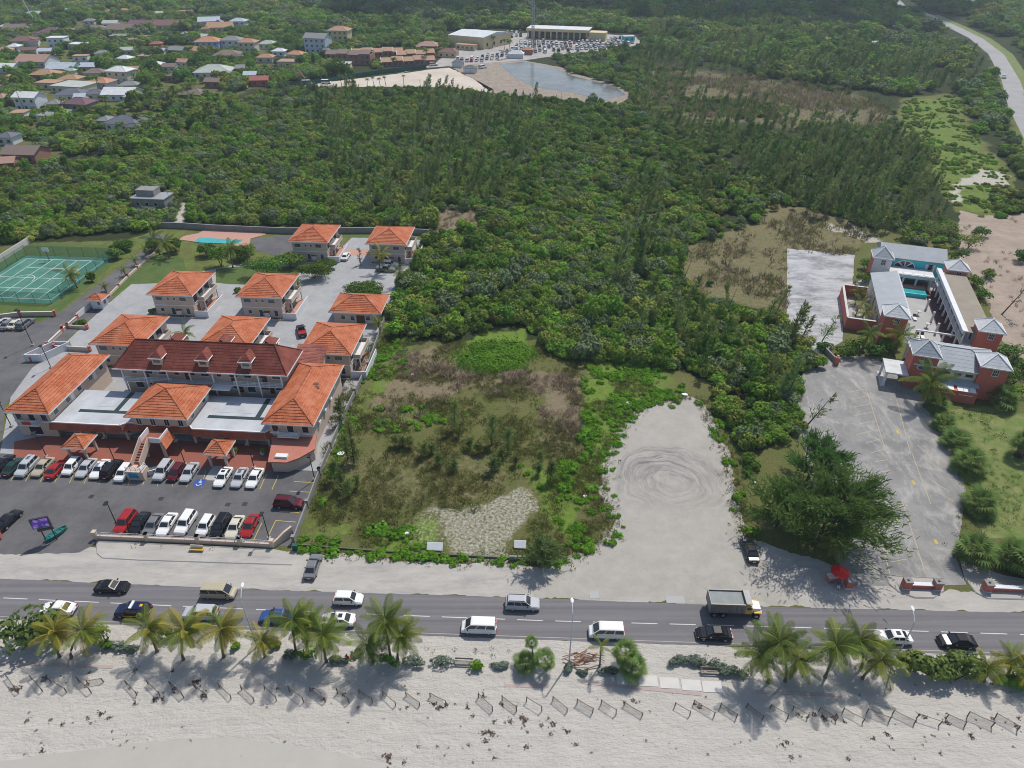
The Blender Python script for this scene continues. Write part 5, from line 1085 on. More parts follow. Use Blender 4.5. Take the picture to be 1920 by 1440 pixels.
GR = 'cars driving on the beach road'
for px_, py_, k, c_, right, lab, rf in (
 (213, 1105, 'coupe', 'black', 1, 'black coupe on the far lane, left of the beige van', None), (413, 1116, 'van', 'beige', 1, 'beige van with pale roof on the far lane', None), (655, 1128, 'hatch', 'white', 1, 'boxy white compact with dark windows on the far lane', None), (980, 1137, 'suv', 'silver', 1, 'silver wagon in the casuarina shadow on the far lane', 'rails'),
 (112, 1146, 'sedan', 'white', 0, 'white car half hidden behind the sea grape tree', None), (252, 1150, 'suv', 'navy', 0, 'dark blue patrol car with white roof light bar', 'lightbar'), (378, 1155, 'suv', 'silver', 0, 'silver suv on the near lane under the beige van', None), (521, 1161, 'sedan', 'blue', 0, 'blue sedan on the near lane behind the palms', None), (635, 1167, 'sedan', 'white', 0, 'white sedan with sunroof ahead of the blue sedan, behind palms', 'sunroof'),
 (898, 1181, 'van', 'white', 0, 'small white van below the silver wagon on the near lane', None), (1136, 1190, 'van', 'white', 0, 'white roofed van beside the lamp post, behind the fan palms', None), (1337, 1193, 'sedan', 'black', 0, 'shiny black sedan in the dump truck shadow', None), (1672, 1200, 'sedan', 'white', 0, 'white sedan with sunroof between palms and sea grape', 'sunroof'), (1791, 1207, 'sedan', 'black', 0, 'long black sedan at the right on the near lane', None)):
    car(k, c_, P(px_, py_), R(-2.3) if right else R(177.7), lab, GR, rf, .034)
GP = 'cars parked at the shops'
PA = PR+math.pi/2
row1 = [((8, 873), 'sedan', 'black', 'black car at the left end of the front row by the shops'), ((29, 879), 'sedan', 'green', 'dark green sedan in the front row'), ((53, 881), 'suv', 'silver', 'silver suv next to the dark green sedan'), ((83, 880), 'sedan', 'beige', 'beige gold sedan in the front row'), ((108, 884), 'sedan', 'red', 'red sedan below the left orange canopy'), ((137, 880), 'hatch', 'white', 'white hatchback with dark glass next to the red sedan'), ((164, 882), 'sedan', 'silver', 'silver sedan between white cars at the forecourt'), ((190, 884), 'sedan', 'white', 'white sedan next to the black suv at the forecourt'), ((212, 884), 'suv', 'black', 'black suv in the front row near the stairs'), ((234, 892), 'hatch', 'white', 'white hatchback beside the stair pedestal'),
        ((308, 888), 'suv', 'silver', 'silver suv right of the stairs'), ((332, 891), 'hatch', 'maroon', 'dark maroon hatchback right of the stairs'), ((357, 890), 'sedan', 'silver', 'silver sedan beside the wheelchair bay'), ((420, 899), 'sedan', 'white', 'white sedan with dark sunroof in the front row, right of the wheelchair bay'), ((451, 900), 'sedan', 'silver', 'silver sedan between two white sedans near the corner shop'), ((479, 901), 'sedan', 'white', 'white sedan at the right end of the front row')]
for p, k, c_, lab in row1: car(k, c_, P(*p), PA+(math.pi if random.random() < .75 else 0)+R(random.uniform(-2, 2)), lab, GP+', parked', 'sunroof' if 'sunroof' in lab else None, .02)
row2 = [((237, 985), 'suv', 'red', 'bright red suv at the left end of the wall row'), ((263, 986), 'sedan', 'black', 'black car between the red suv and the grey car'), ((289, 989), 'sedan', 'grey', 'grey brown sedan along the frontage wall'), ((315, 988), 'sedan', 'white', 'white sedan left of the white suv at the wall'), ((350, 986), 'suv', 'white', 'large white suv at the frontage wall'), ((387, 991), 'hatch', 'white', 'small white hatchback at the frontage wall'), ((415, 992), 'suv', 'black', 'black suv at the frontage wall'), ((442, 993), 'sedan', 'cream', 'cream sedan at the frontage wall'), ((470, 991), 'sedan', 'red', 'dark red sedan at the right end of the wall row')]
for p, k, c_, lab in row2: car(k, c_, P(*p), PA+math.pi+R(random.uniform(-2, 2)), lab, GP+', parked', None, .02)
car('suv', 'maroon', P(543, 948), PR, 'maroon suv parked sideways by the boundary wall', GP+', parked', 'rails', .02)
car('sedan', 'black', P(18, 980), PA+R(-6), 'black sedan alone in a bay left of the screen sign', GP+', parked', None, .02)
for p, k, c_, lab in (((5, 609), 'sedan', 'silver', 'silver car cut off at the left edge of the lane car park'), ((18, 612), 'sedan', 'grey', 'dark grey sedan in the lane car park'), ((32, 611), 'sedan', 'cream', 'cream sedan in the lane car park'), ((50, 611), 'suv', 'grey', 'grey suv at the kerb end of the lane car park')): car(k, c_, P(*p), PA, lab, 'cars parked by the lane', None, .014)
car('sedan', 'white', P(649, 484), PA, 'white sedan parked between the two rear condominiums', 'cars parked at the condominiums', None, .024)
car('pickup', 'grey', P(724, 508), R(-10), 'silver grey pickup below the yellowing palm', 'cars parked at the condominiums', None, .02, 'pickup'); car('suv', 'white', P(731, 500), R(-8), 'white suv behind the silver pickup by the yellowing palm', 'cars parked at the condominiums', None, .02)
pu = car('pickup', 'black', P(566, 624), PA+R(25), 'small black pickup with a red bed in the yard', 'cars parked at the condominiums', None, .02, 'pickup')
MB().box(-2.45, -.85, -.78, .78, 1.04, 1.12).build('bed_liner', PAINT['red'], pu)
car('sedan', 'grey', P(588, 1066), R(88), 'dark sedan parked facing the brush lot on the sandy verge', 'cars parked on the sand', None, .02)
car('sedan', 'black', P(1405, 1036), R(89), 'black sedan parked under the big casuarina, person beside it', 'cars parked on the sand', None, .026)
# dump truck
tr = empty('dump_truck', (P(1372, 1146).x, P(1372, 1146).y, .034), R(-2.3), 'grey dump truck with yellow cab on the far lane', 'truck')
mat('truck_steel', (.22, .225, .23), .5, (.16, .16, .165), 1.5, metal=.2); mat('truck_load', (.27, .29, .29), .8, (.2, .21, .21), .8)
MB().box(-3.4, 3.4, -.45, .45, .75, 1.05).build('chassis', M['dark_metal'], tr)
q = MB(); x0, x1, hw, z0, z1 = -3.5, 1.25, 1.25, 1.15, 2.85
for a, b_ in ((( x0, -hw), (x1, -hw)), ((x1, hw), (x0, hw))):
    y = a[1]; q.loft([[(a[0], y, z0), (a[0], y*.94, z0), (a[0], y*.94, z1), (a[0], y, z1)], [(b_[0], y, z0), (b_[0], y*.94, z0), (b_[0], y*.94, z1), (b_[0], y, z1)]])
q.box(x0, x0+.08, -1.17, 1.17, z0, z1+.1); q.box(x1-.1, x1, -1.17, 1.17, z0, z1+.35); q.box(x0+.08, x1-.1, -1.17, 1.17, z0, z0+.1); tb = q.build('tipper_body', M['truck_steel'], tr)
q = MB(); q.box(x0+.1, x1-.12, -1.15, 1.15, z1-.22, z1-.12); q.build('tarpaulin', M['truck_load'], tb)
for xx in np.linspace(x0+.5, x1-.4, 6):
    for y in (-hw-.06, hw+.01): MB().box(xx-.05, xx+.05, y, y+.05, z0, z1).build('rib', M['truck_steel'], tb)
for y in (-hw-.03, hw-.1): MB().box(x0, x1, y, y+.13, z1, z1+.1).build('rim_rail', PAINT['beige'], tb)
MB().box(x1-.1, x1+.75, -1.2, 1.2, z1+.1, z1+.2).build('cab_guard', M['truck_steel'], tb)
q = MB(); q.loft([[(1.35, -1.05, .8), (1.35, 1.05, .8), (1.35, 1.05, 2.35), (1.35, -1.05, 2.35)], [(2.25, -1.05, .8), (2.25, 1.05, .8), (2.25, 1., 2.0), (2.25, -1., 2.0)]]); q.box(1.4, 2.1, -.95, .95, 2.2, 2.5); cab = q.build('cab', PAINT['yellow'], tr)
q = MB(); q.loft([[(2.24, -.85, .8), (2.24, .85, .8), (2.24, .75, 1.65), (2.24, -.75, 1.65)], [(3.55, -.75, .8), (3.55, .75, .8), (3.55, .6, 1.4), (3.55, -.6, 1.4)]]); q.build('bonnet', PAINT['white'], tr)
for y in (-1, 1): q = MB(); q.box(2.6, 3.5, min(y*.7, y*1.12), max(y*.7, y*1.12), .95, 1.15); q.build('wing', PAINT['yellow'], tr)
pane_quad([Vector((2.26, -.95, 1.5)), Vector((2.26, .95, 1.5)), Vector((2.05, .9, 2.45)), Vector((2.05, -.9, 2.45))]).build('windshield', M['dark_glass'], tr)
for y in (-1.07, 1.05): MB().box(1.5, 2.1, y, y+.02, 1.55, 2.1).build('side_window', M['dark_glass'], tr)
MB().box(3.55, 3.68, -.9, .9, .55, .85).build('bumper', PAINT['white'], tr)
for y in (-.7, .7): MB().box(3.5, 3.6, y-.15, y+.15, 1.0, 1.2).build('headlight', M['head_lamp'], tr)
for x in (-2.7, -1.5, 2.95):
    for y in (-1.0, 1.0):
        q = MB(); q.loft([[(.5*r_*math.cos(a), yy, .5*r_*math.sin(a)) for a in np.linspace(0, 6.283, 16, endpoint=False)] for yy, r_ in ((-.2, .92), (-.15, 1), (.15, 1), (.2, .92))]); w_ = q.build('wheel', M['rubber'], tr); w_.location = (x, y, .5)
        q = MB(); q.loft([[(.26*math.cos(a), yy, .26*math.sin(a)) for a in np.linspace(0, 6.283, 10, endpoint=False)] for yy in (-.22, .22)]); q.build('rim', M['rim_metal'], w_)
MB().tube([(1.28, -.7, 1.), (1.28, -.7, 3.1)], .07, 8).build('exhaust', M['grey_metal'], tr)

# ================================================================== STREET FURNITURE
def street_lamp(px_, py_, ang, label, h_=10.2):
    o = empty('street_lamp', P(px_, py_), ang, label, 'street lamp', 'street lamps along the beach road')
    MB().tube([(0, 0, 0), (0, 0, 4), (0, 0, h_-1.2)], [.11, .09, .07], 8).build('pole', M['pole_paint'], o)
    MB().tube([(0, 0, h_-1.2), (0, .25, h_-.5), (0, .9, h_-.1), (0, 1.5, h_)], [.07, .06, .05, .05], 6).build('arm', M['pole_paint'], o)
    q = MB(); q.loft([[(.16*s_*math.cos(a), 1.5+y, h_+.02+.09*s_*math.sin(a)) for a in np.linspace(0, 6.283, 10, endpoint=False)] for y, s_ in ((-.15, .6), (0, 1.2), (.35, 1.4), (.6, .7))]); q.build('lamp_head', M['white_paint'], o)
    MB().box(-.2, .2, -.2, .2, 0, .12).build('base', M['concrete'], o)
street_lamp(482, 1213, R(8), 'street lamp rising among the coconut palms'); street_lamp(1067, 1243, R(0), 'street lamp between the fan palms, nearest the middle'); street_lamp(1671, 1252, R(-12), 'street lamp partly hidden by coconut palms and sea grape', 9.6)
def yard_lamp(px_, py_, label, h_=5.5, ang=0.):
    o = empty('yard_lamp', P(px_, py_), ang, label, 'lamp post', 'dark lamp posts round the shops')
    MB().tube([(0, 0, 0), (0, 0, h_)], [.08, .06], 6).build('pole', M['black_pole'], o); MB().box(-.25, .25, -.7, .1, h_, h_+.18).build('lamp_head', M['black_pole'], o); MB().box(-.25, .25, -.25, .25, 0, .35).build('base', M['concrete'], o)
yard_lamp(62, 648, 'tall black lamp post on the lane at the left', 9., R(20))
for p, l in (((88, 857), 'black lamp post on the forecourt left of the left canopy'), ((216, 866), 'black lamp post on the forecourt left of the stairs'), ((348, 872), 'black lamp post on the forecourt right of the stairs'), ((477, 878), 'black lamp post on the forecourt beside the corner shop'), ((96, 690), 'black lamp post behind the long left wing'), ((590, 900), 'black lamp post by the boundary wall near the corner shop'), ((505, 1010), 'black lamp post at the sculpted end of the frontage wall'), ((222, 990), 'black lamp post beside the red suv'), ((22, 800), 'black lamp post beside the left wing balcony')): yard_lamp(*p, l)
# screen sign and the boat shaped planter
ss = empty('screen_sign', P(95, 1014), R(18), 'tilted electronic screen sign with purple picture on two posts', 'sign')
for x in (-.5, .9): MB().tube([(x, 0, 0), (x, 0, 3.2)], .09, 6).build('post', M['dark_metal'], ss)
MB().box(-1.3, 1.2, -.15, .15, 3.0, 4.9).build('screen_case', M['dark_metal'], ss)
MB().box(-1.15, 1.05, -.19, -.152, 3.15, 4.75).build('screen', emit_print('screen_print', [(.03, .02, .12), (.10, .03, .30), (.2, .06, .45), (.04, .03, .2), (.25, .15, .5), (.02, .05, .2)], (2.5, 1, 2.2), .35), ss)
MB().box(-.9, 1.2, -.1, .1, 2.3, 2.75).build('name_board', M['dark_metal'], ss)
pb = empty('boat_planter', P(107, 1004), R(58), 'teal green boat shaped planter below the screen sign', 'planter')
q = MB(); q.loft([[(x, -w_, .9), (x, -w_*.6, 0.05), (x, w_*.6, 0.05), (x, w_, .9), (x, w_*.8, .9), (x, w_*.5, .5), (x, -w_*.5, .5), (x, -w_*.8, .9)] for x, w_ in ((-2.1, .35), (-1.2, .75), (.6, .75), (1.6, .5), (2.1, .12))]); q.build('hull', PAINT['teal'], pb); pb.scale = (.8, .8, .8)
for x in (-1., .2, 1.2): MB().box(x-.12, x+.12, -.6, .6, .6, .68).build('thwart', PAINT['teal'], pb)
bn = empty('roadside_bench', P(370, 1033), R(-3), 'yellow roadside bench with white advert back', 'bench'); MB().box(-1.1, 1.1, -.3, .2, .42, .5).build('seat', PAINT['yellow'], bn); MB().box(-.95, .95, .2, .27, .5, 1.05).build('backrest', M['sign_white'], bn)
for x in (-.9, .9): MB().box(x-.06, x+.06, -.25, .25, 0, .42).build('leg', M['concrete'], bn)
def beach_bench(px_, py_, label):
    o = empty('beach_bench', P(px_, py_), R(-3), label, 'bench')
    for y, z in ((-.35, .42), (-.05, .42)): MB().box(-1.15, 1.15, y, y+.22, z, z+.05).build('seat_plank', M['dead_wood'], o)
    MB().box(-1.15, 1.15, .3, .35, .55, .85).build('back_plank', M['dead_wood'], o)
    for x in (-.95, .95): MB().box(x-.05, x+.05, -.3, .34, 0, .42).build('leg', M['concrete'], o)
beach_bench(870, 1245, 'weathered plank bench beside bright green bush at the sand'); beach_bench(1330, 1262, 'weathered bench inside the curved grey hedge')
tc_ = empty('utility_box', P(555, 1031), 0, 'small green utility box at the wall end', 'utility box'); MB().box(-.4, .4, -.3, .3, 0, 1.1).build('cabinet', M['green_fence'], tc_); MB().box(-.43, .43, -.33, .33, 1.1, 1.18).build('lid', M['green_fence'], tc_)
# drain frames in the verge
for p, w_, l in (((1114, 1115), 1.3, 'square concrete inspection cover set in the verge'), ((1266, 1124), 2.6, 'grey concrete patch at the road edge')): o = MB().box(-w_/2, w_/2, -.6, .6, .0, .03).build('concrete_cover', M['concrete'], None); o.location = P(*p, .018); tag(o, l, 'cover')
# vendor parasol
vp = empty('red_parasol', P(1568, 1090), 0, 'red parasol over a drinks cart by the gate post', 'parasol')
MB().tube([(0, 0, 0), (0, 0, 2.4)], .04, 6).build('pole', M['white_paint'], vp)
for k in range(8):
    a0, a1 = k*math.pi/4, (k+1)*math.pi/4; q = MB(); q.face([(0, 0, 2.6), (1.35*math.cos(a0), 1.35*math.sin(a0), 2.05), (1.35*math.cos(a1), 1.35*math.sin(a1), 2.05)]); q.build('canopy_panel', PAINT['red'] if False else (M.get('parasol_red') or mat('parasol_red', (.62, .02, .02), .6)), vp)
vc = empty('drinks_cart', P(1561, 1088), R(10), 'small dark drinks cart under the red parasol', 'cart'); MB().box(-.9, .9, -.45, .45, .25, 1.0).build('box', M['red_wall'], vc); MB().box(-.95, .95, -.5, .5, 1.0, 1.06).build('counter', M['sign_white'], vc)
for x in (-.6, .6): MB().box(x-.08, x+.08, -.3, .3, 0, .25).build('foot', M['dark_metal'], vc)
# sand fences: netting between posts, standing in the sand
m = bpy.data.materials.new('sand_net'); m.use_nodes = True; nt_ = m.node_tree; bs_ = nt_.nodes['Principled BSDF']; bs_.inputs['Base Color'].default_value = (.12, .105, .09, 1); bs_.inputs['Roughness'].default_value = .9
tc_n = nn(nt_, 'TexCoord'); vz = nn(nt_, 'TexNoise'); vz.inputs['Scale'].default_value = 60; nt_.links.new(tc_n.outputs['Object'], vz.inputs['Vector']); mr_ = nn(nt_, 'MapRange'); mr_.inputs[1].default_value = .42; mr_.inputs[2].default_value = .56; mr_.inputs[4].default_value = .5; nt_.links.new(vz.outputs['Fac'], mr_.inputs[0]); nt_.links.new(mr_.outputs[0], bs_.inputs['Alpha']); MATS['sand_net'] = m
FN = [(0, 45, 105, 105, 190), (0, 180, 110, 240, 180), (0, 290, 130, 375, 185), (0, 445, 125, 515, 190), (0, 500, 140, 585, 125), (0, 715, 140, 770, 200), (0, 835, 140, 900, 205), (0, 965, 150, 1035, 215), (0, 1105, 165, 1165, 215), (0, 1235, 155, 1300, 220), (0, 1360, 170, 1430, 235), (0, 1490, 170, 1555, 230), (0, 1630, 180, 1710, 240), (0, 1745, 180, 1830, 240),
      (640, -20, 190, 45, 245), (640, 100, 190, 175, 240), (640, 235, 200, 305, 260), (640, 365, 205, 440, 260), (640, 500, 210, 590, 255), (640, 770, 215, 850, 290), (640, 905, 230, 985, 290), (640, 1040, 238, 1128, 290), (640, 1190, 230, 1270, 295), (640, 1325, 250, 1412, 300), (640, 1460, 255, 1545, 310), (640, 1590, 260, 1690, 320),
      (1280, -45, 265, 40, 315), (1280, 60, 250, 175, 320), (1280, 210, 270, 300, 330), (1280, 355, 270, 445, 340), (1280, 490, 275, 590, 330), (1280, 620, 285, 700, 330), (1280, 765, 290, 860, 345), (1280, 900, 295, 1010, 355), (1280, 1035, 300, 1160, 350), (1280, 1180, 305, 1300, 365), (1280, 1315, 330, 1440, 370), (1280, 1480, 330, 1585, 375), (1280, 1600, 320, 1735, 380), (1280, 1755, 330, 1880, 400)]
LM = [(60, 'large sea grape tree'), (133, 'two yellowing palms'), (200, 'olive green bush'), (295, 'patrol car palm'), (344, 'third palm from the left'), (420, 'palm left of the first street lamp'), (497, 'short yellow palm'), (556, 'tall blue sedan palm'), (612, 'sunroof sedan palm'), (650, 'seated person'), (735, 'tallest mid beach palm'), (825, 'wide grey sea lavender'), (870, 'plank bench'), (940, 'low sea lavender'), (1000, 'leaning thin fan palm'), (1067, 'middle street lamp'), (1095, 'driftwood pile'), (1175, 'large fan palm'), (1250, 'pale path slabs'), (1330, 'weathered bench'), (1385, 'rounded grey hedge'), (1470, 'right hand palm trio'), (1547, 'thick based palm'), (1617, 'bent trunk palm'), (1717, 'last street lamp and sea grape'), (1790, 'wide sea grape tree'), (1850, 'small palm'), (1905, 'bright green bush')]
for i, (ox, x0, y0, x1, y1) in enumerate(FN):
    mx_ = ox+(x0+x1)/6; lm = min(LM, key=lambda t: abs(t[0]-mx_)); wh = 'straight below' if abs(mx_-lm[0]) < 13 else ('below and left of' if mx_ < lm[0] else 'below and right of')
    a, b_ = P(ox+x0/3, 1230+y0/3+7), P(ox+x1/3, 1230+y1/3+7); L = (b_-a).length
    o = empty('sand_fence', a, math.atan2((b_-a).y, (b_-a).x), f'low netting sand fence {wh} the {lm[1]}', 'sand fence', 'sand fences in a row along the beach')
    h_ = random.uniform(.8, 1.1); sag = random.uniform(.0, .35)
    for x in (0, L): q = MB(); q.tube([(x, 0, 0), (x+random.uniform(-.08, .08), random.uniform(-.06, .06), h_+.08)], .065, 5); q.build('post', M['timber_grey'], o)
    q = MB(); q.bar((0, 0, h_), (L*.5, 0, h_-sag*.3), .055); q.bar((L*.5, 0, h_-sag*.3), (L, 0, h_), .055); q.build('top_rail', M['timber_grey'], o)
    if i % 5 != 1:
        u = 1. if i % 3 else random.uniform(.5, .85); q = MB(); q.loft([[(x, .01, .03), (x, .01, h_-sag*.3*math.sin(math.pi*x/L)-.02)] for x in np.linspace(.02, L*u, 5)], cap=False, closed=False); q.build('netting', M['sand_net'], o)
# ================================================================== FAR HOUSES AND YARDS
ROOFC = dict(gr='roof_grey', br='roof_brown', ta='roof_tan', ma='roof_maroon', te='roof_terracotta', wh='roof_white', pb='roof_paleblue', sl='roof_slate', og='roof_orange', pg='roof_palegreen', rd='roof_red', pu='roof_purple')
HOUSES = []; mat('paleblue_wall', (.42, .50, .56), .8)
def house(px_, py_, wpx, roof, wallm, typ, label, storeys=1, rot=None, ratio=.72, cat='house'):
    p = P(px_, py_); dep_ = p.y*CP+H*SP; w_ = wpx*dep_/F*.85; d = max(6., min(14, w_*ratio))
    rz = R(random.uniform(-14, 14)) if rot is None else R(rot)
    o = empty('house', p, rz, label, cat, 'houses of the neighbourhood beyond the thicket'); h_ = 2.9*storeys+.2; hx = w_/2
    HOUSES.append((p.x, p.y+d*.4, max(w_, d)*.62))
    MB().box(-hx, hx, 0, d, 0, h_-.02).build('wall', M[wallm], o)
    rm = ROOFC[roof]
    if typ == 'hip': hip_roof(o, -hx, hx, 0, d, h_, min(w_, d)*.2+.3, rm, over=.6, n=2, step=.01, trim='white_paint' if storeys > 1 or roof in ('wh', 'og') else None)
    elif typ == 'gable':
        q = MB(); r_ = d*.2+.3; q.loft([[(x, -.6, h_), (x, d/2, h_+r_), (x, d+.6, h_), (x, d+.6, h_-.15), (x, d/2, h_+r_-.18), (x, -.6, h_-.15)] for x in (-hx-.5, hx+.5)]); q.build('roof', M[rm], o)
        q = MB(); q.loft([[(x, .02, h_-.02), (x, d/2, h_+r_-.3), (x, d-.02, h_-.02)] for x in (-hx+.01, hx-.01)]); q.build('gable_wall', M[wallm], o)
    else:
        q = MB(); q.box(-hx-.3, hx+.3, -.3, d+.3, h_, h_+.3); q.build('roof', M[rm], o)
    if w_ > 13 and typ != 'flat':   # a lower side wing
        x1 = hx*random.choice((-1, 1)); d2 = d*.6; q = MB(); q.box(x1-3., x1+3., -2.6, 0, 0, 2.7); q.build('wing_wall', M[wallm], o)
        hip_roof(o, x1-3, x1+3, -2.6, .4, 2.8, 1.1, rm, over=.4, n=2, step=.01, trim=None, name='wing_roof')
    n = max(2, int(w_/3.4))
    for s_ in range(storeys):
        for i in range(n):
            x = -hx+(i+.5)*w_/n; panel(o, 'window', x, 0, .9+2.9*s_, 1.3, 1.2, 0, 'window_glass', .04)
    return o
HD = [
 (27, 62, 45, 'br', 'cream_wall', 'gable', 'grey brown gabled house low in the trees near the light pole'), (92, 70, 55, 'pu', 'white_wall', 'hip', 'brown purple hipped house with white ridge lines'), (132, 67, 28, 'ta', 'cream_wall', 'gable', 'small tan gabled house behind dark trees'), (178, 63, 40, 'br', 'cream_wall', 'hip', 'brown hipped house partly behind a round tree'), (222, 64, 60, 'br', 'yellow_wall', 'gable', 'long brown gabled house with pale yellow end walls'),
 (43, 86, 50, 'ma', 'white_wall', 'hip', 'dark maroon roofed house with white porch'), (108, 90, 36, 'wh', 'white_wall', 'flat', 'white two storey flat roofed house', 2), (142, 93, 36, 'wh', 'white_wall', 'flat', 'low white flat house joined beside the white two storey one'), (225, 77, 42, 'gr', 'grey_block', 'flat', 'long low grey flat roofed house in the trees'), (56, 104, 30, 'ma', 'white_wall', 'gable', 'white walled house with a small maroon roof'), (10, 104, 30, 'te', 'white_wall', 'hip', 'terracotta roofed house at the left edge, upper'),
 (58, 126, 70, 'te', 'white_wall', 'gable', 'white house with weathered red brown double gable'), (10, 138, 42, 'wh', 'white_wall', 'gable', 'large white roofed house at the left edge'), (113, 140, 60, 'pb', 'white_wall', 'gable', 'long pale blue grey roofed house'), (168, 136, 38, 'pb', 'yellow_wall', 'gable', 'pale grey roofed house with yellow end wall'), (80, 152, 55, 'ta', 'brick_wall', 'hip', 'tan orange roofed house with columned porch'), (177, 148, 42, 'br', 'cream_wall', 'hip', 'steep brown pyramid roofed house'), (223, 156, 48, 'wh', 'cream_wall', 'hip', 'cream two storey house with white hipped roof', 2), (130, 160, 42, 'ta', 'cream_wall', 'hip', 'orange tan house beside a dark conifer'), (185, 166, 46, 'og', 'white_wall', 'hip', 'bright orange roofed white house behind a big palm'),
 (88, 168, 48, 'ta', 'cream_wall', 'flat', 'cream flat topped house amid small palms'), (126, 175, 78, 'pg', 'cream_wall', 'flat', 'wide pale green flat roofed house'), (242, 172, 38, 'gr', 'grey_block', 'hip', 'grey hipped house with pale verge, behind the big palm'), (132, 190, 58, 'sl', 'white_wall', 'hip', 'white house under a dark slate hip roof'), (52, 208, 52, 'wh', 'white_wall', 'gable', 'large white two storey gabled house near tall palms', 2), (222, 190, 68, 'wh', 'white_wall', 'gable', 'long white roofed house with small dark windows'), (142, 208, 58, 'pu', 'grey_block', 'hip', 'purple brown roofed house behind palms'), (180, 188, 34, 'sl', 'white_wall', 'hip', 'small slate roofed house between the white and slate ones'),
 (262, 55, 50, 'pu', 'white_wall', 'gable', 'long dark purple roofed building in the far trees'), (311, 56, 55, 'ma', 'white_wall', 'gable', 'long dark red roofed building in the far trees'), (393, 48, 45, 'pb', 'white_wall', 'gable', 'pale blue metal roofed building far back'), (412, 60, 55, 'ta', 'yellow_wall', 'gable', 'tan gable ended house with red patch, far back'), (447, 56, 32, 'pb', 'white_wall', 'hip', 'white and blue two storey house standing alone', 2), (293, 92, 24, 'rd', 'red_wall', 'hip', 'small red roofed house among bushes'), (390, 97, 50, 'og', 'blue_wall', 'hip', 'bright blue walled house with orange roof', 2), (434, 94, 42, 'gr', 'white_wall', 'hip', 'pale grey roofed house between two orange roofs', 2), (464, 98, 36, 'og', 'cream_wall', 'hip', 'cream two storey house with orange tan roof', 2), (500, 92, 36, 'pg', 'white_wall', 'hip', 'grey green hipped house at the end of the orange roofs'),
 (330, 104, 34, 'gr', 'grey_block', 'gable', 'dull grey roofed house above the shrubs'), (378, 106, 44, 'ta', 'cream_wall', 'gable', 'long low tan house before the blue one'), (425, 114, 55, 'br', 'grey_block', 'hip', 'grey walled house with brown roof and chimney'), (318, 136, 28, 'br', 'white_wall', 'gable', 'small brown roofed house with white porch posts'), (341, 127, 26, 'te', 'white_wall', 'gable', 'small rust roofed house above the white porch'), (398, 147, 76, 'pg', 'white_wall', 'hip', 'large pale grey green villa with stepped hips'), (452, 139, 18, 'gr', 'grey_block', 'gable', 'tiny grey shed beside the pale villa'), (487, 162, 38, 'rd', 'red_wall', 'gable', 'red house with brick red roof by the green hoarding'), (398, 165, 32, 'br', 'brick_wall', 'gable', 'flat looking brown roofed house above white vans'), (323, 154, 22, 'br', 'brick_wall', 'hip', 'brown pyramid roofed cottage among palms'), (357, 190, 58, 'br', 'brick_wall', 'hip', 'brown hipped villa with white garden wall'), (250, 142, 24, 'ta', 'cream_wall', 'gable', 'tan roofed house beside the cream two storey house'),
 (228, 246, 74, 'sl', 'white_wall', 'hip', 'dark slate roofed house behind the coconut grove'), (88, 232, 46, 'gr', 'white_wall', 'flat', 'grey flat house behind palms and a white wall'), (12, 272, 34, 'sl', 'white_wall', 'hip', 'slate roofed house at the left edge near the hedge'), (38, 305, 76, 'br', 'brick_wall', 'gable', 'brown roofed terrace with white parapets at the left edge'), (8, 322, 48, 'te', 'brick_wall', 'gable', 'terracotta roofed house at the left edge, lowest'), (2, 196, 22, 'te', 'white_wall', 'hip', 'terracotta roofed house at the left edge above the white gable'),
 (592, 100, 50, 'gr', 'paleblue_wall', 'gable', 'pale blue three storey house with steep grey roof', 3), (635, 84, 44, 'ta', 'yellow_wall', 'hip', 'tall yellow house with orange tan roof', 3), (552, 112, 35, 'og', 'white_wall', 'hip', 'orange roofed bungalow left of the steep grey roof'), (540, 127, 45, 'te', 'cream_wall', 'flat', 'low terracotta roofed house behind hedges'), (497, 118, 34, 'ta', 'cream_wall', 'hip', 'tan round fronted house above the bushes'), (642, 131, 35, 'pg', 'yellow_wall', 'flat', 'pale yellow block house by the hoarding'), (800, 96, 48, 'te', 'brick_wall', 'hip', 'rust roofed clubhouse before the big white warehouse'), (838, 108, 40, 'ma', 'yellow_wall', 'hip', 'maroon roofed pavilion beside the clubhouse'), (1555, 83, 22, 'ta', 'white_wall', 'gable', 'tan house hidden in the woods right of the marsh'), (1577, 80, 16, 'wh', 'white_wall', 'flat', 'white roofed hut hidden in the woods right of the marsh'), (1640, 92, 16, 'wh', 'white_wall', 'gable', 'pale hut in a clearing in the right woods'), (1893, 25, 34, 'wh', 'white_wall', 'flat', 'long white roofed shed beyond the highway'), (1815, 8, 40, 'wh', 'white_wall', 'flat', 'pale sheds far beyond the highway'), (22, 12, 20, 'pb', 'yellow_wall', 'flat', 'pale blue and yellow kiosk by the far light pole'), (130, 30, 34, 'pb', 'white_wall', 'gable', 'pale roofed house in the far trees'), (205, 30, 24, 'og', 'white_wall', 'hip', 'bright orange roofed house in the far trees'), (233, 27, 20, 'og', 'white_wall', 'hip', 'second bright orange roof in the far trees, smaller'), (1180, 78, 24, 'pb', 'turquoise_wall', 'flat', 'turquoise walled shed at the far end of the vehicle yard')]
for h_ in HD: house(*h_[:7], storeys=h_[7] if len(h_) > 7 else 1)
PREP = ' with behind at in beside near low under between among before amid joined partly far above by and hidden left right over'.split(' ')
MORE = [(12, 58), (62, 34), (97, 25), (168, 47), (207, 52), (252, 84), (26, 97), (86, 106), (152, 116), (192, 110), (237, 104), (268, 116), (292, 132), (152, 196), (22, 156), (102, 208), (122, 228), (272, 79), (350, 74), (377, 78), (447, 78), (472, 64), (302, 34), (347, 29), (522, 106), (470, 152), (36, 226), (196, 240), (-14, 118), (-12, 175), (232, 120), (300, 106)]
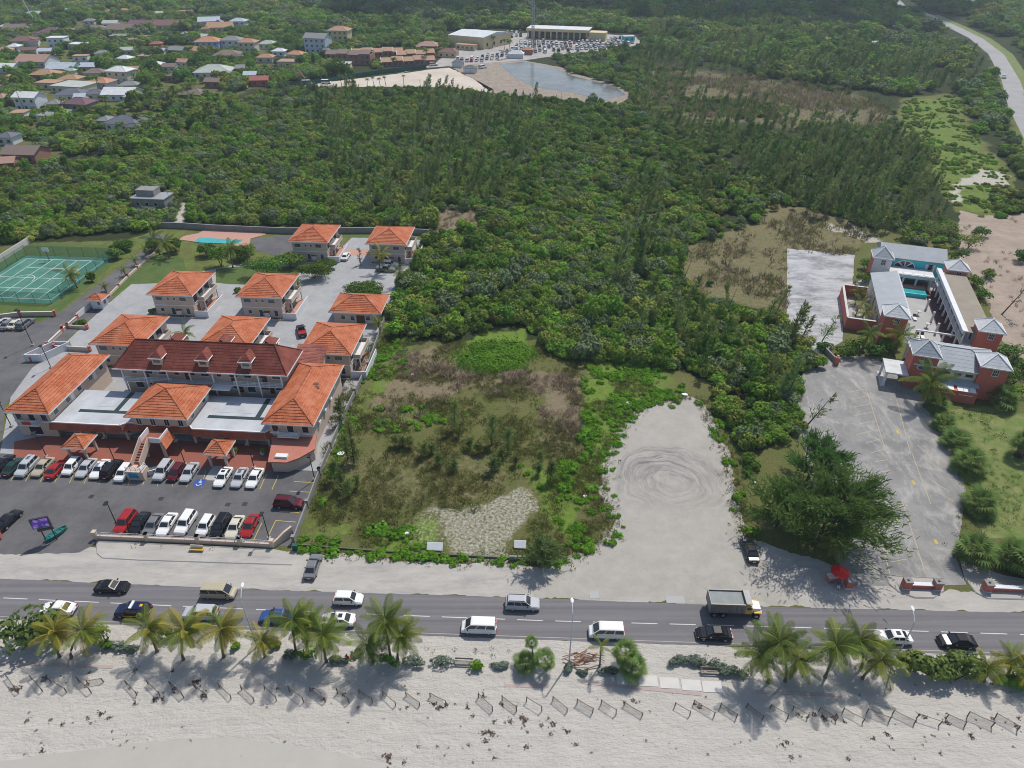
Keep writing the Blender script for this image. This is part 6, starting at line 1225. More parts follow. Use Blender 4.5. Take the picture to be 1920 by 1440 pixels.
for i, (x, y) in enumerate(MORE):
    nb = min(HD, key=lambda h_: (h_[0]-x)**2+4*(h_[1]-y)**2); wd = nb[6].split(); k = next((j for j in range(3, len(wd)) if wd[j] in PREP), len(wd)); rf = ('wh', 'pb', 'ta', 'gr', 'pg', 'te')[i % 6]
    side = 'left of' if x < nb[0]-9 else 'right of' if x > nb[0]+9 else 'above' if y < nb[1] else 'below'
    house(x, y, random.uniform(20, 32), rf, ('white_wall', 'cream_wall')[i % 2], ('hip', 'gable', 'flat')[i % 3], f'small {ROOFC[rf][5:].replace("pale", "pale ")} roofed house just {side} the {" ".join(wd[:min(k, 7)])}')
# terraces of town houses
def terrace(px_, py_, n, uw, d, roof, wallm, storeys, label, rot):
    o = empty('town_house_row', P(px_, py_), R(rot), label, 'terrace'); h_ = 2.8*storeys
    for i in range(n):
        x0 = i*uw; MB().box(x0+.02, x0+uw-.02, 0, d, 0, h_).build('wall', M[wallm], o)
        q = MB(); z = h_+(i % 2)*.5; q.loft([[(x, -.5, z), (x, d/2, z+1.7), (x, d+.5, z), (x, d+.5, z-.15), (x, d/2, z+1.5), (x, -.5, z-.15)] for x in (x0+.15, x0+uw-.15)]); q.build('roof', M[roof], o)
        q = MB(); q.loft([[(x, -.6, h_-.3), (x, d/2, h_+2.1), (x, d+.6, h_-.3)] for x in (x0-.13, x0+.13)]); q.build('party_wall', M['white_paint'] if storeys == 1 else M[wallm], o)
        for s_ in range(storeys):
            for x in (uw*.28, uw*.72): panel(o, 'window', x0+x, 0, .9+2.8*s_, 1.2, 1.2, 0, 'window_glass', .04)
    p = P(px_, py_); HOUSES.append((p.x+n*uw*.5, p.y+d*.5, n*uw*.55))
terrace(612, 120, 4, 7., 10, 'roof_brown', 'brick_wall', 2, 'row of red brown two storey town houses', -8)
terrace(660, 108, 5, 6.5, 9, 'roof_tan', 'brick_wall', 1, 'long row of tan roofed houses behind the brick town houses', 8)
terrace(716, 126, 5, 6.5, 9, 'roof_tan', 'brick_wall', 1, 'tan roofed row with white party walls by the hoarding', 14)
terrace(745, 112, 4, 6., 9, 'roof_tan', 'brick_wall', 1, 'tan roofed row behind the one by the hoarding', 12)
# warehouses
A, B, D_ = P(841, 87), P(907, 92), P(958, 80)
wa = empty('warehouse', A, 0, 'big pale yellow warehouse with a white roof', 'warehouse'); u = P(907, 93)-A; v = P(958, 82)-P(907, 93)
c_ = [Vector((0, 0, 0)), u, u+v, v]; HOUSES.append((A.x+(u+v).x/2, A.y+(u+v).y/2, 24))
MB().prism([(p.x, p.y) for p in c_], 0, 7.2).build('wall', M['yellow_wall'], wa)
q = MB(); m0, m1 = (c_[0]+c_[3])/2, (c_[1]+c_[2])/2
q.loft([[c_[0]+Vector((0, 0, 7.25)), m0+Vector((0, 0, 9.2)), c_[3]+Vector((0, 0, 7.25))], [c_[1]+Vector((0, 0, 7.25)), m1+Vector((0, 0, 9.2)), c_[2]+Vector((0, 0, 7.25))]]); q.build('roof', M['roof_white'], wa)
n_ = (c_[1]-c_[0]).normalized(); aw_ = math.atan2(n_.y, n_.x)
for i in range(7): p = c_[0].lerp(c_[1], (i+.5)/7); panel(wa, 'wall_rib', p.x, p.y, 0, .5, 7, aw_, 'cream_wall', .15)
n_ = (c_[2]-c_[1]).normalized(); aw2 = math.atan2(n_.y, n_.x)
for i in range(4): p = c_[1].lerp(c_[2], (i+.5)/4); panel(wa, 'opening', p.x, p.y, 1.5, 1.6, 2, aw2, 'dark_glass', .05)
A = P(990, 72); wb = empty('warehouse', A, R(-14), 'long low depot with a white roof and dark open bays', 'warehouse')
HOUSES.append((A.x+22, A.y+5, 26))
MB().box(0, 43, 1.5, 14, 0, 6.2).build('wall', M['yellow_wall'], wb); MB().box(-1, 44, -1.5, 15, 6.2, 6.9).build('roof', M['roof_white'], wb); MB().box(-1.1, 44.1, -1.7, -1.5, 5.2, 6.9).build('fascia', M['yellow_wall'], wb)
for i in range(10): panel(wb, 'bay', 2.2+i*4.2, 1.5, .2, 3.4, 4.4, 0, 'dark_glass', .06); MB().box(.0+i*4.2-.3, i*4.2+.3, -1.3, -.7, 0, 6.2).build('pillar', M['yellow_wall'], wb)
MB().box(44.3, 56, 0, 10, 0, 5.4).build('side_wing', M['yellow_wall'], wb)
# sheds by the clearing, tent, booth
for px_, py_, l, w_ in ((880, 138, 'grey plank shed on the grass beside the rubble', 7.), (857, 127, 'darker grey shed behind the plank shed', 6.)):
    o = empty('shed', P(px_, py_), R(-12), l, 'shed'); MB().box(-w_/2, w_/2, 0, 5, 0, 2.8).build('wall', M['grey_metal'], o); hip_roof(o, -w_/2, w_/2, 0, 5, 2.8, 1.1, 'roof_slate', over=.3, n=2, trim=None)
    for k in range(5): panel(o, 'wall_panel', -w_/2+(k+.5)*w_/5, 0, .1, w_/5-.15, 2.5, 0, 'white_wall', .05)
    HOUSES.append((P(px_, py_).x, P(px_, py_).y+2, 6))
o = empty('white_tent', P(966, 110), R(-8), 'white marquee with peaked top at the yard edge', 'tent'); MB().box(-5, 5, 0, 6, 0, 2.6).build('wall', M['white_wall'], o); hip_roof(o, -5, 5, 0, 6, 2.6, 2., 'roof_white', over=.2, n=2, trim=None); HOUSES.append((o.location.x, o.location.y, 9))
o = empty('yard_booth', P(988, 103), R(-10), 'small orange roofed booth at the foot of the mast', 'booth'); MB().box(-3.4, 3.4, 0, 5, 0, 3).build('wall', M['brick_wall'], o); hip_roof(o, -3.4, 3.4, 0, 5, 3, 1.4, 'roof_orange', over=.5, n=2, trim=None); HOUSES.append((o.location.x, o.location.y, 8))
o = empty('yard_office', P(872, 94), R(-22), 'low pale flat office below the warehouse', 'building'); MB().box(-7, 7, 0, 6, 0, 3).build('wall', M['yellow_wall'], o); MB().box(-7.3, 7.3, -.3, 6.3, 3, 3.3).build('roof', M['roof_tan'], o)
for i in range(4): panel(o, 'window', -5+i*3.3, 0, 1, 1.4, 1.2, 0, 'window_glass', .04)
HOUSES.append((o.location.x, o.location.y, 9))
# mast
bm_ = P(998, 97); mz = 62.
mo = empty('radio_mast', bm_, 0, 'tall grey lattice radio mast with antenna clusters', 'mast')
q = MB()
for k in range(3):
    a = k*2.094; q.tube([(1.1*math.cos(a), 1.1*math.sin(a), 0), (.45*math.cos(a), .45*math.sin(a), mz)], .24, 5)
q.build('legs', M['grey_metal'], mo); q = MB()
for i in range(40):
    z0, z1 = i*mz/40, (i+1)*mz/40; r0_, r1_ = 1.1-.65*z0/mz, 1.1-.65*z1/mz
    for k in range(3): a, b_ = k*2.094, (k+1)*2.094; q.bar((r0_*math.cos(a), r0_*math.sin(a), z0), (r1_*math.cos(b_), r1_*math.sin(b_), z1), .24)
q.build('lattice', M['grey_metal'], mo)
for z in (38., 53., 59.):
    for k in range(3): a = k*2.094; MB().box(1.3, 1.65, -.3, .3, z, z+2.4).build('antenna', M['white_paint'], mo).rotation_euler = (0, 0, a)
o = empty('light_pole', P(66, 41), 0, 'tall white light pole leaning above the far houses', 'pole'); MB().tube([(0, 0, 0), (-6, 0, 24)], [.3, .2], 6).build('shaft', M['white_paint'], o); MB().box(-7.2, -5, -.4, .4, 24, 24.6).build('lamp_head', M['white_paint'], o)
# green hoarding round the clearing
ho = [P(*p) for p in ((520, 165), (575, 160), (640, 150), (720, 138), (800, 129))]
fo = empty('hoarding', ho[0], 0, 'long dark green hoarding along the cleared site', 'fence')
for a, b_ in zip(ho, ho[1:]):
    n = max(1, int((b_-a).length/6))
    for i in range(n):
        p, q_ = a.lerp(b_, i/n)-ho[0], a.lerp(b_, (i+1)/n)-ho[0]; d = (q_-p).normalized(); s_ = Vector((-d.y, d.x, 0))*.05; e = Vector((0, 0, 2.3))
        k = MB(); k.loft([[p-s_, p+s_, p+s_+e, p-s_+e], [q_-s_-d*.08, q_+s_-d*.08, q_+s_+e-d*.08, q_-s_+e-d*.08]]); k.build('hoarding_panel', M['green_fence'], fo)
# excavator and site truck
ex = empty('excavator', P(572, 157), R(20), 'rust orange excavator with raised arm on the cleared site', 'excavator')
for y in (-1.2, .7): MB().box(-2, 2, y, y+.5, 0, .8).build('track', M['rubber'], ex)
MB().box(-1.8, 1.2, -1.1, 1.1, .85, 1.9).build('body', M['roof_orange'], ex); MB().box(.2, 1.4, -1.1, -.1, 1.92, 3.).build('cab', M['window_glass'], ex)
q = MB(); q.bar((.8, .4, 1.8), (-1.5, .4, 6.), .5); q.bar((-1.5, .4, 6.), (-4., .4, 3.2), .4); q.build('boom', M['roof_orange'], ex); MB().box(-4.6, -3.6, 0, .9, 2.2, 3.2).build('bucket', M['dark_metal'], ex)
# vehicles of the yard: one small mesh, copied
def small_car(k):
    mb = MB(); car_body(k, mb); B, T = green(k); mb.loft([B, [p.lerp(q_, .85) for p, q_ in zip(B, T)]], 1); mb.loft([[p.lerp(q_, .85) for p, q_ in zip(B, T)], T], 0)
    for x in (-1.35, 1.45):
        for y in (-.92, .72): mb.box(x-.3, x+.3, y, y+.2, 0, .6, 2)
    return mb.mesh('yard_car', [PAINT['white'], M['dark_glass'], M['rubber']])
SC = {k: small_car(k) for k in ('sedan', 'suv', 'van', 'hatch')}
YARD = [[(905, 108), (985, 108), (1000, 100), (1150, 93), (1195, 84), (1185, 72), (1120, 74), (1050, 78), (975, 76), (965, 90)], [(905, 66), (975, 60), (985, 68), (950, 72)], [(852, 112), (925, 104), (940, 112), (870, 119)]]
ycar = 0; tries = 0; placed = []
while ycar < 205 and tries < 12000:
    tries += 1; x, y = random.uniform(845, 1200), random.uniform(58, 120)
    wp = P(x, y); g = 4.4; wx = round(wp.x/3.1)*3.1; wy = round(wp.y/6.2)*6.2
    qx, qy = proj(wx, wy)
    if not any(inpoly(np.array([qx]), np.array([qy]), pl_)[0] for pl_ in YARD) or (wx, wy) in placed: continue
    if any((wx-hx)**2+(wy-hy)**2 < (hr*.9)**2 for hx, hy, hr in HOUSES[-9:]): continue
    placed.append((wx, wy)); ycar += 1; k = random.choices(list(SC), (5, 3, 3, 2))[0]; c_ = random.choices(['white', 'silver', 'grey', 'black', 'blue', 'red', 'beige', 'teal'], (36, 20, 11, 11, 8, 5, 5, 4))[0]
    o = inst('yard_car', SC[k], None, (wx+random.uniform(-.3, .3), wy+random.uniform(-.6, .6), .05), (0, 0, math.pi/2*random.choice((1, -1))+R(random.uniform(-8, 8))))
    o.material_slots[0].link = 'OBJECT'; o.material_slots[0].material = PAINT[c_]
    tag(o, f'{c_} {dict(sedan="car", suv="suv", van="van", hatch="small car")[k]} {"by the warehouse end" if qx < 935 else "near the mast" if qx < 1005 else "in the middle" if qx < 1075 else "right of the middle" if qx < 1135 else "at the right end"} of the vehicle yard, {"back" if qy < 76 else "middle" if qy < 92 else "front"} rows', 'car', 'vehicles in the yard beyond the pond')
for p, k, c_, l, a in (((440, 162), 'van', 'white', 'white van on the grass beside the red house', 10), ((455, 166), 'van', 'white', 'longer white vehicle right of the white van, beside the red house', 12), ((577, 158), 'van', 'white', 'white site truck beside the excavator', 5), ((612, 157), 'van', 'white', 'white vehicle on the cleared site under the hoarding', 3), ((813, 123), 'suv', 'white', 'white car on the lane by the clearing', 20), ((905, 128), 'suv', 'white', 'white digger on the grass beside the plank shed', 40), ((1882, 146), 'sedan', 'white', 'white car on the far highway', 60)):
    o = inst('far_car', SC[k], None, P(*p, .06), (0, 0, R(a))); o.material_slots[0].link = 'OBJECT'; o.material_slots[0].material = PAINT[c_]; tag(o, l, 'car'); o.scale = (1.15, 1.15, 1.15)
# ================================================================== VEGETATION
leaf_mat('mangrove_leaf', (.062, .14, .016), (.16, .265, .042), .4, .025, .35)
leaf_mat('olive_leaf', (.135, .19, .032), (.265, .31, .07), .3, .02, .3)
leaf_mat('fresh_leaf', (.105, .22, .02), (.215, .35, .05), .3, .015, .25)
leaf_mat('silver_leaf', (.09, .14, .055), (.20, .26, .13), .2, .015, .3)
leaf_mat('bush_leaf', (.065, .15, .02), (.155, .255, .05), .3, .02, .3)
leaf_mat('vine_leaf', (.11, .27, .016), (.21, .40, .045), .45, .008, .15)
leaf_mat('casuarina_leaf', (.135, .195, .05), (.26, .32, .115), .45, .025, .3)
leaf_mat('palm_leaf', (.11, .175, .025), (.25, .285, .055), .4, .018, .2)
leaf_mat('palm_yellow', (.20, .21, .035), (.38, .31, .05), .35, .012, .15)
leaf_mat('palm_dark', (.075, .13, .025), (.175, .225, .06), .4, .02, .2)
leaf_mat('fan_leaf', (.085, .165, .035), (.21, .29, .09), .35, .015, .15)
leaf_mat('grape_leaf', (.07, .125, .03), (.19, .24, .065), .3, .015, .15)
leaf_mat('grey_leaf', (.09, .125, .085), (.19, .23, .175), .15, .01, .15)
leaf_mat('casuarina_dark', (.05, .125, .026), (.13, .22, .052), .45, .015, .2)
leaf_mat('dry_brush', (.20, .145, .10), (.38, .30, .225), .25, .012, .3)
leaf_mat('grass_blade', (.11, .14, .03), (.25, .24, .085), .35, .03, .35)
leaf_mat('lush_blade', (.05, .12, .015), (.12, .21, .035), .2, .015, .2)
def fol_mesh(name, quads, tones, m, trunk=None):
    """quads: (n,4,3) array; tones: (n,)"""
    q = np.asarray(quads, float); n = len(q); me = bpy.data.meshes.new(name)
    me.vertices.add(n*4); me.vertices.foreach_set('co', q.reshape(-1)); me.loops.add(n*4); me.loops.foreach_set('vertex_index', np.arange(n*4, dtype=np.int32))
    me.polygons.add(n); me.polygons.foreach_set('loop_start', np.arange(0, n*4, 4, dtype=np.int32)); me.update(calc_edges=True)
    a = me.attributes.new('tone', 'FLOAT', 'FACE'); a.data.foreach_set('value', np.clip(tones, 0, 1).astype(np.float32)); me.materials.append(M[m]); return me
def leaf_quads(c, nrm, size, aspect=1.5, droop=0.):
    """leaf-sized quads at points c, facing nrm (n,3)"""
    n = len(c); t = rng.normal(size=(n, 3)); nrm = nrm/np.linalg.norm(nrm, axis=1, keepdims=True)
    t -= (t*nrm).sum(1, keepdims=True)*nrm; t /= np.linalg.norm(t, axis=1, keepdims=True); b = np.cross(nrm, t)
    s = np.broadcast_to(np.asarray(size, float), (n,))[:, None]; a, e = t*s*aspect*.5, b*s*.5
    return np.stack([c-a-e*.35, c-e+a*.1, c+a+e*.2, c+e-a*.1], 1)
def crown_mesh(name, m, r=(2, 2, 1.6), lobes=7, n=260, leaf=.42, z0=.35, jitter=.75, seed=0, flat=.0):
    g = np.random.default_rng(seed+11); L = []
    for i in range(lobes):
        a = g.uniform(0, 6.283); rr = math.sqrt(g.uniform(0, 1))*.62; L.append((rr*math.cos(a)*r[0], rr*math.sin(a)*r[1], z0*r[2]+g.uniform(.25, .75)*r[2], g.uniform(.35, .55)))
    qs, tn = [], []
    for (x, y, z, s) in L:
        k = n//lobes; d = g.normal(size=(k, 3)); d[:, 2] = np.abs(d[:, 2])*1.0-.25; d /= np.linalg.norm(d, axis=1, keepdims=True)
        rad = s*np.power(g.uniform(.45, 1, (k, 1)), .5)*np.array([r[0], r[1], r[2]*.85]); c = np.array([x, y, z])+d*rad*(1+g.normal(0, .08, (k, 1)))
        c[:, 2] = np.maximum(c[:, 2], .05); nr = d+g.normal(0, jitter*.6, (k, 3))+np.array([0, 0, .35])
        qs.append(leaf_quads(c, nr, leaf*g.uniform(.7, 1.3, k))); tn.append(.15+.55*g.random(k)+.2*g.random())
    return fol_mesh(name, np.concatenate(qs), np.concatenate(tn), m)
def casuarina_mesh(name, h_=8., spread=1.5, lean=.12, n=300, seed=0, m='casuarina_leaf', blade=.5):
    g = np.random.default_rng(seed+29); qs, tn = [], []
    nb = max(10, n//12)
    for i in range(nb):
        t = g.uniform(.10, 1.0); z = h_*t; a = g.uniform(0, 6.283); ln = spread*(1.12-t)*g.uniform(.6, 1.2)+.35
        base = np.array([lean*z, 0, z]); d = np.array([math.cos(a)+.45*lean*3, math.sin(a), g.uniform(.45, 1.0)]); d /= np.linalg.norm(d)
        k = n//nb
        for j in range(k):
            s = (j+.6)/k; p = base+d*ln*s+np.array([0, 0, .12*ln*s*s])+g.normal(0, .10*ln, 3)
            dd = d*.7+g.normal(0, .38, 3)+np.array([.18, 0, .25]); dd /= np.linalg.norm(dd); sd = np.cross(dd, g.normal(size=3)); sd /= np.linalg.norm(sd)
            l2, w2 = blade*g.uniform(.8, 1.5), blade*.16*g.uniform(.8, 1.3)
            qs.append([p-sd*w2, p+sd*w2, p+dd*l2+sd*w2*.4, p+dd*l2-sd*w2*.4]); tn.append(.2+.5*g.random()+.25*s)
    return fol_mesh(name, qs, np.array(tn), m)
def frond_mesh(name, L=3.2, m='palm_leaf', nl=20, arch=.9, w_=.85, seed=0):
    """a coconut frond along +X: arching rachis with hanging leaflets"""
    g = np.random.default_rng(seed+3); qs, tn = [], []; pts = []
    for i in range(nl+1):
        t = i/nl; x = L*(t-.12*arch*t*t); z = arch*(.55*t-1.35*t*t); pts.append(np.array([x, 0, z]))
    for i in range(nl):
        a, b_ = pts[i], pts[i+1]; qs.append([a+[0, .03, 0], a-[0, .03, 0], b_-[0, .02, 0], b_+[0, .02, 0]]); tn.append(.9)
        if i < 2: continue
        t = i/nl; l2 = w_*math.sin(math.pi*min(1, (t*.82+.16)))**.7*g.uniform(.85, 1.15)
        for s_ in (-1, 1):
            tip = a+np.array([.42*l2, s_*l2*.62, -.62*l2-g.uniform(0, .15)]); q = a+(b_-a)*.62
            qs.append([a, q, tip+[.05, 0, -.02], tip]); tn.append(.25+.5*g.random())
    return fol_mesh(name, qs, np.array(tn), m)
def fan_mesh(name, r_=1.0, m='fan_leaf', seed=0):
    g = np.random.default_rng(seed); qs, tn = [], []; n = 13
    o = np.array([1.05*r_, 0, .1]); qs.append([[0, .03, 0], [0, -.03, 0], o-[0, .02, 0], o+[0, .02, 0]]); tn.append(.8)
    for i in range(n):
        a = -1.75+3.5*i/(n-1); d = np.array([math.cos(a), math.sin(a), .05]); s_ = np.array([-math.sin(a), math.cos(a), 0]); l2 = r_*(1-.12*abs(a)/1.75)*g.uniform(.9, 1.05)
        tip = o+d*l2+np.array([0, 0, -.32*r_]); mid = o+d*l2*.6
        qs.append([o, mid-s_*.07*r_, tip, mid+s_*.07*r_]); tn.append(.2+.6*g.random())
    return fol_mesh(name, qs, np.array(tn), m)
FR = {m_: [frond_mesh('frond', 3.0+.25*i, m_, 30, 1.0+.3*i, .85, i) for i in range(3)] for m_ in ('palm_leaf', 'palm_yellow', 'palm_dark')}
FANS = [fan_mesh('fan_leaf', .85+.12*i, 'fan_leaf', i) for i in range(3)]
def trunk_mesh(h_, lean, r0_, r1_, m='trunk_grey', n=6, curve=1.6):
    pts = [(lean[0]*(i/n)**curve, lean[1]*(i/n)**curve, h_*i/n) for i in range(n+1)]
    return MB().tube(pts, [r0_+(r1_-r0_)*min(1, (i/n)*1.3)*.9 if i else r0_*1.35 for i in range(n+1)], 7).mesh('trunk', M[m], True)
def coconut(base, crown, label, n=17, size=1., mix=('palm_leaf',), group='coconut palms along the beach', z=None, hgt=None, nuts=False):
    """base and crown are photo points; the crown's height follows from them unless given"""
    b_ = P(*base)
    if hgt is None:   # height at which the crown pixel stands over the base
        best = min(np.arange(2., 12., .25), key=lambda h_: (P(*crown, h_).y-b_.y)**2+.25*(P(*crown, h_).x-b_.x)**2); c_ = P(*crown, best)
        c_.y = b_.y+max(-1.5, min(1.5, c_.y-b_.y))
    else: c_ = b_+Vector((random.uniform(-.6, .6), random.uniform(-.5, .5), hgt))
    o = empty('coconut_palm', b_, 0, label, 'palm tree', group); d = c_-b_
    inst('trunk', trunk_mesh(d.z, (d.x, d.y), .17*size**.5, .10*size**.5), o)
    for i in range(n):
        a = i*2.39996+random.uniform(-.2, .2); t = i/n; up = 1.2-2.35*t**.95+random.uniform(-.18, .18)
        mm = random.choice(mix) if t < .75 else (mix[-1]); k = random.choice(FR[mm]); s_ = size*(.78+.3*math.sin(math.pi*min(1, t+.25)))*random.uniform(.9, 1.1)
        f = inst('frond', k, o, d, (random.uniform(-.35, .35), -up, a-.35*math.sin(a-.3)), (s_, s_, s_))
    if nuts:
        q = MB(); q.loft([[(.14*math.sin(t)*math.cos(a), .14*math.sin(t)*math.sin(a), -.14*math.cos(t)) for a in np.linspace(0, 6.283, 6, endpoint=False)] for t in (.3, 1.2, 2, 2.9)]); nm = q.mesh('coconut', M['trunk_brown'])
        for k in range(4): a = k*1.6; inst('coconut', nm, o, d+Vector((.22*math.cos(a), .22*math.sin(a), -.25)))
    return o
def fan_palm(base, h_, label, n=26, size=1., skirt=False, group='fan palms', lean=(0, 0)):
    b_ = P(*base); o = empty('fan_palm', b_, random.uniform(0, 6.28), label, 'palm tree', group)
    if h_ > .4: inst('trunk', trunk_mesh(h_, lean, .2*size if not skirt else .42*size, .14*size if not skirt else .34*size, 'trunk_brown' if skirt else 'trunk_grey', 4), o)
    for i in range(n):
        a = i*2.39996; t = i/n; up = 1.25-1.75*t+random.uniform(-.12, .12); s_ = size*random.uniform(.85, 1.15)
        inst('fan_leaf', random.choice(FANS), o, (lean[0], lean[1], h_), (random.uniform(-.3, .3), -up, a), (s_, s_, s_))
    if skirt:
        g = np.random.default_rng(len(label)); k = 60; a = g.uniform(0, 6.283, k); z = g.uniform(.25, 1, k)*h_; r_ = .42*size+.1
        c = np.stack([r_*np.cos(a), r_*np.sin(a), z], 1); qs = leaf_quads(c, np.stack([np.cos(a), np.sin(a), .3+0*a], 1), .4, 1.8); inst('dead_skirt', fol_mesh('dead_skirt', qs, g.random(k)*.5, 'dry_brush'), o)
    return o
TM = {}
def bush(base, r, label, m='bush_leaf', lobes=7, n=420, leaf=.32, cat='bush', group=None, name='bush', trunk=0., seed=None, z0=.1, world=False):
    b_ = Vector(base) if world else P(*base); s = seed if seed is not None else random.randint(0, 9999); o = empty(name, b_, 0, label, cat, group)
    c = inst('crown', crown_mesh('crown', m, r, lobes, n, leaf, z0 if not trunk else 0, .75, s), o, (0, 0, trunk))
    q = MB()
    for k in range(3): a = k*2.1+s; q.tube([(0, 0, 0), (r[0]*.25*math.cos(a), r[1]*.25*math.sin(a), trunk+r[2]*.5)], [.12, .05], 5)
    q.build('trunk' if trunk else 'stems', M['trunk_brown'], o); return o
def casuarina(base, h_, spread, lean, label, n=420, m='casuarina_leaf', cat='tree', group=None, blade=.5, seed=None, world=False, yaw=None):
    b_ = Vector(base) if world else P(*base); s = seed if seed is not None else random.randint(0, 9999); o = empty('casuarina_tree', b_, random.uniform(-.4, .4) if yaw is None else yaw, label, cat, group)
    inst('crown', casuarina_mesh('crown', h_, spread, lean, n, s, m, blade), o); q = MB(); q.tube([(0, 0, 0), (lean*h_*.5, 0, h_*.5), (lean*h_*.96, 0, h_*.96)], [.03+.016*h_, .02+.009*h_, .015], 6); q.build('trunk', M['trunk_brown'], o); return o
# ---- palms and planting along the beach
Y = ('palm_leaf', 'palm_leaf', 'palm_yellow')
for b_, c_, l, mx_, n, s_ in (((112, 1232), (102, 1185), 'yellowing coconut palm touching the sea grape tree', ('palm_leaf', 'palm_yellow', 'palm_yellow'), 16, .95), ((134, 1234), (155, 1183), 'yellow green coconut palm right of the sea grape tree', Y, 17, 1.), ((295, 1222), (277, 1178), 'coconut palm below the patrol car', Y, 15, .92), ((344, 1237), (345, 1183), 'coconut palm below the near lane silver suv', Y, 18, 1.), ((420, 1232), (415, 1180), 'coconut palm left of the first street lamp', ('palm_leaf', 'palm_yellow'), 18, 1.), ((497, 1232), (490, 1200), 'short yellow palm at the foot of the first street lamp', ('palm_leaf', 'palm_yellow', 'palm_yellow'), 14, .75), ((556, 1226), (549, 1163), 'tall coconut palm covering the blue sedan', ('palm_leaf', 'palm_dark'), 17, .95), ((578, 1222), (574, 1166), 'coconut palm right of the one covering the blue sedan', ('palm_leaf', 'palm_dark'), 15, .9), ((612, 1241), (604, 1192), 'coconut palm under the white sunroof sedan', ('palm_leaf',), 18, 1.05), ((700, 1243), (690, 1207), 'low coconut palm left of the tall pair mid beach', ('palm_leaf', 'palm_dark'), 15, .95), ((733, 1236), (722, 1164), 'tallest coconut palm mid beach, right of the seated person', ('palm_leaf', 'palm_dark'), 17, 1.), ((746, 1238), (750, 1192), 'coconut palm at the right of the tall mid beach palm', ('palm_leaf',), 15, .95),
    ((1440, 1280), (1425, 1228), 'dark coconut palm at the left of the right hand trio', ('palm_dark', 'palm_leaf'), 17, 1.05), ((1472, 1277), (1462, 1205), 'tall middle coconut palm of the right hand trio', ('palm_dark', 'palm_leaf'), 18, 1.05), ((1483, 1268), (1497, 1238), 'leaning coconut palm at the right of the right hand trio', ('palm_leaf', 'palm_dark'), 17, 1.), ((1547, 1270), (1568, 1212), 'coconut palm leaning right from a thick dark base', ('palm_leaf', 'palm_dark'), 18, 1.05), ((1615, 1252), (1612, 1202), 'coconut palm in front of the right white sedan', ('palm_leaf', 'palm_dark'), 17, 1.), ((1617, 1272), (1652, 1238), 'coconut palm with a bent pale trunk', ('palm_leaf',), 17, 1.), ((1845, 1277), (1851, 1252), 'small coconut palm beside the bright green bush', Y, 13, .75), ((1890, 1264), (1898, 1238), 'small yellow green palm at the right edge', Y, 13, .75), ((1928, 1290), (1925, 1262), 'yellow fronded palm cut by the right edge', ('palm_yellow', 'palm_leaf'), 12, .75)):
    coconut(b_, c_, l, n+12, s_*1.06, mx_, nuts=random.random() < .4)
for b_, h_, l, s_, ln in (((985, 1252), .9, 'round fan palm bush left of the lamp trio', 1.05, (0, 0)), ((1000, 1247), 4., 'tall thin fan palm leaning between two bushy ones', .6, (.6, 0)), ((1028, 1250), 2.1, 'bushy fan palm on a slanting trunk beside the lamp', 1.0, (.6, .3)), ((1170, 1250), 3., 'large fan palm over the white roofed van', 1.2, (0, 0)), ((1183, 1262), 1.6, 'spiky fan palm right of the driftwood pile', 1.25, (.1, 0))): fan_palm(b_, h_, l, 24, s_*.85, False, 'fan palms at the beach', ln)
coconut((1124, 1250), (1127, 1212), 'thin yellowed palm beside the driftwood pile', 9, .5, ('palm_yellow', 'palm_leaf'))
bush((60, 1207), (4.9, 3.3, 3.4), 'large sea grape tree at the left end of the beach', 'grape_leaf', 10, 900, .45, 'tree', None, 'sea_grape_tree', 1.0)
bush((200, 1205), (2.1, 1.7, 2.6), 'olive green bush between the left palms and the patrol car', 'grape_leaf', 6, 420, .3)
bush((200, 1216), (1.1, .8, .9), 'small dark green bush in the sand under the left palms', 'bush_leaf', 4, 200, .25)
bush((1717, 1258), (3.4, 2.4, 3.), 'sea grape tree right of the last street lamp', 'grape_leaf', 8, 800, .42, 'tree', None, 'sea_grape_tree', .8)
bush((1790, 1275), (4.2, 2.3, 2.6), 'wide sea grape tree below the long black sedan', 'grape_leaf', 9, 900, .4, 'tree', None, 'sea_grape_tree', .5)
bush((1905, 1278), (3.2, 1.7, 1.3), 'bright green low bush at the right end of the beach', 'vine_leaf', 7, 700, .26)
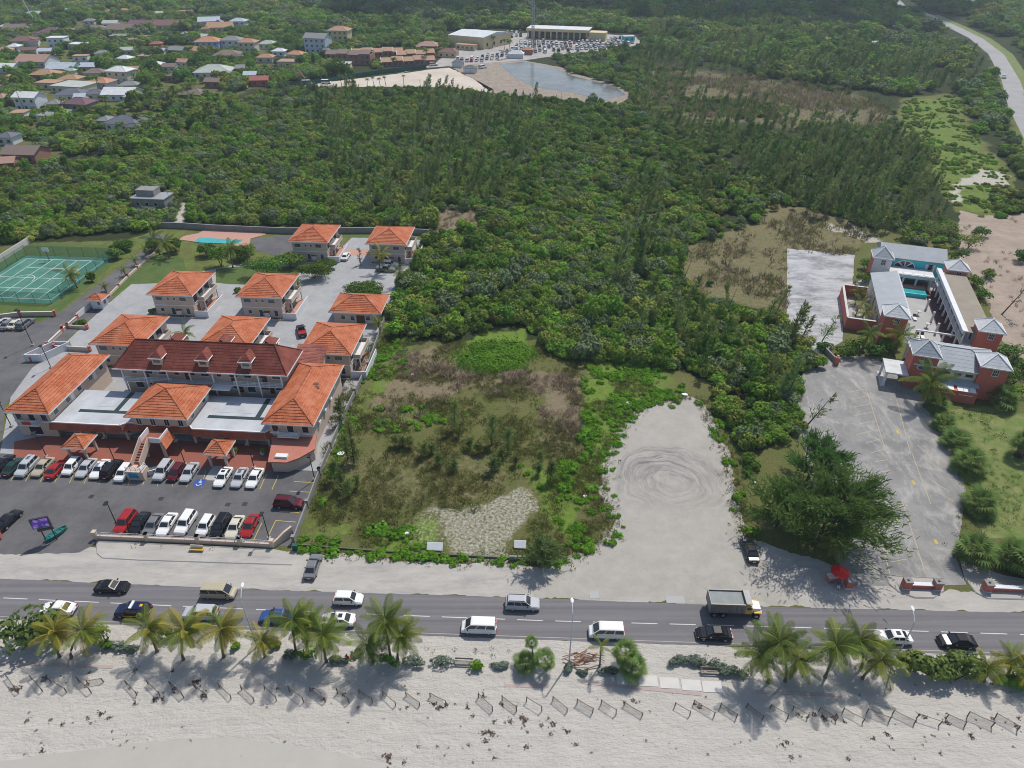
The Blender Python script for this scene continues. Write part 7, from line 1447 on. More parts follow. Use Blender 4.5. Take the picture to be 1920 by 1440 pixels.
for p, r, l in (((228, 1216), (1.7, .8, .7), 'grey sea lavender below the olive bush'), ((252, 1220), (1.3, .7, .6), 'grey sea lavender left of the patrol car palm'), ((318, 1196), (1.8, 1.1, 1.7), 'dull green bush behind the two suv palms'), ((442, 1215), (.8, .7, .8), 'small bright bush beside the first street lamp palm'), ((515, 1212), (1.1, .8, .8), 'small green bush right of the short yellow palm'), ((542, 1232), (1.2, .9, 1.0), 'grey bush at the foot of the tall left palm'), ((575, 1235), (2.0, 1.1, 1.4), 'dark rounded bush between two coconut palms'), ((630, 1240), (1.8, .7, .8), 'grey sea lavender left of the seated person'), ((668, 1228), (1.1, .8, .7), 'grey sea lavender behind the seated person'), ((735, 1246), (2.0, 1., 1.5), 'dark rounded bush under the tall mid beach palm'), ((777, 1246), (1.6, .8, .9), 'grey sea lavender right of the mid beach palms'), ((827, 1246), (1.9, .95, 1.0), 'wide grey sea lavender left of the plank bench'), ((896, 1250), (1.2, .9, 1.0), 'bright green bush beside the plank bench'), ((938, 1251), (1.6, .6, .7), 'low grey sea lavender right of the bright bush'), ((1066, 1256), (1.0, .7, .7), 'grey sea lavender at the middle street lamp'), ((1090, 1262), (.8, .6, .5), 'thin grey bush by the driftwood pile'), ((1150, 1264), (2.3, .7, .8), 'grey sea lavender under the fan palms'), ((1385, 1262), (1.6, 1.0, 1.0), 'rounded grey hedge left of the right hand palm trio')):
    gm_ = 'grey_leaf' if 'grey' in l else ('vine_leaf' if 'bright' in l else 'bush_leaf'); bush(p, r, l, gm_, 6, 420, .2, 'bush', 'low bushes in the beach sand')
hd = empty('curved_hedge', P(1310, 1250), 0, 'grey green hedge curving round the weathered bench', 'hedge')
for i, p in enumerate([(1262, 1243), (1275, 1241), (1290, 1241), (1305, 1243), (1320, 1246), (1335, 1250), (1347, 1256), (1357, 1262), (1364, 1267)]):
    d = P(*p)-hd.location; inst('clump', crown_mesh('clump', 'grey_leaf', (1.15, .8, .95), 5, 260, .19, .05, .75, i), hd, d)
dp = empty('driftwood_pile', P(1095, 1240), 0, 'heap of reddish driftwood and palm debris', 'driftwood')
for k in range(16): a = random.uniform(-.6, .9); x, y = random.uniform(-2, 2), random.uniform(-1.2, 1); MB().tube([(x-math.cos(a)*1.1, y-math.sin(a)*1.1, random.uniform(.05, .5)), (x+math.cos(a)*1.1, y+math.sin(a)*1.1, random.uniform(.05, .6))], random.uniform(.04, .1), 5).build('branch', M['rust_wood'] if 'rust_wood' in M else mat('rust_wood', (.30, .15, .08), .9, (.2, .1, .06), 2.), dp)
# ---- hotel palms
for b_, c_, l, n, s_ in (((1733, 762), (1733, 718), 'coconut palm before the lobby tower sign', 26, 1.6), ((1566, 1050), (1552, 1030), 'coconut palm over the red parasol', 15, 1.1), ((1612, 665), (1612, 640), 'coconut palm in the thicket left of the corner tower', 15, 1.1), ((1675, 668), (1678, 648), 'coconut palm behind the porch roof', 17, 1.25)): coconut(b_, c_, l, n, s_*.95, ('palm_dark', 'palm_leaf'), 'coconut palms at the hotel', hgt=5.5 if b_[1] < 1000 else 3.2)
for x, y, l in ((-6.5, 34, 'green palm at the far end of the walled garden'), (-6.8, 28, 'yellow green palm in the middle of the walled garden'), (-6.2, 23.8, 'golden palm at the near corner of the walled garden')):
    p = hl(x, y); coconut(proj(p.x, p.y), (0, 0), l, 15, .85, ('palm_yellow', 'palm_leaf') if 'green palm at' not in l else ('palm_dark', 'palm_leaf'), 'palms in the walled garden', hgt=3.2)
for b_, h_, l, s_, sk in (((1752, 765), .7, 'fan palm at the lawn corner below the coconut palm', 1.5, 0), ((1768, 803), .7, 'second fan palm down the lawn edge', 1.5, 0), ((1789, 838), .9, 'third fan palm down the lawn edge', 1.75, 0), ((1812, 880), 1.2, 'largest mid row fan palm on the lawn edge', 1.85, 0), ((1832, 955), 1.0, 'fan palm beside the driveway kerb', 1.85, 1), ((1818, 1052), 1.9, 'fat trunked fan palm at the car park corner', 1.75, 1), ((1885, 1062), 2.1, 'fat trunked fan palm beside the entrance wall', 1.75, 1), ((1916, 1078), 2.3, 'fat trunked fan palm at the right edge', 1.75, 1), ((1910, 855), 3., 'dark leaning fan palm on the lawn at the right edge', 1.6, 1), ((1878, 760), 1.2, 'fan palm beside the right lobby tower', 1.9, 0)): fan_palm(b_, h_, l, 32, s_*.88, bool(sk), 'fan palms along the hotel lawn')
# ---- big casuarinas
def big_casuarina(base, h_, reach, label, nst=7, n=2400, lean=.35, blade=.75):
    b_ = P(*base); o = empty('casuarina_tree', b_, 0, label, 'tree', 'large casuarinas by the sand'); g = np.random.default_rng(len(label)); qs, tn = [], []; q = MB()
    q.tube([(0, 0, 0), (.2, .1, h_*.3), (lean*h_*.4, 0, h_*.75)], [.32, .24, .1], 7)
    for i in range(nst*3):
        a = i*2.39996; t = .16+.80*(i/(nst*3)); st_ = np.array([lean*h_*.4*t, 0, h_*t*.8]); el = g.uniform(.15, .75)
        ln = reach*(1.18-.75*t)*g.uniform(.75, 1.15); d = np.array([math.cos(a)*1.0+.35, math.sin(a), el]); d /= np.linalg.norm(d); end = st_+d*ln
        q.tube([tuple(st_), tuple(st_+d*ln*.5+[0, 0, .15]), tuple(end)], [.09, .05, .02], 5)
        k = int(n//(nst*3)*(0.25 if i % 7 in (2, 5) else 1.1))
        for j in range(k):
            s = g.uniform(.22, 1.05); c = st_+d*ln*s+g.normal(0, .115*ln*(.5+.6*s), 3)*np.array([1, 1, .55])
            dd = d*.55+g.normal(0, .4, 3)+np.array([.2, 0, .12]); dd /= np.linalg.norm(dd); sd = np.cross(dd, g.normal(size=3)); sd /= np.linalg.norm(sd); l2, w2 = blade*g.uniform(.8, 1.6), blade*.115*g.uniform(.8, 1.4)
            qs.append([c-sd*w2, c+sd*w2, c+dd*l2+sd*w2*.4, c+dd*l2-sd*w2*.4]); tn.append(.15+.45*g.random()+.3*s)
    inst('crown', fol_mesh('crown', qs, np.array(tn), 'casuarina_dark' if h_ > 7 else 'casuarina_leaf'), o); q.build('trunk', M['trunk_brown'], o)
big_casuarina((1532, 1020), 13.5, 9.4, 'huge dark casuarina at the right of the sandy turning lot', 10, 15000, .4, .62)
big_casuarina((1455, 985), 8.5, 6., 'lower casuarina on the left flank of the huge one', 7, 5000, .25)
big_casuarina((1512, 905), 10, 5.6, 'casuarina behind the huge one at the car park edge', 7, 5000, .35)
big_casuarina((1012, 1062), 6.2, 2.9, 'olive casuarina at the roadside corner of the brush lot', 6, 2000, .15, .6)
for b_, h_, sp, le, l, n in (((1507, 805), 8., 2.6, .4, 'thin leafless looking casuarina at the car park edge', 160), ((1500, 640), 6.5, 1.8, .25, 'thin casuarina on the bleached paving corner', 260), ((1541, 640), 6.5, 2., .25, 'thin grey casuarina before the garden wall', 260), ((1870, 720), 7., 1.9, .15, 'wispy casuarina before the right lobby tower', 420), ((1448, 600), 9., 1.4, .2, 'slender casuarina at the edge of the bleached paving', 420), ((1432, 610), 7., 1.3, .2, 'lower slender casuarina left of the bleached paving', 360)): casuarina(b_, h_, sp, le, l, n, group='casuarinas near the hotel')
casuarina((1878, 590), 9., 3.2, .35, 'bare dead casuarina on the bare earth behind the hotel', 90, 'dry_brush', blade=.6)
# young casuarinas of the brush lot
YC = [(853, 805, 6), (922, 835, 6.6), (952, 845, 5.), (755, 838, 2.6), (741, 836, 2.2), (768, 840, 2.3), (797, 855, 2.9), (823, 872, 2.2), (810, 850, 1.8), (850, 883, 2.), (922, 885, 3.4), (930, 878, 2.4), (967, 872, 2.), (1013, 866, 2.2), (1032, 904, 4), (1008, 890, 2), (640, 795, 5.8), (657, 822, 4.2), (652, 862, 5.6), (664, 868, 4.8), (628, 902, 4.2), (640, 918, 3.8), (655, 932, 3.4), (670, 915, 2.3), (880, 842, 2.2), (895, 850, 1.8), (940, 862, 2.4), (860, 820, 2)]
DE = ['tall', 'short', 'slim', 'bushy', 'stubby', 'pale', 'dark', 'leaning']
for i, (x, y, h_) in enumerate(YC):
    where = ('beside the grey boundary wall, '+('upper end' if y < 830 else 'opposite the corner shop' if y < 880 else 'lower end')) if x < 675 else ('in the %s of the brush lot' % ('left part' if x < 780 else 'left middle' if x < 835 else 'centre' if x < 900 else 'right middle' if x < 960 else 'right part')+(', rear' if y < 845 else ', front'))
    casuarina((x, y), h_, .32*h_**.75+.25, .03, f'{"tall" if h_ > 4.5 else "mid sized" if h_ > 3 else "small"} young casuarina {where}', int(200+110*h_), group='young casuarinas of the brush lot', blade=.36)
# ---- trees among the condominiums
for p, r, t, l in (((500, 518), (6.2, 3.6, 3.6), 1.5, 'broad olive tree behind the garden lawn'), ((590, 522), (5., 3.5, 3.), 1., 'dense dark green tree beside the yard road'), ((415, 500), (3.5, 3., 3.5), 1.5, 'dark tree left of the broad olive tree'), ((680, 548), (5.4, 3.2, 2.2), .3, 'large leafy shrub mound before the pickup'), ((705, 560), (3., 2.6, 2.6), .3, 'green shrub mound right of the large one'), ((232, 470), (4., 2.4, 2.4), .5, 'olive shrub at the top of the lane'), ((218, 485), (2.4, 1.8, 2.4), .3, 'round shrub at the court corner by the lane'), ((173, 528), (1.3, 1.3, 2.2), .3, 'dark small tree right of the court palm'), ((290, 470), (2.5, 2.2, 2.6), .5, 'dark leafy tree at the start of the lane'), ((390, 480), (3., 2.4, 2.8), .6, 'green tree in front of the pool'), ((455, 488), (4.2, 3., 3.2), .6, 'dark green tree mass below the pool, left of the broad olive tree'), ((545, 500), (4., 3., 3.2), .6, 'leafy tree between the broad olive tree and the patched condominium'), ((610, 505), (3.4, 2.6, 2.4), .4, 'green shrub mass before the patched condominium'), ((330, 472), (3., 2.4, 2.8), .6, 'dark green tree under the lane palms'), ((152, 610), (1.6, 1.0, 1.1), 0, 'green shrubs in the planter by the gate'), ((287, 588), (1., .8, 1.1), 0, 'green bush at the corner of the streaked condominium'), ((445, 548), (.9, .8, 1.), 0, 'yellow green shrub between two condominiums'), ((492, 565), (2.2, 1.6, .5), 0, 'low garden plants between two condominiums')): bush(p, r, l, 'bush_leaf' if 'dark' not in l else 'mangrove_leaf', 12, int(400+420*r[0]), .3, 'tree' if t >= .5 else 'shrub', 'trees among the condominiums', 'garden_tree' if t >= .5 else 'garden_shrub', t)
for b_, h_, l, s_, mx_ in (((712, 512), 5.2, 'tall yellowing coconut palm before the rear condominium', 1.1, ('palm_yellow', 'palm_leaf')), ((145, 540), 4.2, 'coconut palm with yellow fronds on the court edge', 1.15, ('palm_leaf', 'palm_yellow')), ((300, 478), 5., 'dark coconut palm at the start of the lane', 1.15, ('palm_dark',)), ((318, 484), 4.2, 'yellow green coconut palm on the lane lawn', 1.1, ('palm_leaf', 'palm_yellow')), ((437, 502), 5.5, 'dark coconut palm before the pool', 1.15, ('palm_dark', 'palm_leaf')), ((747, 540), 4.2, 'coconut palm at the boundary wall below the pickup', .95, ('palm_dark', 'palm_leaf')), ((712, 622), 2.6, 'small palm at the wall beside the lodge', .7, ('palm_leaf',)), ((350, 645), 2.8, 'short palm between the red dormer roof and the streaked condominium', .8, ('palm_dark', 'palm_leaf')), ((556, 545), 2.2, 'small palm behind the paved parking bays', .55, ('palm_leaf',)), ((790, 605), 2.4, 'palm crown in the thicket beside the boundary wall', 1., ('palm_leaf', 'grey_leaf') if False else ('palm_leaf',)), ((200, 548), 1.6, 'small palm in the lane planter nearest the booth', .55, ('palm_leaf',)), ((236, 518), 1.8, 'second small palm up the lane planter', .5, ('palm_leaf',)), ((257, 498), 1.8, 'third small palm up the lane planter', .5, ('palm_leaf',)), ((274, 480), 1.8, 'farthest small palm of the lane planter', .5, ('palm_leaf',))): coconut(b_, (0, 0), l, 15, s_, mx_, 'palms among the condominiums', hgt=h_)
o = casuarina((676, 496), 4.2, .35, 0, 'narrow brown dead conifer on the yard road', 220, 'dry_brush', blade=.4)
pot = [(358, 850), (493, 852)]
for i, p in enumerate(((441, 850), (493, 852))):
    o = empty('potted_plant', P(*p, .03), 0, ('white pot with a clipped shrub beside the right canopy', 'potted green shrub before the corner shop')[i], 'potted plant'); MB().tube([(0, 0, 0), (0, 0, .5)], [.3, .42], 10).build('pot', M['white_paint'], o); inst('foliage', crown_mesh('foliage', 'bush_leaf', (.7, .7, .8), 4, 160, .22, .1, .75, i), o, (0, 0, .45))
# cleared patches: vine mound over rubble
o = empty('vine_mound', P(925, 668), 0, 'bright green vine mound sprawling behind the brush lot', 'vine mound')
c = crown_mesh('foliage', 'vine_leaf', (9.5, 7.2, 1.3), 30, 7500, .34, .0, .3, 5); inst('foliage', c, o)
# ================================================================== SCATTERED VEGETATION
def gn_mass(name, pts, rots, scls, idx, sources, label, cat=None):
    me = bpy.data.meshes.new(name); n = len(pts); me.vertices.add(n); me.vertices.foreach_set('co', np.asarray(pts, np.float32).ravel())
    for nm, t, v, k in (('rot', 'FLOAT_VECTOR', rots, 'vector'), ('scl', 'FLOAT_VECTOR', scls, 'vector'), ('idx', 'INT', idx, 'value')):
        a = me.attributes.new(nm, t, 'POINT'); a.data.foreach_set(k, np.asarray(v, np.int32 if t == 'INT' else np.float32).ravel())
    o = inst(name, me); tag(o, label, cat, kind='stuff')
    ng = bpy.data.node_groups.new(name, 'GeometryNodeTree')
    ng.interface.new_socket('Geometry', in_out='INPUT', socket_type='NodeSocketGeometry'); ng.interface.new_socket('Geometry', in_out='OUTPUT', socket_type='NodeSocketGeometry')
    N = ng.nodes.new; gi, go = N('NodeGroupInput'), N('NodeGroupOutput'); ip, jn = N('GeometryNodeInstanceOnPoints'), N('GeometryNodeJoinGeometry')
    for s in sources:
        oi = N('GeometryNodeObjectInfo'); oi.inputs['Object'].default_value = s; g2 = N('GeometryNodeGeometryToInstance')
        ng.links.new(oi.outputs['Geometry'], g2.inputs[0]); ng.links.new(g2.outputs[0], jn.inputs[0])
    ng.links.new(gi.outputs[0], ip.inputs['Points']); ng.links.new(jn.outputs[0], ip.inputs['Instance']); ip.inputs['Pick Instance'].default_value = True
    for nm, t, sk in (('rot', 'FLOAT_VECTOR', 'Rotation'), ('scl', 'FLOAT_VECTOR', 'Scale'), ('idx', 'INT', 'Instance Index')):
        na = N('GeometryNodeInputNamedAttribute'); na.data_type = t; na.inputs['Name'].default_value = nm; ng.links.new(na.outputs[0], ip.inputs[sk])
    ng.links.new(ip.outputs[0], go.inputs[0]); md = o.modifiers.new('scatter', 'NODES'); md.node_group = ng
    return o
NOGO = [[(515, 172), (520, 158), (640, 144), (800, 122), (842, 110), (935, 112), (990, 104), (1060, 110), (1160, 150), (1185, 178), (1130, 190), (1000, 170), (925, 182), (850, 172), (640, 170)],
        [(700, 150), (815, 118), (838, 96), (838, 58), (960, 54), (1130, 58), (1205, 66), (1215, 84), (1150, 98), (1040, 108), (985, 116), (900, 128), (800, 134)]]
HWW = np.array([[p.x, p.y] for p in HWY])
def near_line(x, y, line, r):
    d = np.full(x.shape, 1e9)
    for (ax, ay), (bx, by) in zip(line, line[1:]):
        t = np.clip(((x-ax)*(bx-ax)+(y-ay)*(by-ay))/((bx-ax)**2+(by-ay)**2), 0, 1); d = np.minimum(d, np.hypot(x-ax-t*(bx-ax), y-ay-t*(by-ay)))
    return d < r
def pxs(x, y):
    dep_ = y*CP+H*SP; return 960+F*x/dep_, 720+F*(-y*SP+H*CP)/dep_
def zone(poly, dens, excl=(), front=True, clump=0., cs=.03, nogo=True, yscale=None):
    w_ = np.array([tuple(P(*p)[:2]) for p in poly]); lo, hi = w_.min(0), w_.max(0); n = int((hi-lo).prod()*dens)
    x = rng.uniform(lo[0], hi[0], n); y = rng.uniform(lo[1], hi[1], n); px_, py_ = pxs(x, y); k = inpoly(px_, py_, poly)
    for e in list(excl)+(NOGO if nogo else []): k &= ~inpoly(px_, py_, e)
    if nogo: k &= ~near_line(x, y, HWW, np.where(y > 420, 17., 8.5))
    if front:
        for hx, hy, hr in HOUSES:
            k &= ~(((x-hx)**2+(y-hy)**2) < (hr+1.)**2); f = (np.abs(x-hx) < hr*.85) & (y < hy) & (y > hy-hr-13); k &= ~(f & (rng.random(n) < .62))
    if clump:
        v = np.array([noise.noise((a*cs, b_*cs, 3.3)) for a, b_ in zip(x, y)])*1.6+.5; k &= rng.random(n) < np.clip(v*(1+clump)-clump*.35, .03, 1)
    return np.stack([x[k], y[k]], 1)
def spread(pts, s0, s1, seed=0, zs=(.8, 1.25)):
    g = np.random.default_rng(seed); n = len(pts); s = g.uniform(s0, s1, n)*np.where(g.random(n) < .07, 1.6, 1.)*(1+np.clip((pts[:, 1]-350)/900, 0, .5)); z = s*g.uniform(*zs, n)
    return np.stack([s, s*g.uniform(.85, 1.15, n), z], 1), np.stack([g.normal(0, .04, n), g.normal(0, .04, n), g.uniform(0, 6.283, n)], 1)
PB = [crown_mesh('bush_crown', m_, (2.1, 2.1, 2.0), 7, 720, .29, .0, .7, i+50) for i, m_ in enumerate(('mangrove_leaf', 'mangrove_leaf', 'bush_leaf', 'mangrove_leaf', 'olive_leaf', 'olive_leaf', 'fresh_leaf', 'fresh_leaf', 'silver_leaf'))]
def kinds(pts, bias=0.):
    v = np.array([noise.noise((a*.018, b_*.012, 7.7))+.6*noise.noise((a*.06, b_*.05, 2.2)) for a, b_ in pts])+rng.normal(0, .28, len(pts))+bias
    return np.where(v < .02, rng.integers(0, 4, len(pts)), np.where(v < .38, rng.integers(4, 6, len(pts)), np.where(rng.random(len(pts)) < .12, 8, rng.integers(6, 8, len(pts)))))
PC = [casuarina_mesh('casuarina_crown', 7.4, 1.25, .24, 420, i+70, 'casuarina_leaf' if i < 3 else 'casuarina_dark', .5) for i in range(4)]
PBT = MB().tube([(0, 0, 0), (.3, .1, 1.6)], [.12, .05], 5).mesh('trunk', M['trunk_brown']); PCT = MB().tube([(0, 0, 0), (.8, 0, 3.4), (1.6, 0, 6.8)], [.13, .08, .02], 5).mesh('trunk', M['trunk_grey'])
FPALM = []
for i in range(3):
    m_ = ('palm_dark', 'palm_leaf', 'palm_dark')[i]; qs, tn = [], []; g = np.random.default_rng(i)
    for k in range(15):
        a = k*2.39996; up = 1.05-1.5*k/15; ca, sa = math.cos(a), math.sin(a); pr = np.zeros(3)
        for s in range(5):
            t = (s+1)/5; ln = 3.0*t; p = np.array([ca*ln*math.cos(up*.8), sa*ln*math.cos(up*.8), ln*math.sin(up)*.8-1.5*t*t]); w_ = .55*math.sin(math.pi*min(1, t*.8+.15)); sd = np.array([-sa, ca, 0])*w_; dn = np.array([0, 0, -.35*w_/.55])
            for s_ in (1, -1): qs.append([pr, p, p+sd*s_+dn, pr+sd*s_*.9+dn]); tn.append(g.random())
            pr = p
    FPALM.append(fol_mesh('palm_crown', qs, np.array(tn), m_))
FPT = MB().tube([(0, 0, 0), (.2, 0, -3), (.6, 0, -6.5)], [.1, .13, .2], 6).mesh('trunk', M['trunk_grey'])
SRC = {}
def individuals(pts, scl, rot, count, crowns, trunk, name, labels, cat, group):
    """the nearest plants stand as things of their own; the rest is returned for the mass"""
    order = np.argsort(pts[:, 1]); k = order[:count]; rest = order[count:]
    for j, i in enumerate(k):
        lab = labels(pts[i], scl[i], j)
        o = empty(name, (*pts[i], 0), rot[i][2], lab, cat, group); o.scale = tuple(scl[i])
        c = inst('crown', crowns[j % len(crowns)], o, (0, 0, 0), (0, 0, j*.7)); inst('trunk', trunk, o); SRC.setdefault(name, [])
        if len(SRC[name]) < len(crowns): SRC[name].append(c)
    return rest
MOUND = [(835, 650), (890, 606), (990, 612), (1015, 660), (965, 705), (880, 695)]
A_ = [(735, 575), (770, 510), (800, 446), (900, 430), (1150, 400), (1290, 470), (1262, 515), (1325, 565), (1395, 585), (1470, 600), (1525, 672), (1490, 765), (1405, 750), (1330, 715), (1290, 692), (1160, 686), (1040, 668), (1015, 640), (1000, 622), (830, 634), (740, 628)]
ptsA = zone(A_, .42, [MOUND])
A2 = [(1300, 690), (1490, 765), (1505, 800), (1440, 850), (1398, 895), (1392, 850), (1350, 785), (1332, 745)]
ptsA = np.concatenate([ptsA, zone(A2, .22, [])])
ZN = [(860, 'behind the left half of the vine mound'), (1010, 'behind the right half of the vine mound'), (1100, 'right of the vine mound'), (1180, 'at the middle of the thicket front'), (1260, 'left of the turning lot head'), (1320, 'above the turning lot head'), (1370, 'right of the turning lot head'), (1420, 'along the right side of the turning lot'), (1470, 'by the upper end of the car park'), (9999, 'beside the grey driveway wall')]
def where(p):
    px_, py_ = proj(*p); return next(t for x, t in ZN if px_ < x)+(', foremost' if py_ > 745 else ', front' if py_ > 690 else ', second rank' if py_ > 660 else ', rear rank')
KA = ('dark green', 'deep green', 'leafy green', 'dull green', 'olive', 'yellowish olive', 'bright green', 'fresh green', 'silvery')
def la(p, s, j): return f'{"broad" if s[0] > 1.5 else "squat" if s[2] < s[0]*.85 else "tall" if s[2] > s[0]*1.1 else "small" if s[0] < .85 else "round"} {KA[j % 9]} bush {where(p)}'
sA, rA = spread(ptsA, .5, 1.25, 1, (.65, 1.4)); restA = individuals(ptsA, sA, rA, 190, PB, PBT, 'thicket_bush', la, 'bush', 'bushes at the near edge of the thicket')
B_ = [(-260, 345), (150, 312), (330, 285), (420, 205), (520, 172), (640, 170), (800, 168), (900, 176), (1000, 190), (1180, 200), (1200, 215), (1150, 405), (900, 432), (806, 428), (720, 424), (540, 424), (345, 420), (260, 432), (60, 450), (-260, 500)]
CLR = [(240, 362), (315, 360), (320, 398), (245, 398)], [(326, 372), (356, 370), (356, 428), (328, 428)], [(810, 395), (895, 393), (905, 430), (820, 440)]
ptsB = zone(B_, .33, CLR); sB, rB = spread(ptsB, .5, 1.2, 2, (.6, 1.5))
C_ = [(1200, 212), (1270, 238), (1400, 240), (1540, 258), (1650, 265), (1690, 262), (1740, 335), (1785, 430), (1640, 432), (1560, 402), (1470, 385), (1375, 372), (1290, 465), (1150, 405)]
ptsC = np.concatenate([zone(C_, .2, (), clump=.1), zone([(1665, 425), (1790, 420), (1805, 488), (1700, 452)], .12), zone([(1325, 395), (1400, 372), (1470, 388), (1400, 425), (1350, 445), (1300, 470)], .12)]); sC, rC = spread(ptsC, .55, 1.2, 3)
FAR = [(-700, -60), (2700, -60), (2900, 150), (2300, 350), (1990, 330), (1905, 300), (1880, 330), (1840, 265), (1800, 172), (1680, 180), (1620, 172), (1470, 148), (1330, 128), (1200, 118), (1205, 70), (830, 56), (520, 72), (500, 60), (250, 15), (-700, 15)]
ptsF = zone(FAR, .05, clump=.35, cs=.012); sF, rF = spread(ptsF, 1.5, 2.6, 4, (.7, 1.1))
NB = [(-700, 15), (250, 15), (520, 72), (830, 56), (838, 96), (700, 150), (640, 146), (520, 160), (420, 205), (330, 285), (150, 312), (-260, 345), (-700, 360)]
ptsN = zone(NB, .14, clump=.3); sN, rN = spread(ptsN, 1.0, 1.9, 5)
WET = [(1180, 122), (1330, 132), (1470, 152), (1620, 178), (1685, 215), (1650, 262), (1540, 252), (1400, 238), (1270, 236), (1185, 195)]
ptsW = zone(WET, .06, [[(1300, 135), (1430, 150), (1640, 190), (1680, 225), (1640, 240), (1480, 205), (1300, 170)]], clump=.4); sW, rW = spread(ptsW, .6, 1.1, 6)
ptsG = zone([(1040, 110), (1150, 98), (1215, 84), (1215, 118), (1190, 195), (1170, 168), (1150, 158), (1110, 146), (1075, 138)], .09, nogo=False)
for z_, d_ in (([(1915, 60), (1960, 110), (3000, 90), (3000, 430), (2000, 400), (1965, 290), (1938, 215)], .06), ([(1848, 178), (1888, 190), (1905, 260), (1930, 330), (1905, 345), (1882, 300), (1850, 240)], .05), ([(1835, 372), (2100, 340), (2100, 395), (1870, 402)], .07), ([(1835, 60), (1880, 110), (1895, 180), (1850, 170), (1810, 100)], .05)): ptsG = np.concatenate([ptsG, zone(z_, d_, nogo=True)])
sG, rG = spread(ptsG, .8, 1.5, 31)
allB = np.concatenate([ptsG, ptsA[restA], ptsB, ptsC, ptsF, ptsN, ptsW]); sS = np.concatenate([sG, sA[restA], sB, sC, sF, sN, sW]); rS = np.concatenate([rG, rA[restA], rB, rC, rF, rN, rW])
z0 = np.zeros((len(allB), 1)); gn_mass('thicket', np.hstack([allB, z0]), rS, sS, kinds(allB), SRC['thicket_bush'], 'dense green thicket and far woods reaching to the skyline', 'thicket')
# casuarina stands
c1 = zone(C_, .04, (), clump=1., cs=.02); c2 = zone([(1380, 300), (1690, 270), (1745, 335), (1790, 425), (1640, 440), (1600, 425), (1500, 400), (1400, 350)], .065, (), clump=.3); c3 = zone([(560, 175), (900, 178), (1000, 195), (1010, 300), (920, 420), (800, 430), (640, 400), (600, 280)], .035, clump=.8); c4 = zone(WET, .012, [[(1300, 135), (1430, 150), (1640, 190), (1680, 225), (1640, 240), (1480, 205), (1300, 170)]])
c5 = zone([(1190, 70), (1330, 40), (1560, 60), (1800, 100), (1860, 160), (1900, 290), (1840, 262), (1800, 172), (1680, 180), (1620, 172), (1470, 148), (1330, 128), (1180, 118)], .03, clump=.6); c6 = zone([(1150, 560), (1270, 520), (1330, 570), (1470, 605), (1520, 680), (1480, 760), (1400, 730), (1200, 660)], .035, [MOUND]); c7 = zone([(1175, 405), (1290, 470), (1270, 520), (1150, 560), (1130, 500)], .03)
ptsK = np.concatenate([c1, c2, c3, c4, c5, c6, c7]); sK, rK = spread(ptsK, .55, 1.2, 8, (.8, 1.3)); rK[:, 2] = rng.normal(.15, .35, len(rK)); sK[:, 2] = np.clip(sK[:, 2], .5, 1.35)
def lk(p, s, j):
    px_, py_ = proj(*p); return f'{"tall" if s[2] > 1.05 else "short" if s[2] < .7 else "slim" if s[0] < .8 else "broad"} '+('wispy casuarina '+where(p) if py_ > 520 else 'wispy casuarina '+('behind the dry clearing' if px_ > 1450 else 'left of the dry clearing' if px_ > 1330 else 'at the lower left of the dry clearing' if px_ > 1250 else 'right of the thicket middle' if px_ > 1150 else 'in the thicket middle' if px_ > 950 else 'behind the condominium wall')+(', close in' if py_ > 460 else ', farther back' if py_ > 420 else ', far back'))
restK = individuals(ptsK, sK, rK, 120, PC, PCT, 'young_casuarina', lk, 'tree', 'wispy casuarinas of the thicket')
gn_mass('casuarina_stand', np.hstack([ptsK[restK], np.zeros((len(restK), 1))]), rK[restK], sK[restK], rng.integers(0, 4, len(restK)), SRC['young_casuarina'], 'feathery casuarina stands leaning in the wind', 'casuarinas')
# bare pale stems in the thicket
st_m = []
for i in range(2):
    q = MB(); q.tube([(0, 0, 0), (.1, .05, 3), (.25, -.1, 5.6)], [.09, .06, .02], 4)
    for k in range(4): z = 2.2+.8*k; a = k*2.2+i; q.tube([(.1, 0, z), (.1+.9*math.cos(a), .9*math.sin(a), z+1.)], [.03, .012], 3)
    st_m.append(q.mesh('stem', M['dead_wood']))
ptD = zone(B_, .0085, CLR, clump=.8); ptD = ptD[np.argsort(ptD[:, 1])][:330]
sD, rD = spread(ptD, .7, 1.2, 9)
def bt(p):
    x, y = proj(*p); return 'bare pale trunk '+next(t for m_, t in ((300, 'behind the tennis court'), (360, 'beside the unfinished building'), (470, 'behind the pool'), (560, 'behind the wall right of the pool'), (640, 'behind the patched condominium'), (700, 'between the two rear condominiums'), (780, 'behind the last rear condominium'), (860, 'above the wall corner'), (920, 'at the brown scrub patch'), (1000, 'right of the brown scrub patch'), (9999, 'in the thicket middle')) if x < m_)+(', close to the wall' if y > 400 else ', a little deeper in' if y > 385 else ', deep in the thicket')
for i, p in enumerate(ptD[:60]):
    o = inst('bare_trunk', st_m[i % 2], None, (*p, 0), (rD[i][0], rD[i][1], rD[i][2]), tuple(sD[i])); tag(o, bt(p), 'dead tree', 'bare trunks in the thicket'); SRC.setdefault('stem', []); 
    if len(SRC['stem']) < 2: SRC['stem'].append(o)
gn_mass('bare_stems', np.hstack([ptD[60:], np.zeros((len(ptD)-60, 1))]), rD[60:], sD[60:], rng.integers(0, 2, len(ptD)-60), SRC['stem'], 'bare grey stems scattered through the thicket', 'dead stems')
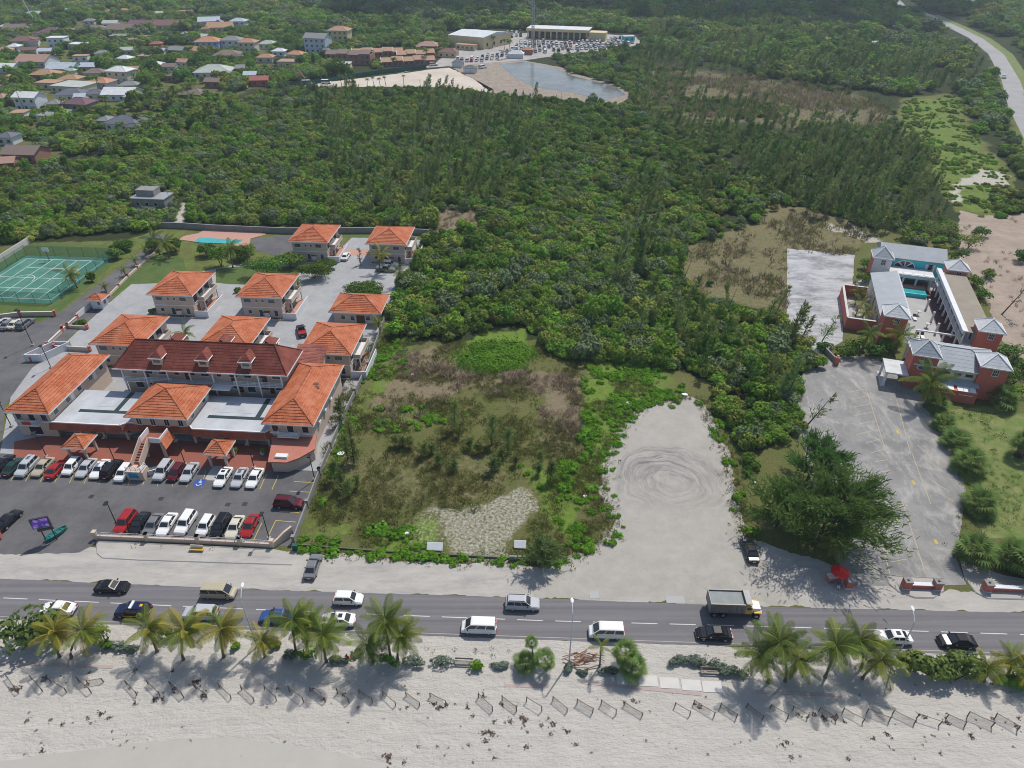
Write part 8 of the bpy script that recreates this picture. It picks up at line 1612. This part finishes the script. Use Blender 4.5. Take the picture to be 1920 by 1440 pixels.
# far coconut palms, each one a tree
def far_palm(px_, py_, hgt, i, s=1., lab=None, grp='coconut palms of the neighbourhood'):
    p = P(px_, py_); o = empty('coconut_palm', (p.x, p.y, 0), random.uniform(0, 6.28), lab, 'palm tree', grp); inst('crown', FPALM[i % 3], o, (0, 0, hgt), (0, 0, 0), (s, s, s)); inst('trunk', FPT, o, (0, 0, hgt), (0, 0, 0), (1, 1, hgt/6.5))
GROVE = [(205, 215), (235, 262), (262, 240), (285, 255), (300, 232), (320, 205), (335, 245), (350, 225), (365, 205), (380, 240), (395, 222), (405, 245), (415, 228), (428, 240), (440, 215), (180, 262), (160, 250), (210, 280), (245, 285), (270, 275), (170, 300), (185, 285), (310, 268), (290, 200), (330, 190), (368, 240), (225, 295), (150, 268), (395, 205), (260, 205)]
ORD = 'first second third fourth fifth sixth seventh eighth ninth tenth'.split()
for nm_, lo_, hi_ in (('back row', 0, 216), ('upper middle row', 216, 241), ('lower middle row', 241, 266), ('front row', 266, 999)):
    for i, p in enumerate(sorted(q_ for q_ in GROVE if lo_ <= q_[1] < hi_)): far_palm(*p, random.uniform(5.5, 8.5), i, random.uniform(.9, 1.2), f'{ORD[i]} palm from the left in the {nm_} of the coconut grove', 'coconut palms of the grove')
for i, (x, y, h_, l) in enumerate(((188, 175, 8, 'big coconut palm before the orange roofed house'), (28, 205, 10, 'tall thin palm left of the white gabled house'), (45, 210, 10, 'tall thin palm before the white gabled house'), (96, 246, 9, 'palm before the grey flat house'), (128, 215, 7, 'palm before the purple brown roof'), (15, 170, 6, 'palm near the left edge above the terracotta roof'), (362, 185, 7, 'palm before the brown hipped villa'), (345, 192, 6, 'second palm before the brown hipped villa'), (62, 165, 5, 'small palm before the cream flat house'), (715, 100, 9, 'palm in the clump behind the tan rows, left'), (728, 98, 9, 'palm in the clump behind the tan rows, middle'), (742, 97, 9, 'palm in the clump behind the tan rows, right of middle'), (757, 95, 9, 'palm in the clump behind the tan rows, right end'), (770, 98, 7, 'lower palm at the right of the clump behind the tan rows'), (925, 90, 7, 'palm at the warehouse corner'), (945, 93, 6, 'palm right of the warehouse corner'), (955, 95, 6, 'outer palm right of the warehouse'), (800, 120, 8, 'palm before the clubhouse'), (740, 130, 6, 'palm at the end of the hoarding row'), (1380, 82, 9, 'palm in the far woods, left of a pair'), (1395, 80, 9, 'palm in the far woods, right of a pair'), (1420, 76, 9, 'lone palm in the far woods right of the pair'), (1740, 245, 7, 'lone coconut palm in the bright grass beyond the marsh'), (640, 165, 6, 'tallest thin palm at the edge of the cleared site'), (690, 163, 4, 'thin palm at the cleared site edge, first of a row'), (700, 162, 4.5, 'thin palm at the cleared site edge, second of a row'), (712, 162, 4, 'thin palm at the cleared site edge, third of a row'), (722, 161, 4.5, 'thin palm at the cleared site edge, fourth of a row'), (758, 160, 5, 'thin palm at the cleared site edge, beyond the row'), (655, 166, 3.5, 'short stubby palm at the cleared site edge'), (1070, 500, 3., 'palm crown half sunk in the middle of the thicket'), (1275, 420, 3.2, 'palm in the thicket left of the dry clearing'))): far_palm(x, y, h_, i, random.uniform(.8, 1.05)*(.55 if 'thin palm at the cl' in l else 1), l)
# individual dark trees among the far houses and beside the hotel
for p, r, l, m_ in (((270, 165), (6, 5, 7), 'dark round tree right of the cream two storey house', 'mangrove_leaf'), ((165, 105), (7, 5, 6), 'dark spreading tree below the low white flat house', 'mangrove_leaf'), ((175, 82), (6, 4, 5), 'yellow green round tree beside the low white house', 'grape_leaf'), ((55, 140), (6, 4, 6), 'leafy tree before the weathered double gable', 'bush_leaf'), ((140, 140), (4, 3, 4), 'bright green tree between the pale roofs', 'bush_leaf'), ((565, 128), (3, 3, 6), 'dark conifer like tree left of the brick town houses', 'mangrove_leaf'), ((590, 130), (2, 2, 8), 'tall narrow dark tree before the brick town houses', 'mangrove_leaf'), ((1730, 295), (6, 5, 4), 'dark rounded tree at the edge of the bright grass', 'mangrove_leaf'), ((1515, 105), (9, 7, 6), 'dark glossy tree clump in the right woods', 'mangrove_leaf'), ((1565, 106), (8, 6, 5), 'second dark glossy tree clump in the right woods', 'mangrove_leaf'), ((1838, 445), (2.6, 2.4, 2.6), 'round green bush alone on the bare earth', 'bush_leaf'), ((1912, 490), (2.8, 2.4, 2.6), 'green bush at the right edge of the bare earth', 'bush_leaf'), ((1775, 445), (5, 3.5, 4), 'casuarina like bushes behind the turquoise hall', 'casuarina_leaf'), ((1740, 440), (5, 3.5, 3.6), 'feathery bushes behind the hotel hall', 'casuarina_leaf'), ((1790, 490), (3, 2.6, 3), 'yellow green bush right of the hotel hall', 'bush_leaf'), ((1628, 505), (3.4, 3, 2.6), 'green bush left of the white fronted tower', 'bush_leaf'), ((1622, 530), (3., 2.6, 2.4), 'bright green bush above the walled garden', 'bush_leaf'), ((1838, 560), (2.2, 3.5, 2.4), 'hedge of green bushes behind the balconied wing', 'bush_leaf'), ((1826, 535), (2.2, 3.2, 2.4), 'upper green bush behind the balconied wing', 'bush_leaf'), ((1890, 668), (3., 2.2, 2.2), 'green bushes below the tower by the bare earth', 'bush_leaf'), ((1900, 720), (4., 3., 3.), 'green bushes right of the lobby', 'bush_leaf'), ((1590, 668), (3.5, 2.4, 2.2), 'dark green bush before the garden wall, left', 'bush_leaf'), ((1640, 668), (3.4, 2.2, 2.4), 'dark green bush before the corner tower', 'bush_leaf'), ((1665, 655), (2.6, 1.8, 2.), 'green bush between the corner tower and the porch', 'bush_leaf'), ((1010, 600), (3.6, 3.2, 3.8), 'tall rounded olive tree right of the vine mound', 'bush_leaf'), ((1175, 640), (3.4, 3, 3.), 'olive rounded bush at the right end of the thicket front', 'grape_leaf'), ((1330, 535), (.9, .9, 1.3), 'single small bush in the dry clearing', 'mangrove_leaf'), ((905, 620), (2.6, 2.2, 1.8), 'grey green bush on top of the vine mound', 'mangrove_leaf'), ((1600, 655), (3, 2, 2.4), 'deep green bush under the coconut palm by the garden wall', 'mangrove_leaf'), ((1700, 690), (2.2, 1.5, 1.8), 'leafy bush behind the porch column', 'bush_leaf'), ((1545, 655), (2, 1.6, 1.6), 'bush beside the grey driveway wall', 'bush_leaf'), ((1895, 745), (3.4, 2.4, 2.6), 'bright bush at the lawn corner right of the lobby', 'fresh_leaf'), ((1915, 700), (3, 2.5, 3), 'dark tree right of the lobby tower', 'mangrove_leaf'), ((1850, 520), (2, 2.6, 2), 'small green bush on the bare earth edge', 'bush_leaf'), ((1815, 465), (4, 3, 3.4), 'olive trees beyond the pink tower', 'olive_leaf'), ((1530, 690), (2.4, 1.8, 2.2), 'fresh green bush at the car park top corner', 'fresh_leaf')):
    bush(p, r, l, m_, 9, 520, .34 if p[1] > 300 else .8, 'tree' if r[2] > 2.7 else 'bush', None, 'broadleaf_tree' if r[2] > 2.7 else 'bush', .4 if r[2] > 2.7 else 0.)
# low cover: grass tufts, vines, dry brush
def tuft_mesh(name, m, n=16, h_=.5, w_=.035, sp=.3, seed=0, lean=.5):
    g = np.random.default_rng(seed); qs, tn = [], []
    for i in range(n):
        a = g.uniform(0, 6.283); r_ = sp*g.random()**.5; b_ = np.array([r_*math.cos(a), r_*math.sin(a), 0]); d = np.array([math.cos(a)*lean*g.random(), math.sin(a)*lean*g.random(), 1])*h_*g.uniform(.5, 1.1); s = np.array([-math.sin(a), math.cos(a), 0])*w_
        qs.append([b_-s, b_+s, b_+d+s*.2, b_+d-s*.2]); tn.append(g.random())
    return fol_mesh(name, qs, np.array(tn), m)
def stuff_patch(name, meshes, pts, s0, s1, seed, label, zs=(.8, 1.2)):
    """one object: the first plants carry the meshes, the rest are instanced from them"""
    pts = np.asarray(pts); s, r = spread(pts, s0, s1, seed, zs); srcs = []
    for i, me in enumerate(meshes):
        o = inst(name+'_tuft', me, None, (*pts[i], 0), (0, 0, 0)); tag(o, label, kind='stuff'); srcs.append(o)
    k = len(meshes); return gn_mass(name, np.hstack([pts[k:], np.zeros((len(pts)-k, 1))]), r[k:], s[k:], rng.integers(0, k, len(pts)-k), srcs, label)
LOTP = [(640, 660), (730, 622), (830, 640), (1120, 660), (1300, 745), (1180, 780), (1130, 860), (1125, 920), (1145, 975), (1060, 1045), (552, 1022), (600, 890)]
LV = 2.2
SANDP = [(775, 965), (800, 948), (860, 960), (900, 962), (940, 935), (965, 908), (1010, 925), (1022, 955), (990, 985), (965, 1005), (985, 1035), (830, 1030), (810, 1000)]
gp = zone(LOTP, 4., [SANDP], False, nogo=False, clump=.3, cs=.15); gp = gp[rng.permutation(len(gp))[:24000]]
stuff_patch('rough_grass', [tuft_mesh('grass_tuft', 'grass_blade', 20, .34, .045, .45, i, 1.1) for i in range(3)], gp, .6, 1.3, 21, 'rough olive grass of the brush lot')
def edge_pts(poly, r, dens):
    w_ = [tuple(P(*p)[:2]) for p in poly]; L_ = sum(math.dist(a, b_) for a, b_ in zip(w_, w_[1:])); out = []
    for a, b_ in zip(w_, w_[1:]):
        for k in range(int(math.dist(a, b_)*dens)): t = random.random(); out.append((a[0]+(b_[0]-a[0])*t+random.gauss(0, r), a[1]+(b_[1]-a[1])*t+random.gauss(0, r)))
    return np.array(out)
EL = [(1060, 1050), (1105, 1028), (1147, 1008), (1150, 975), (1127, 917), (1134, 860), (1160, 805), (1182, 777), (1220, 757), (1277, 744)]; ER = [(1302, 748), (1328, 760), (1340, 800), (1372, 855), (1376, 900), (1388, 950), (1396, 1000), (1412, 1030)]; EH = [(1748, 775), (1790, 860), (1812, 920), (1806, 960), (1800, 1000), (1793, 1050)]; EW = [(560, 1030), (700, 1042), (812, 1048), (955, 1056), (1050, 1056)]
lp = np.concatenate([edge_pts(EL, 1., .9), edge_pts(ER, 1., .5), edge_pts(EW, .35, 1.2)]+[zone(p, d*LV, [SANDP], False, nogo=False, clump=.5, cs=.2) for p, d in (([(735, 622), (780, 640), (755, 690), (690, 765), (650, 845), (590, 990), (575, 985), (600, 900), (650, 780), (705, 660)], .45), ([(970, 870), (1085, 855), (1055, 1000), (1012, 920)], .8), ([(1095, 665), (1230, 680), (1290, 735), (1200, 768), (1135, 850), (1100, 1000), (1065, 1030), (1088, 860)], .55), ([(680, 992), (800, 988), (812, 1046), (690, 1042)], .8), ([(560, 1005), (690, 1012), (690, 1030), (565, 1020)], .5), ([(700, 765), (860, 762), (900, 800), (700, 812)], .25), ([(700, 700), (760, 690), (770, 720), (720, 730)], .3), ([(1060, 1000), (1110, 960), (1120, 1010), (1085, 1060)], .3))])
stuff_patch('creeping_vines', [crown_mesh('vine_clump', 'vine_leaf', (.8, .8, .38), 4, 110, .2, 0, .5, i+90) for i in range(3)], lp, .6, 1.5, 22, 'bright green creeping vines of the brush lot')
dp_ = np.concatenate([zone(p, d, [SANDP, MOUND], False, nogo=False, clump=.4, cs=.2) for p, d in (([(760, 645), (840, 652), (880, 695), (1010, 700), (1095, 705), (1090, 830), (1010, 800), (990, 745), (880, 740), (790, 765), (700, 775), (690, 720)], 1.1), ([(690, 740), (800, 745), (800, 800), (700, 810)], .5), ([(815, 400), (895, 395), (900, 430), (820, 436)], .5), ([(1812, 420), (1920, 408), (1925, 650), (1885, 620), (1845, 520)], .07))])
stuff_patch('dry_brush', [tuft_mesh('brush_tuft', 'dry_brush', 26, .75, .04, .5, i+5, 1.2) for i in range(3)], dp_, .6, 1.25, 23, 'dry brown dead brush on the vacant lot')
tp = np.concatenate([edge_pts(EL, .9, 12), edge_pts(ER, 1., 14), edge_pts(EH, .5, 5), edge_pts(EW, .6, 7)]+[zone(p, d, [], False, nogo=False, clump=.5, cs=.4) for p, d in (([(780, 1205), (960, 1213), (960, 1240), (790, 1236)], .8), ([(1230, 1215), (1400, 1222), (1360, 1240), (1240, 1232)], .8), ([(150, 1220), (240, 1224), (240, 1232), (150, 1230)], .5), ([(690, 1046), (960, 1052), (960, 1060), (690, 1056)], 1.2), ([(560, 1034), (690, 1044), (680, 1060), (560, 1052)], 1.0), ([(200, 1018), (510, 1034), (510, 1042), (200, 1028)], .8), ([(1060, 1010), (1140, 960), (1155, 1000), (1090, 1045), (1050, 1060)], .8), ([(1360, 860), (1395, 900), (1420, 1000), (1400, 1000)], .6), ([(780, 955), (1015, 915), (1020, 960), (985, 1030), (830, 1028)], .35))])
stuff_patch('sparse_tufts', [tuft_mesh('sand_tuft', 'grass_blade', 12, .3, .045, .3, i+15, 1.) for i in range(2)], tp, .5, 1.1, 24, 'sparse grass tufts in the sand')
# marsh grass
mp = zone(WET, .14, [], False, clump=.4); stuff_patch('marsh_grass', [tuft_mesh('marsh_tuft', 'dry_brush', 22, 1.2, .12, 1.4, 40, 1.), tuft_mesh('marsh_tuft', 'grass_blade', 22, 1.2, .12, 1.4, 41, 1.)], mp, .8, 1.6, 25, 'brown marsh grass of the wetland')
cp_ = zone([(1290, 470), (1360, 440), (1470, 390), (1560, 410), (1640, 440), (1600, 480), (1476, 470), (1476, 590), (1400, 580), (1330, 560), (1270, 510)], .8, [], False, clump=.5, cs=.1); stuff_patch('clearing_grass', [tuft_mesh('clearing_tuft', 'grass_blade', 18, .6, .06, .7, 44, 1.), tuft_mesh('clearing_tuft', 'dry_brush', 18, .6, .06, .7, 45, 1.)], cp_, .6, 1.5, 26, 'dry grass of the clearing')
bg_ = zone([(1690, 190), (1800, 178), (1838, 262), (1895, 330), (1880, 415), (1800, 400), (1745, 335), (1695, 262)], .22, [], False, clump=.3, cs=.08); stuff_patch('bright_scrub', [crown_mesh('scrub_clump', m_, (1.5, 1.5, z_), 4, 130, .33, 0, .3, 95) for m_, z_ in (('vine_leaf', .35), ('fresh_leaf', .5), ('olive_leaf', .8), ('olive_leaf', .3))], bg_, .6, 1.5, 27, 'bright low scrub beyond the marsh')
lw_ = zone([(1762, 772), (1850, 765), (1925, 790), (1925, 1000), (1850, 1005), (1825, 960), (1822, 900), (1797, 850)], 2.2, [], False, nogo=False, clump=.4, cs=.2); stuff_patch('lawn_tufts', [tuft_mesh('lawn_tuft', 'lush_blade', 16, .2, .03, .35, 60, 1.2), tuft_mesh('lawn_tuft', 'grass_blade', 16, .2, .03, .35, 61, 1.2)], lw_, .6, 1.4, 29, 'uneven grass tufts of the hotel lawn')
# beach wrack: seaweed and leaf litter
def wrack_mesh(seed):
    g = np.random.default_rng(seed); n = 26; c = np.stack([g.normal(0, .33, n), g.normal(0, .2, n), g.uniform(.02, .09, n)], 1); return fol_mesh('wrack', leaf_quads(c, g.normal(0, .5, (n, 3))+[0, 0, 1], .17, 2.), g.random(n)*.7, 'wrack_leaf')
leaf_mat('wrack_leaf', (.06, .04, .03), (.17, .12, .09), .0, .02, .3)
def bpts(ox, l): return [tuple(P(ox+x/3, 1230+y/3)[:2]) for x, y in l]
wp = bpts(0, [(80, 185), (100, 190), (250, 130), (340, 115), (360, 120), (500, 95), (490, 160), (760, 80), (970, 85), (980, 185), (975, 205), (1100, 150), (1115, 145), (1135, 220), (1145, 225), (1560, 185), (1760, 185), (1820, 245), (350, 385), (410, 375), (490, 345), (495, 355), (510, 380), (610, 350), (625, 345), (150, 365), (285, 360), (205, 420), (570, 325), (870, 245), (910, 240), (760, 268), (1500, 290)])+bpts(640, [(95, 290), (330, 300), (370, 290), (520, 270), (540, 295), (560, 290), (590, 275), (640, 270), (800, 225), (740, 340), (860, 370), (920, 375), (950, 370), (1010, 350), (1030, 360), (1050, 430), (1125, 390), (1190, 385), (1180, 440), (1165, 350), (830, 430), (850, 440), (800, 435), (810, 480), (430, 510), (540, 510), (740, 600), (860, 575), (260, 570), (350, 600), (1040, 510), (1320, 500), (1270, 425), (1640, 250), (1660, 265), (710, 290)])+bpts(1280, [(70, 270), (95, 285), (650, 330), (700, 345), (740, 330), (790, 340), (800, 360), (850, 350), (910, 370), (1330, 330), (1360, 345), (1480, 350), (1490, 380), (1350, 500), (1360, 455), (530, 510), (560, 500), (930, 580), (1450, 550), (1620, 445), (1630, 460), (1890, 350), (1880, 400), (1740, 350), (1150, 440), (610, 570), (660, 565)])
for k in range(110):
    x = random.uniform(0, 1920); y = random.choice((random.gauss(1300, 22), random.gauss(1345, 25), random.gauss(1395, 12))); wp.append(tuple(P(x, y)[:2]))
wr = stuff_patch('beach_wrack', [wrack_mesh(i) for i in range(3)], np.array(wp), .5, 1.3, 28, 'dark seaweed wrack and leaf litter on the sand')
a_ = wr.data.attributes['scl'].data; v_ = np.zeros(len(a_)*3, np.float32); a_.foreach_get('vector', v_); v_ = v_.reshape(-1, 3); v_ *= .62; v_[-105:] *= .5; a_.foreach_set('vector', v_.ravel())
# litter in the lots
for p, l, s in (((1178, 757), 'white rubbish bag at the left shoulder of the turning lot', .5), ((1413, 905), 'white round litter by the huge casuarina', .35), ((773, 703), 'white lump of rubbish among dead brush', .45), ((1097, 931), 'white box litter in the green strip', .35), ((1284, 741), 'pale crate litter at the head of the turning lot', .6), ((639, 852), 'white rubbish heap under the wall casuarinas', .7), ((763, 1000), 'pale board leaning in the roadside weeds', .5)):
    q = MB(); g = random.Random(l); q.loft([[(s*(.7+.5*g.random())*math.cos(a), s*(.5+.5*g.random())*math.sin(a), z) for a in np.linspace(0, 6.283, 7, endpoint=False)] for z in (0, s*.45)]); o = q.build('rubbish', M['sign_white']); o.location = P(*p, .05); tag(o, l, 'rubbish')
for p, l, w_ in (((815, 1034), 'pale sheet of board on posts at the roadside of the brush lot', 2.4), ((975, 1030), 'white board in front of the roadside casuarina', 1.8)):
    o = empty('roadside_board', P(*p), R(-3), l, 'board'); q = MB(); q.loft([[(-w_/2, 0, .25), (w_/2, 0, .25), (w_/2, .06, .25), (-w_/2, .06, .25)], [(-w_/2, .9, .95), (w_/2, .9, .95), (w_/2, .96, .95), (-w_/2, .96, .95)]]); q.build('panel', M['white_wall'], o)
    for x in (-w_/2+.1, w_/2-.1): MB().tube([(x, .5, 0), (x, .5, .6)], .05, 5).build('post', M['timber_grey'], o)
# ================================================================== PEOPLE
def skin_mesh(name, joints, edges, m, root=0):
    me = bpy.data.meshes.new(name); me.from_pydata([j[:3] for j in joints], edges, []); o = bpy.data.objects.new(name, me); C.objects.link(o)
    o.modifiers.new('skin', 'SKIN'); sv = me.skin_vertices
    if not sv: bpy.context.view_layer.objects.active = o; bpy.ops.mesh.customdata_skin_add(); sv = me.skin_vertices
    for i, j in enumerate(joints): sv[0].data[i].radius = (j[3], j[3]); sv[0].data[i].use_root = (i == root)
    sb = o.modifiers.new('sub', 'SUBSURF'); sb.levels = 1; sb.render_levels = 2
    me.materials.append(m); return o
def person(pos, rz, label, shirt, trousers, sit=False):
    o = empty('person', pos, rz, label, 'person'); k = .47 if sit else 0.
    hip = .93-k; kz = .48-k*.02 if not sit else .47
    J = [(0, 0, hip, .13), (0, 0, hip+.25, .135), (0, 0, hip+.48, .15), (0, .0, hip+.58, .06), (0, .02, hip+.66, .085), (0, .03, hip+.76, .085)]; E = [(0, 1), (1, 2), (2, 3), (3, 4), (4, 5)]
    def add(pt, to): J.append(pt); E.append((to, len(J)-1)); return len(J)-1
    for s in (-1, 1):
        a = add((s*.2, 0, hip+.5, .06), 2); a = add((s*.27, .05, hip+.22, .042), a); a = add((s*.24, .2, hip+.02, .032), a); a = add((s*.23, .27, hip-.02, .03), a)
        h_ = add((s*.1, 0, hip-.05, .095), 0)
        if sit: h_ = add((s*.12, .42, hip+.0, .065), h_); h_ = add((s*.12, .45, .08, .045), h_); add((s*.12, .6, .04, .035), h_)
        else: h_ = add((s*.11, .03, .48, .065), h_); h_ = add((s*.12, 0, .08, .045), h_); add((s*.13, .16, .04, .035), h_)
    b = skin_mesh('body', J, E, M['skin_tone']); b.parent = o
    sh = skin_mesh('shirt', [(0, 0, hip+.02, .155), (0, 0, hip+.25, .155), (0, 0, hip+.49, .165), (.2, 0, hip+.5, .08), (.26, .05, hip+.28, .06), (-.2, 0, hip+.5, .08), (-.26, .05, hip+.28, .06)], [(0, 1), (1, 2), (2, 3), (3, 4), (2, 5), (5, 6)], shirt); sh.parent = o
    tj = [(0, 0, hip+.03, .15), (.1, 0, hip-.05, .115), (-.1, 0, hip-.05, .115)]; te = [(0, 1), (0, 2)]
    for s, r_ in ((1, 1), (-1, 2)):
        if sit: tj.append((s*.12, .42, hip, .085)); te.append((r_, len(tj)-1)); tj.append((s*.12, .45, .18, .07)); te.append((len(tj)-2, len(tj)-1))
        else: tj.append((s*.11, .03, .48, .085)); te.append((r_, len(tj)-1)); tj.append((s*.12, 0, .14, .07)); te.append((len(tj)-2, len(tj)-1))
    t_ = skin_mesh('trousers', tj, te, trousers); t_.parent = o
    q = MB(); q.loft([[(.10*math.sin(t)*math.cos(a), .0+.105*math.sin(t)*math.sin(a), hip+.75-.1*math.cos(t)) for a in np.linspace(0, 6.283, 10, endpoint=False)] for t in (1.3, 1.8, 2.4, 3.0)]); q.build('hair', M['hair_dark'], o, True)
    for s in (-1, 1): MB().box(s*.035-.012, s*.035+.012, .112, .122, hip+.71, hip+.725).build('eye', M['hair_dark'], o)
    MB().box(-.012, .012, .115, .14, hip+.67, hip+.7).build('nose', M['skin_tone'], o); MB().box(-.03, .03, .112, .118, hip+.635, hip+.645).build('mouth', M['parasol_red'], o)
    for s in (-1, 1):
        for f in range(4): MB().tube([(s*.22+.018*(f-1.5), .28, hip-.02), (s*.22+.018*(f-1.5), .36-.01*abs(f-1.2), hip-.05)], [.011, .008], 5).build('finger', M['skin_tone'], o)
        MB().tube([(s*.22-s*.03, .27, hip-.02), (s*.22-s*.06, .32, hip-.03)], [.012, .009], 5).build('thumb', M['skin_tone'], o)
    return o
person(P(1393, 1023), R(-60), 'person in a white shirt and dark trousers standing beside the black sedan', M['sign_white'], M['sign_blue'])
person(P(652, 1238), R(170), 'person in red sitting among the sea lavender by the beach', M['parasol_red'], M['hair_dark'], True)
person(P(1571, 1101), R(160), 'person in blue sitting beside the drinks cart under the red parasol', M['sign_blue'], M['white_wall'], True)
# ================================================================== AIR
def cloud(x, y, z, rx, ry, rz_, seed, label):
    g = np.random.default_rng(seed); bm = bmesh.new()
    for k in range(16):
        a, rr = g.uniform(0, 6.283), math.sqrt(g.random())*.75; s_ = g.uniform(.28, .5)
        bmesh.ops.create_icosphere(bm, subdivisions=3, radius=1, matrix=Matrix.Translation((rr*math.cos(a)*rx, rr*math.sin(a)*ry, g.uniform(-.1, .35)*rz_)) @ Matrix.Diagonal((s_*rx, s_*ry, s_*rz_*1.3, 1)))
    for v in bm.verts: v.co += v.co.normalized()*noise.noise(v.co*.02)*14
    me = bpy.data.meshes.new('cloud'); bm.to_mesh(me); bm.free(); me.materials.append(M['cloud_white']); me.polygons.foreach_set('use_smooth', [True]*len(me.polygons))
    tag(inst('cloud', me, None, (x, y, z)), label, kind='structure')
mat('cloud_white', (.85, .86, .88), 1.)
cloud(450, 1035, 640, 190, 100, 50, 3, 'broad white cloud over the far woods'); cloud(140, 1085, 640, 120, 75, 45, 9, 'smaller white cloud over the distant woods')
hz = MB().box(-4350, 4350, -320, 6700, -1.0, 92.).mesh('haze', [])
hm = bpy.data.materials.new('haze_air'); hm.use_nodes = True; hn = hm.node_tree; hn.nodes.clear(); pv = nn(hn, 'VolumePrincipled'); pv.inputs['Color'].default_value = (.74, .85, 1, 1); pv.inputs['Density'].default_value = .00018; pv.inputs['Anisotropy'].default_value = .2
ho_ = nn(hn, 'OutputMaterial'); hn.links.new(pv.outputs[0], ho_.inputs['Volume']); hz.materials.append(hm); tag(inst('haze', hz), 'thin humid haze over the coast', kind='stuff')
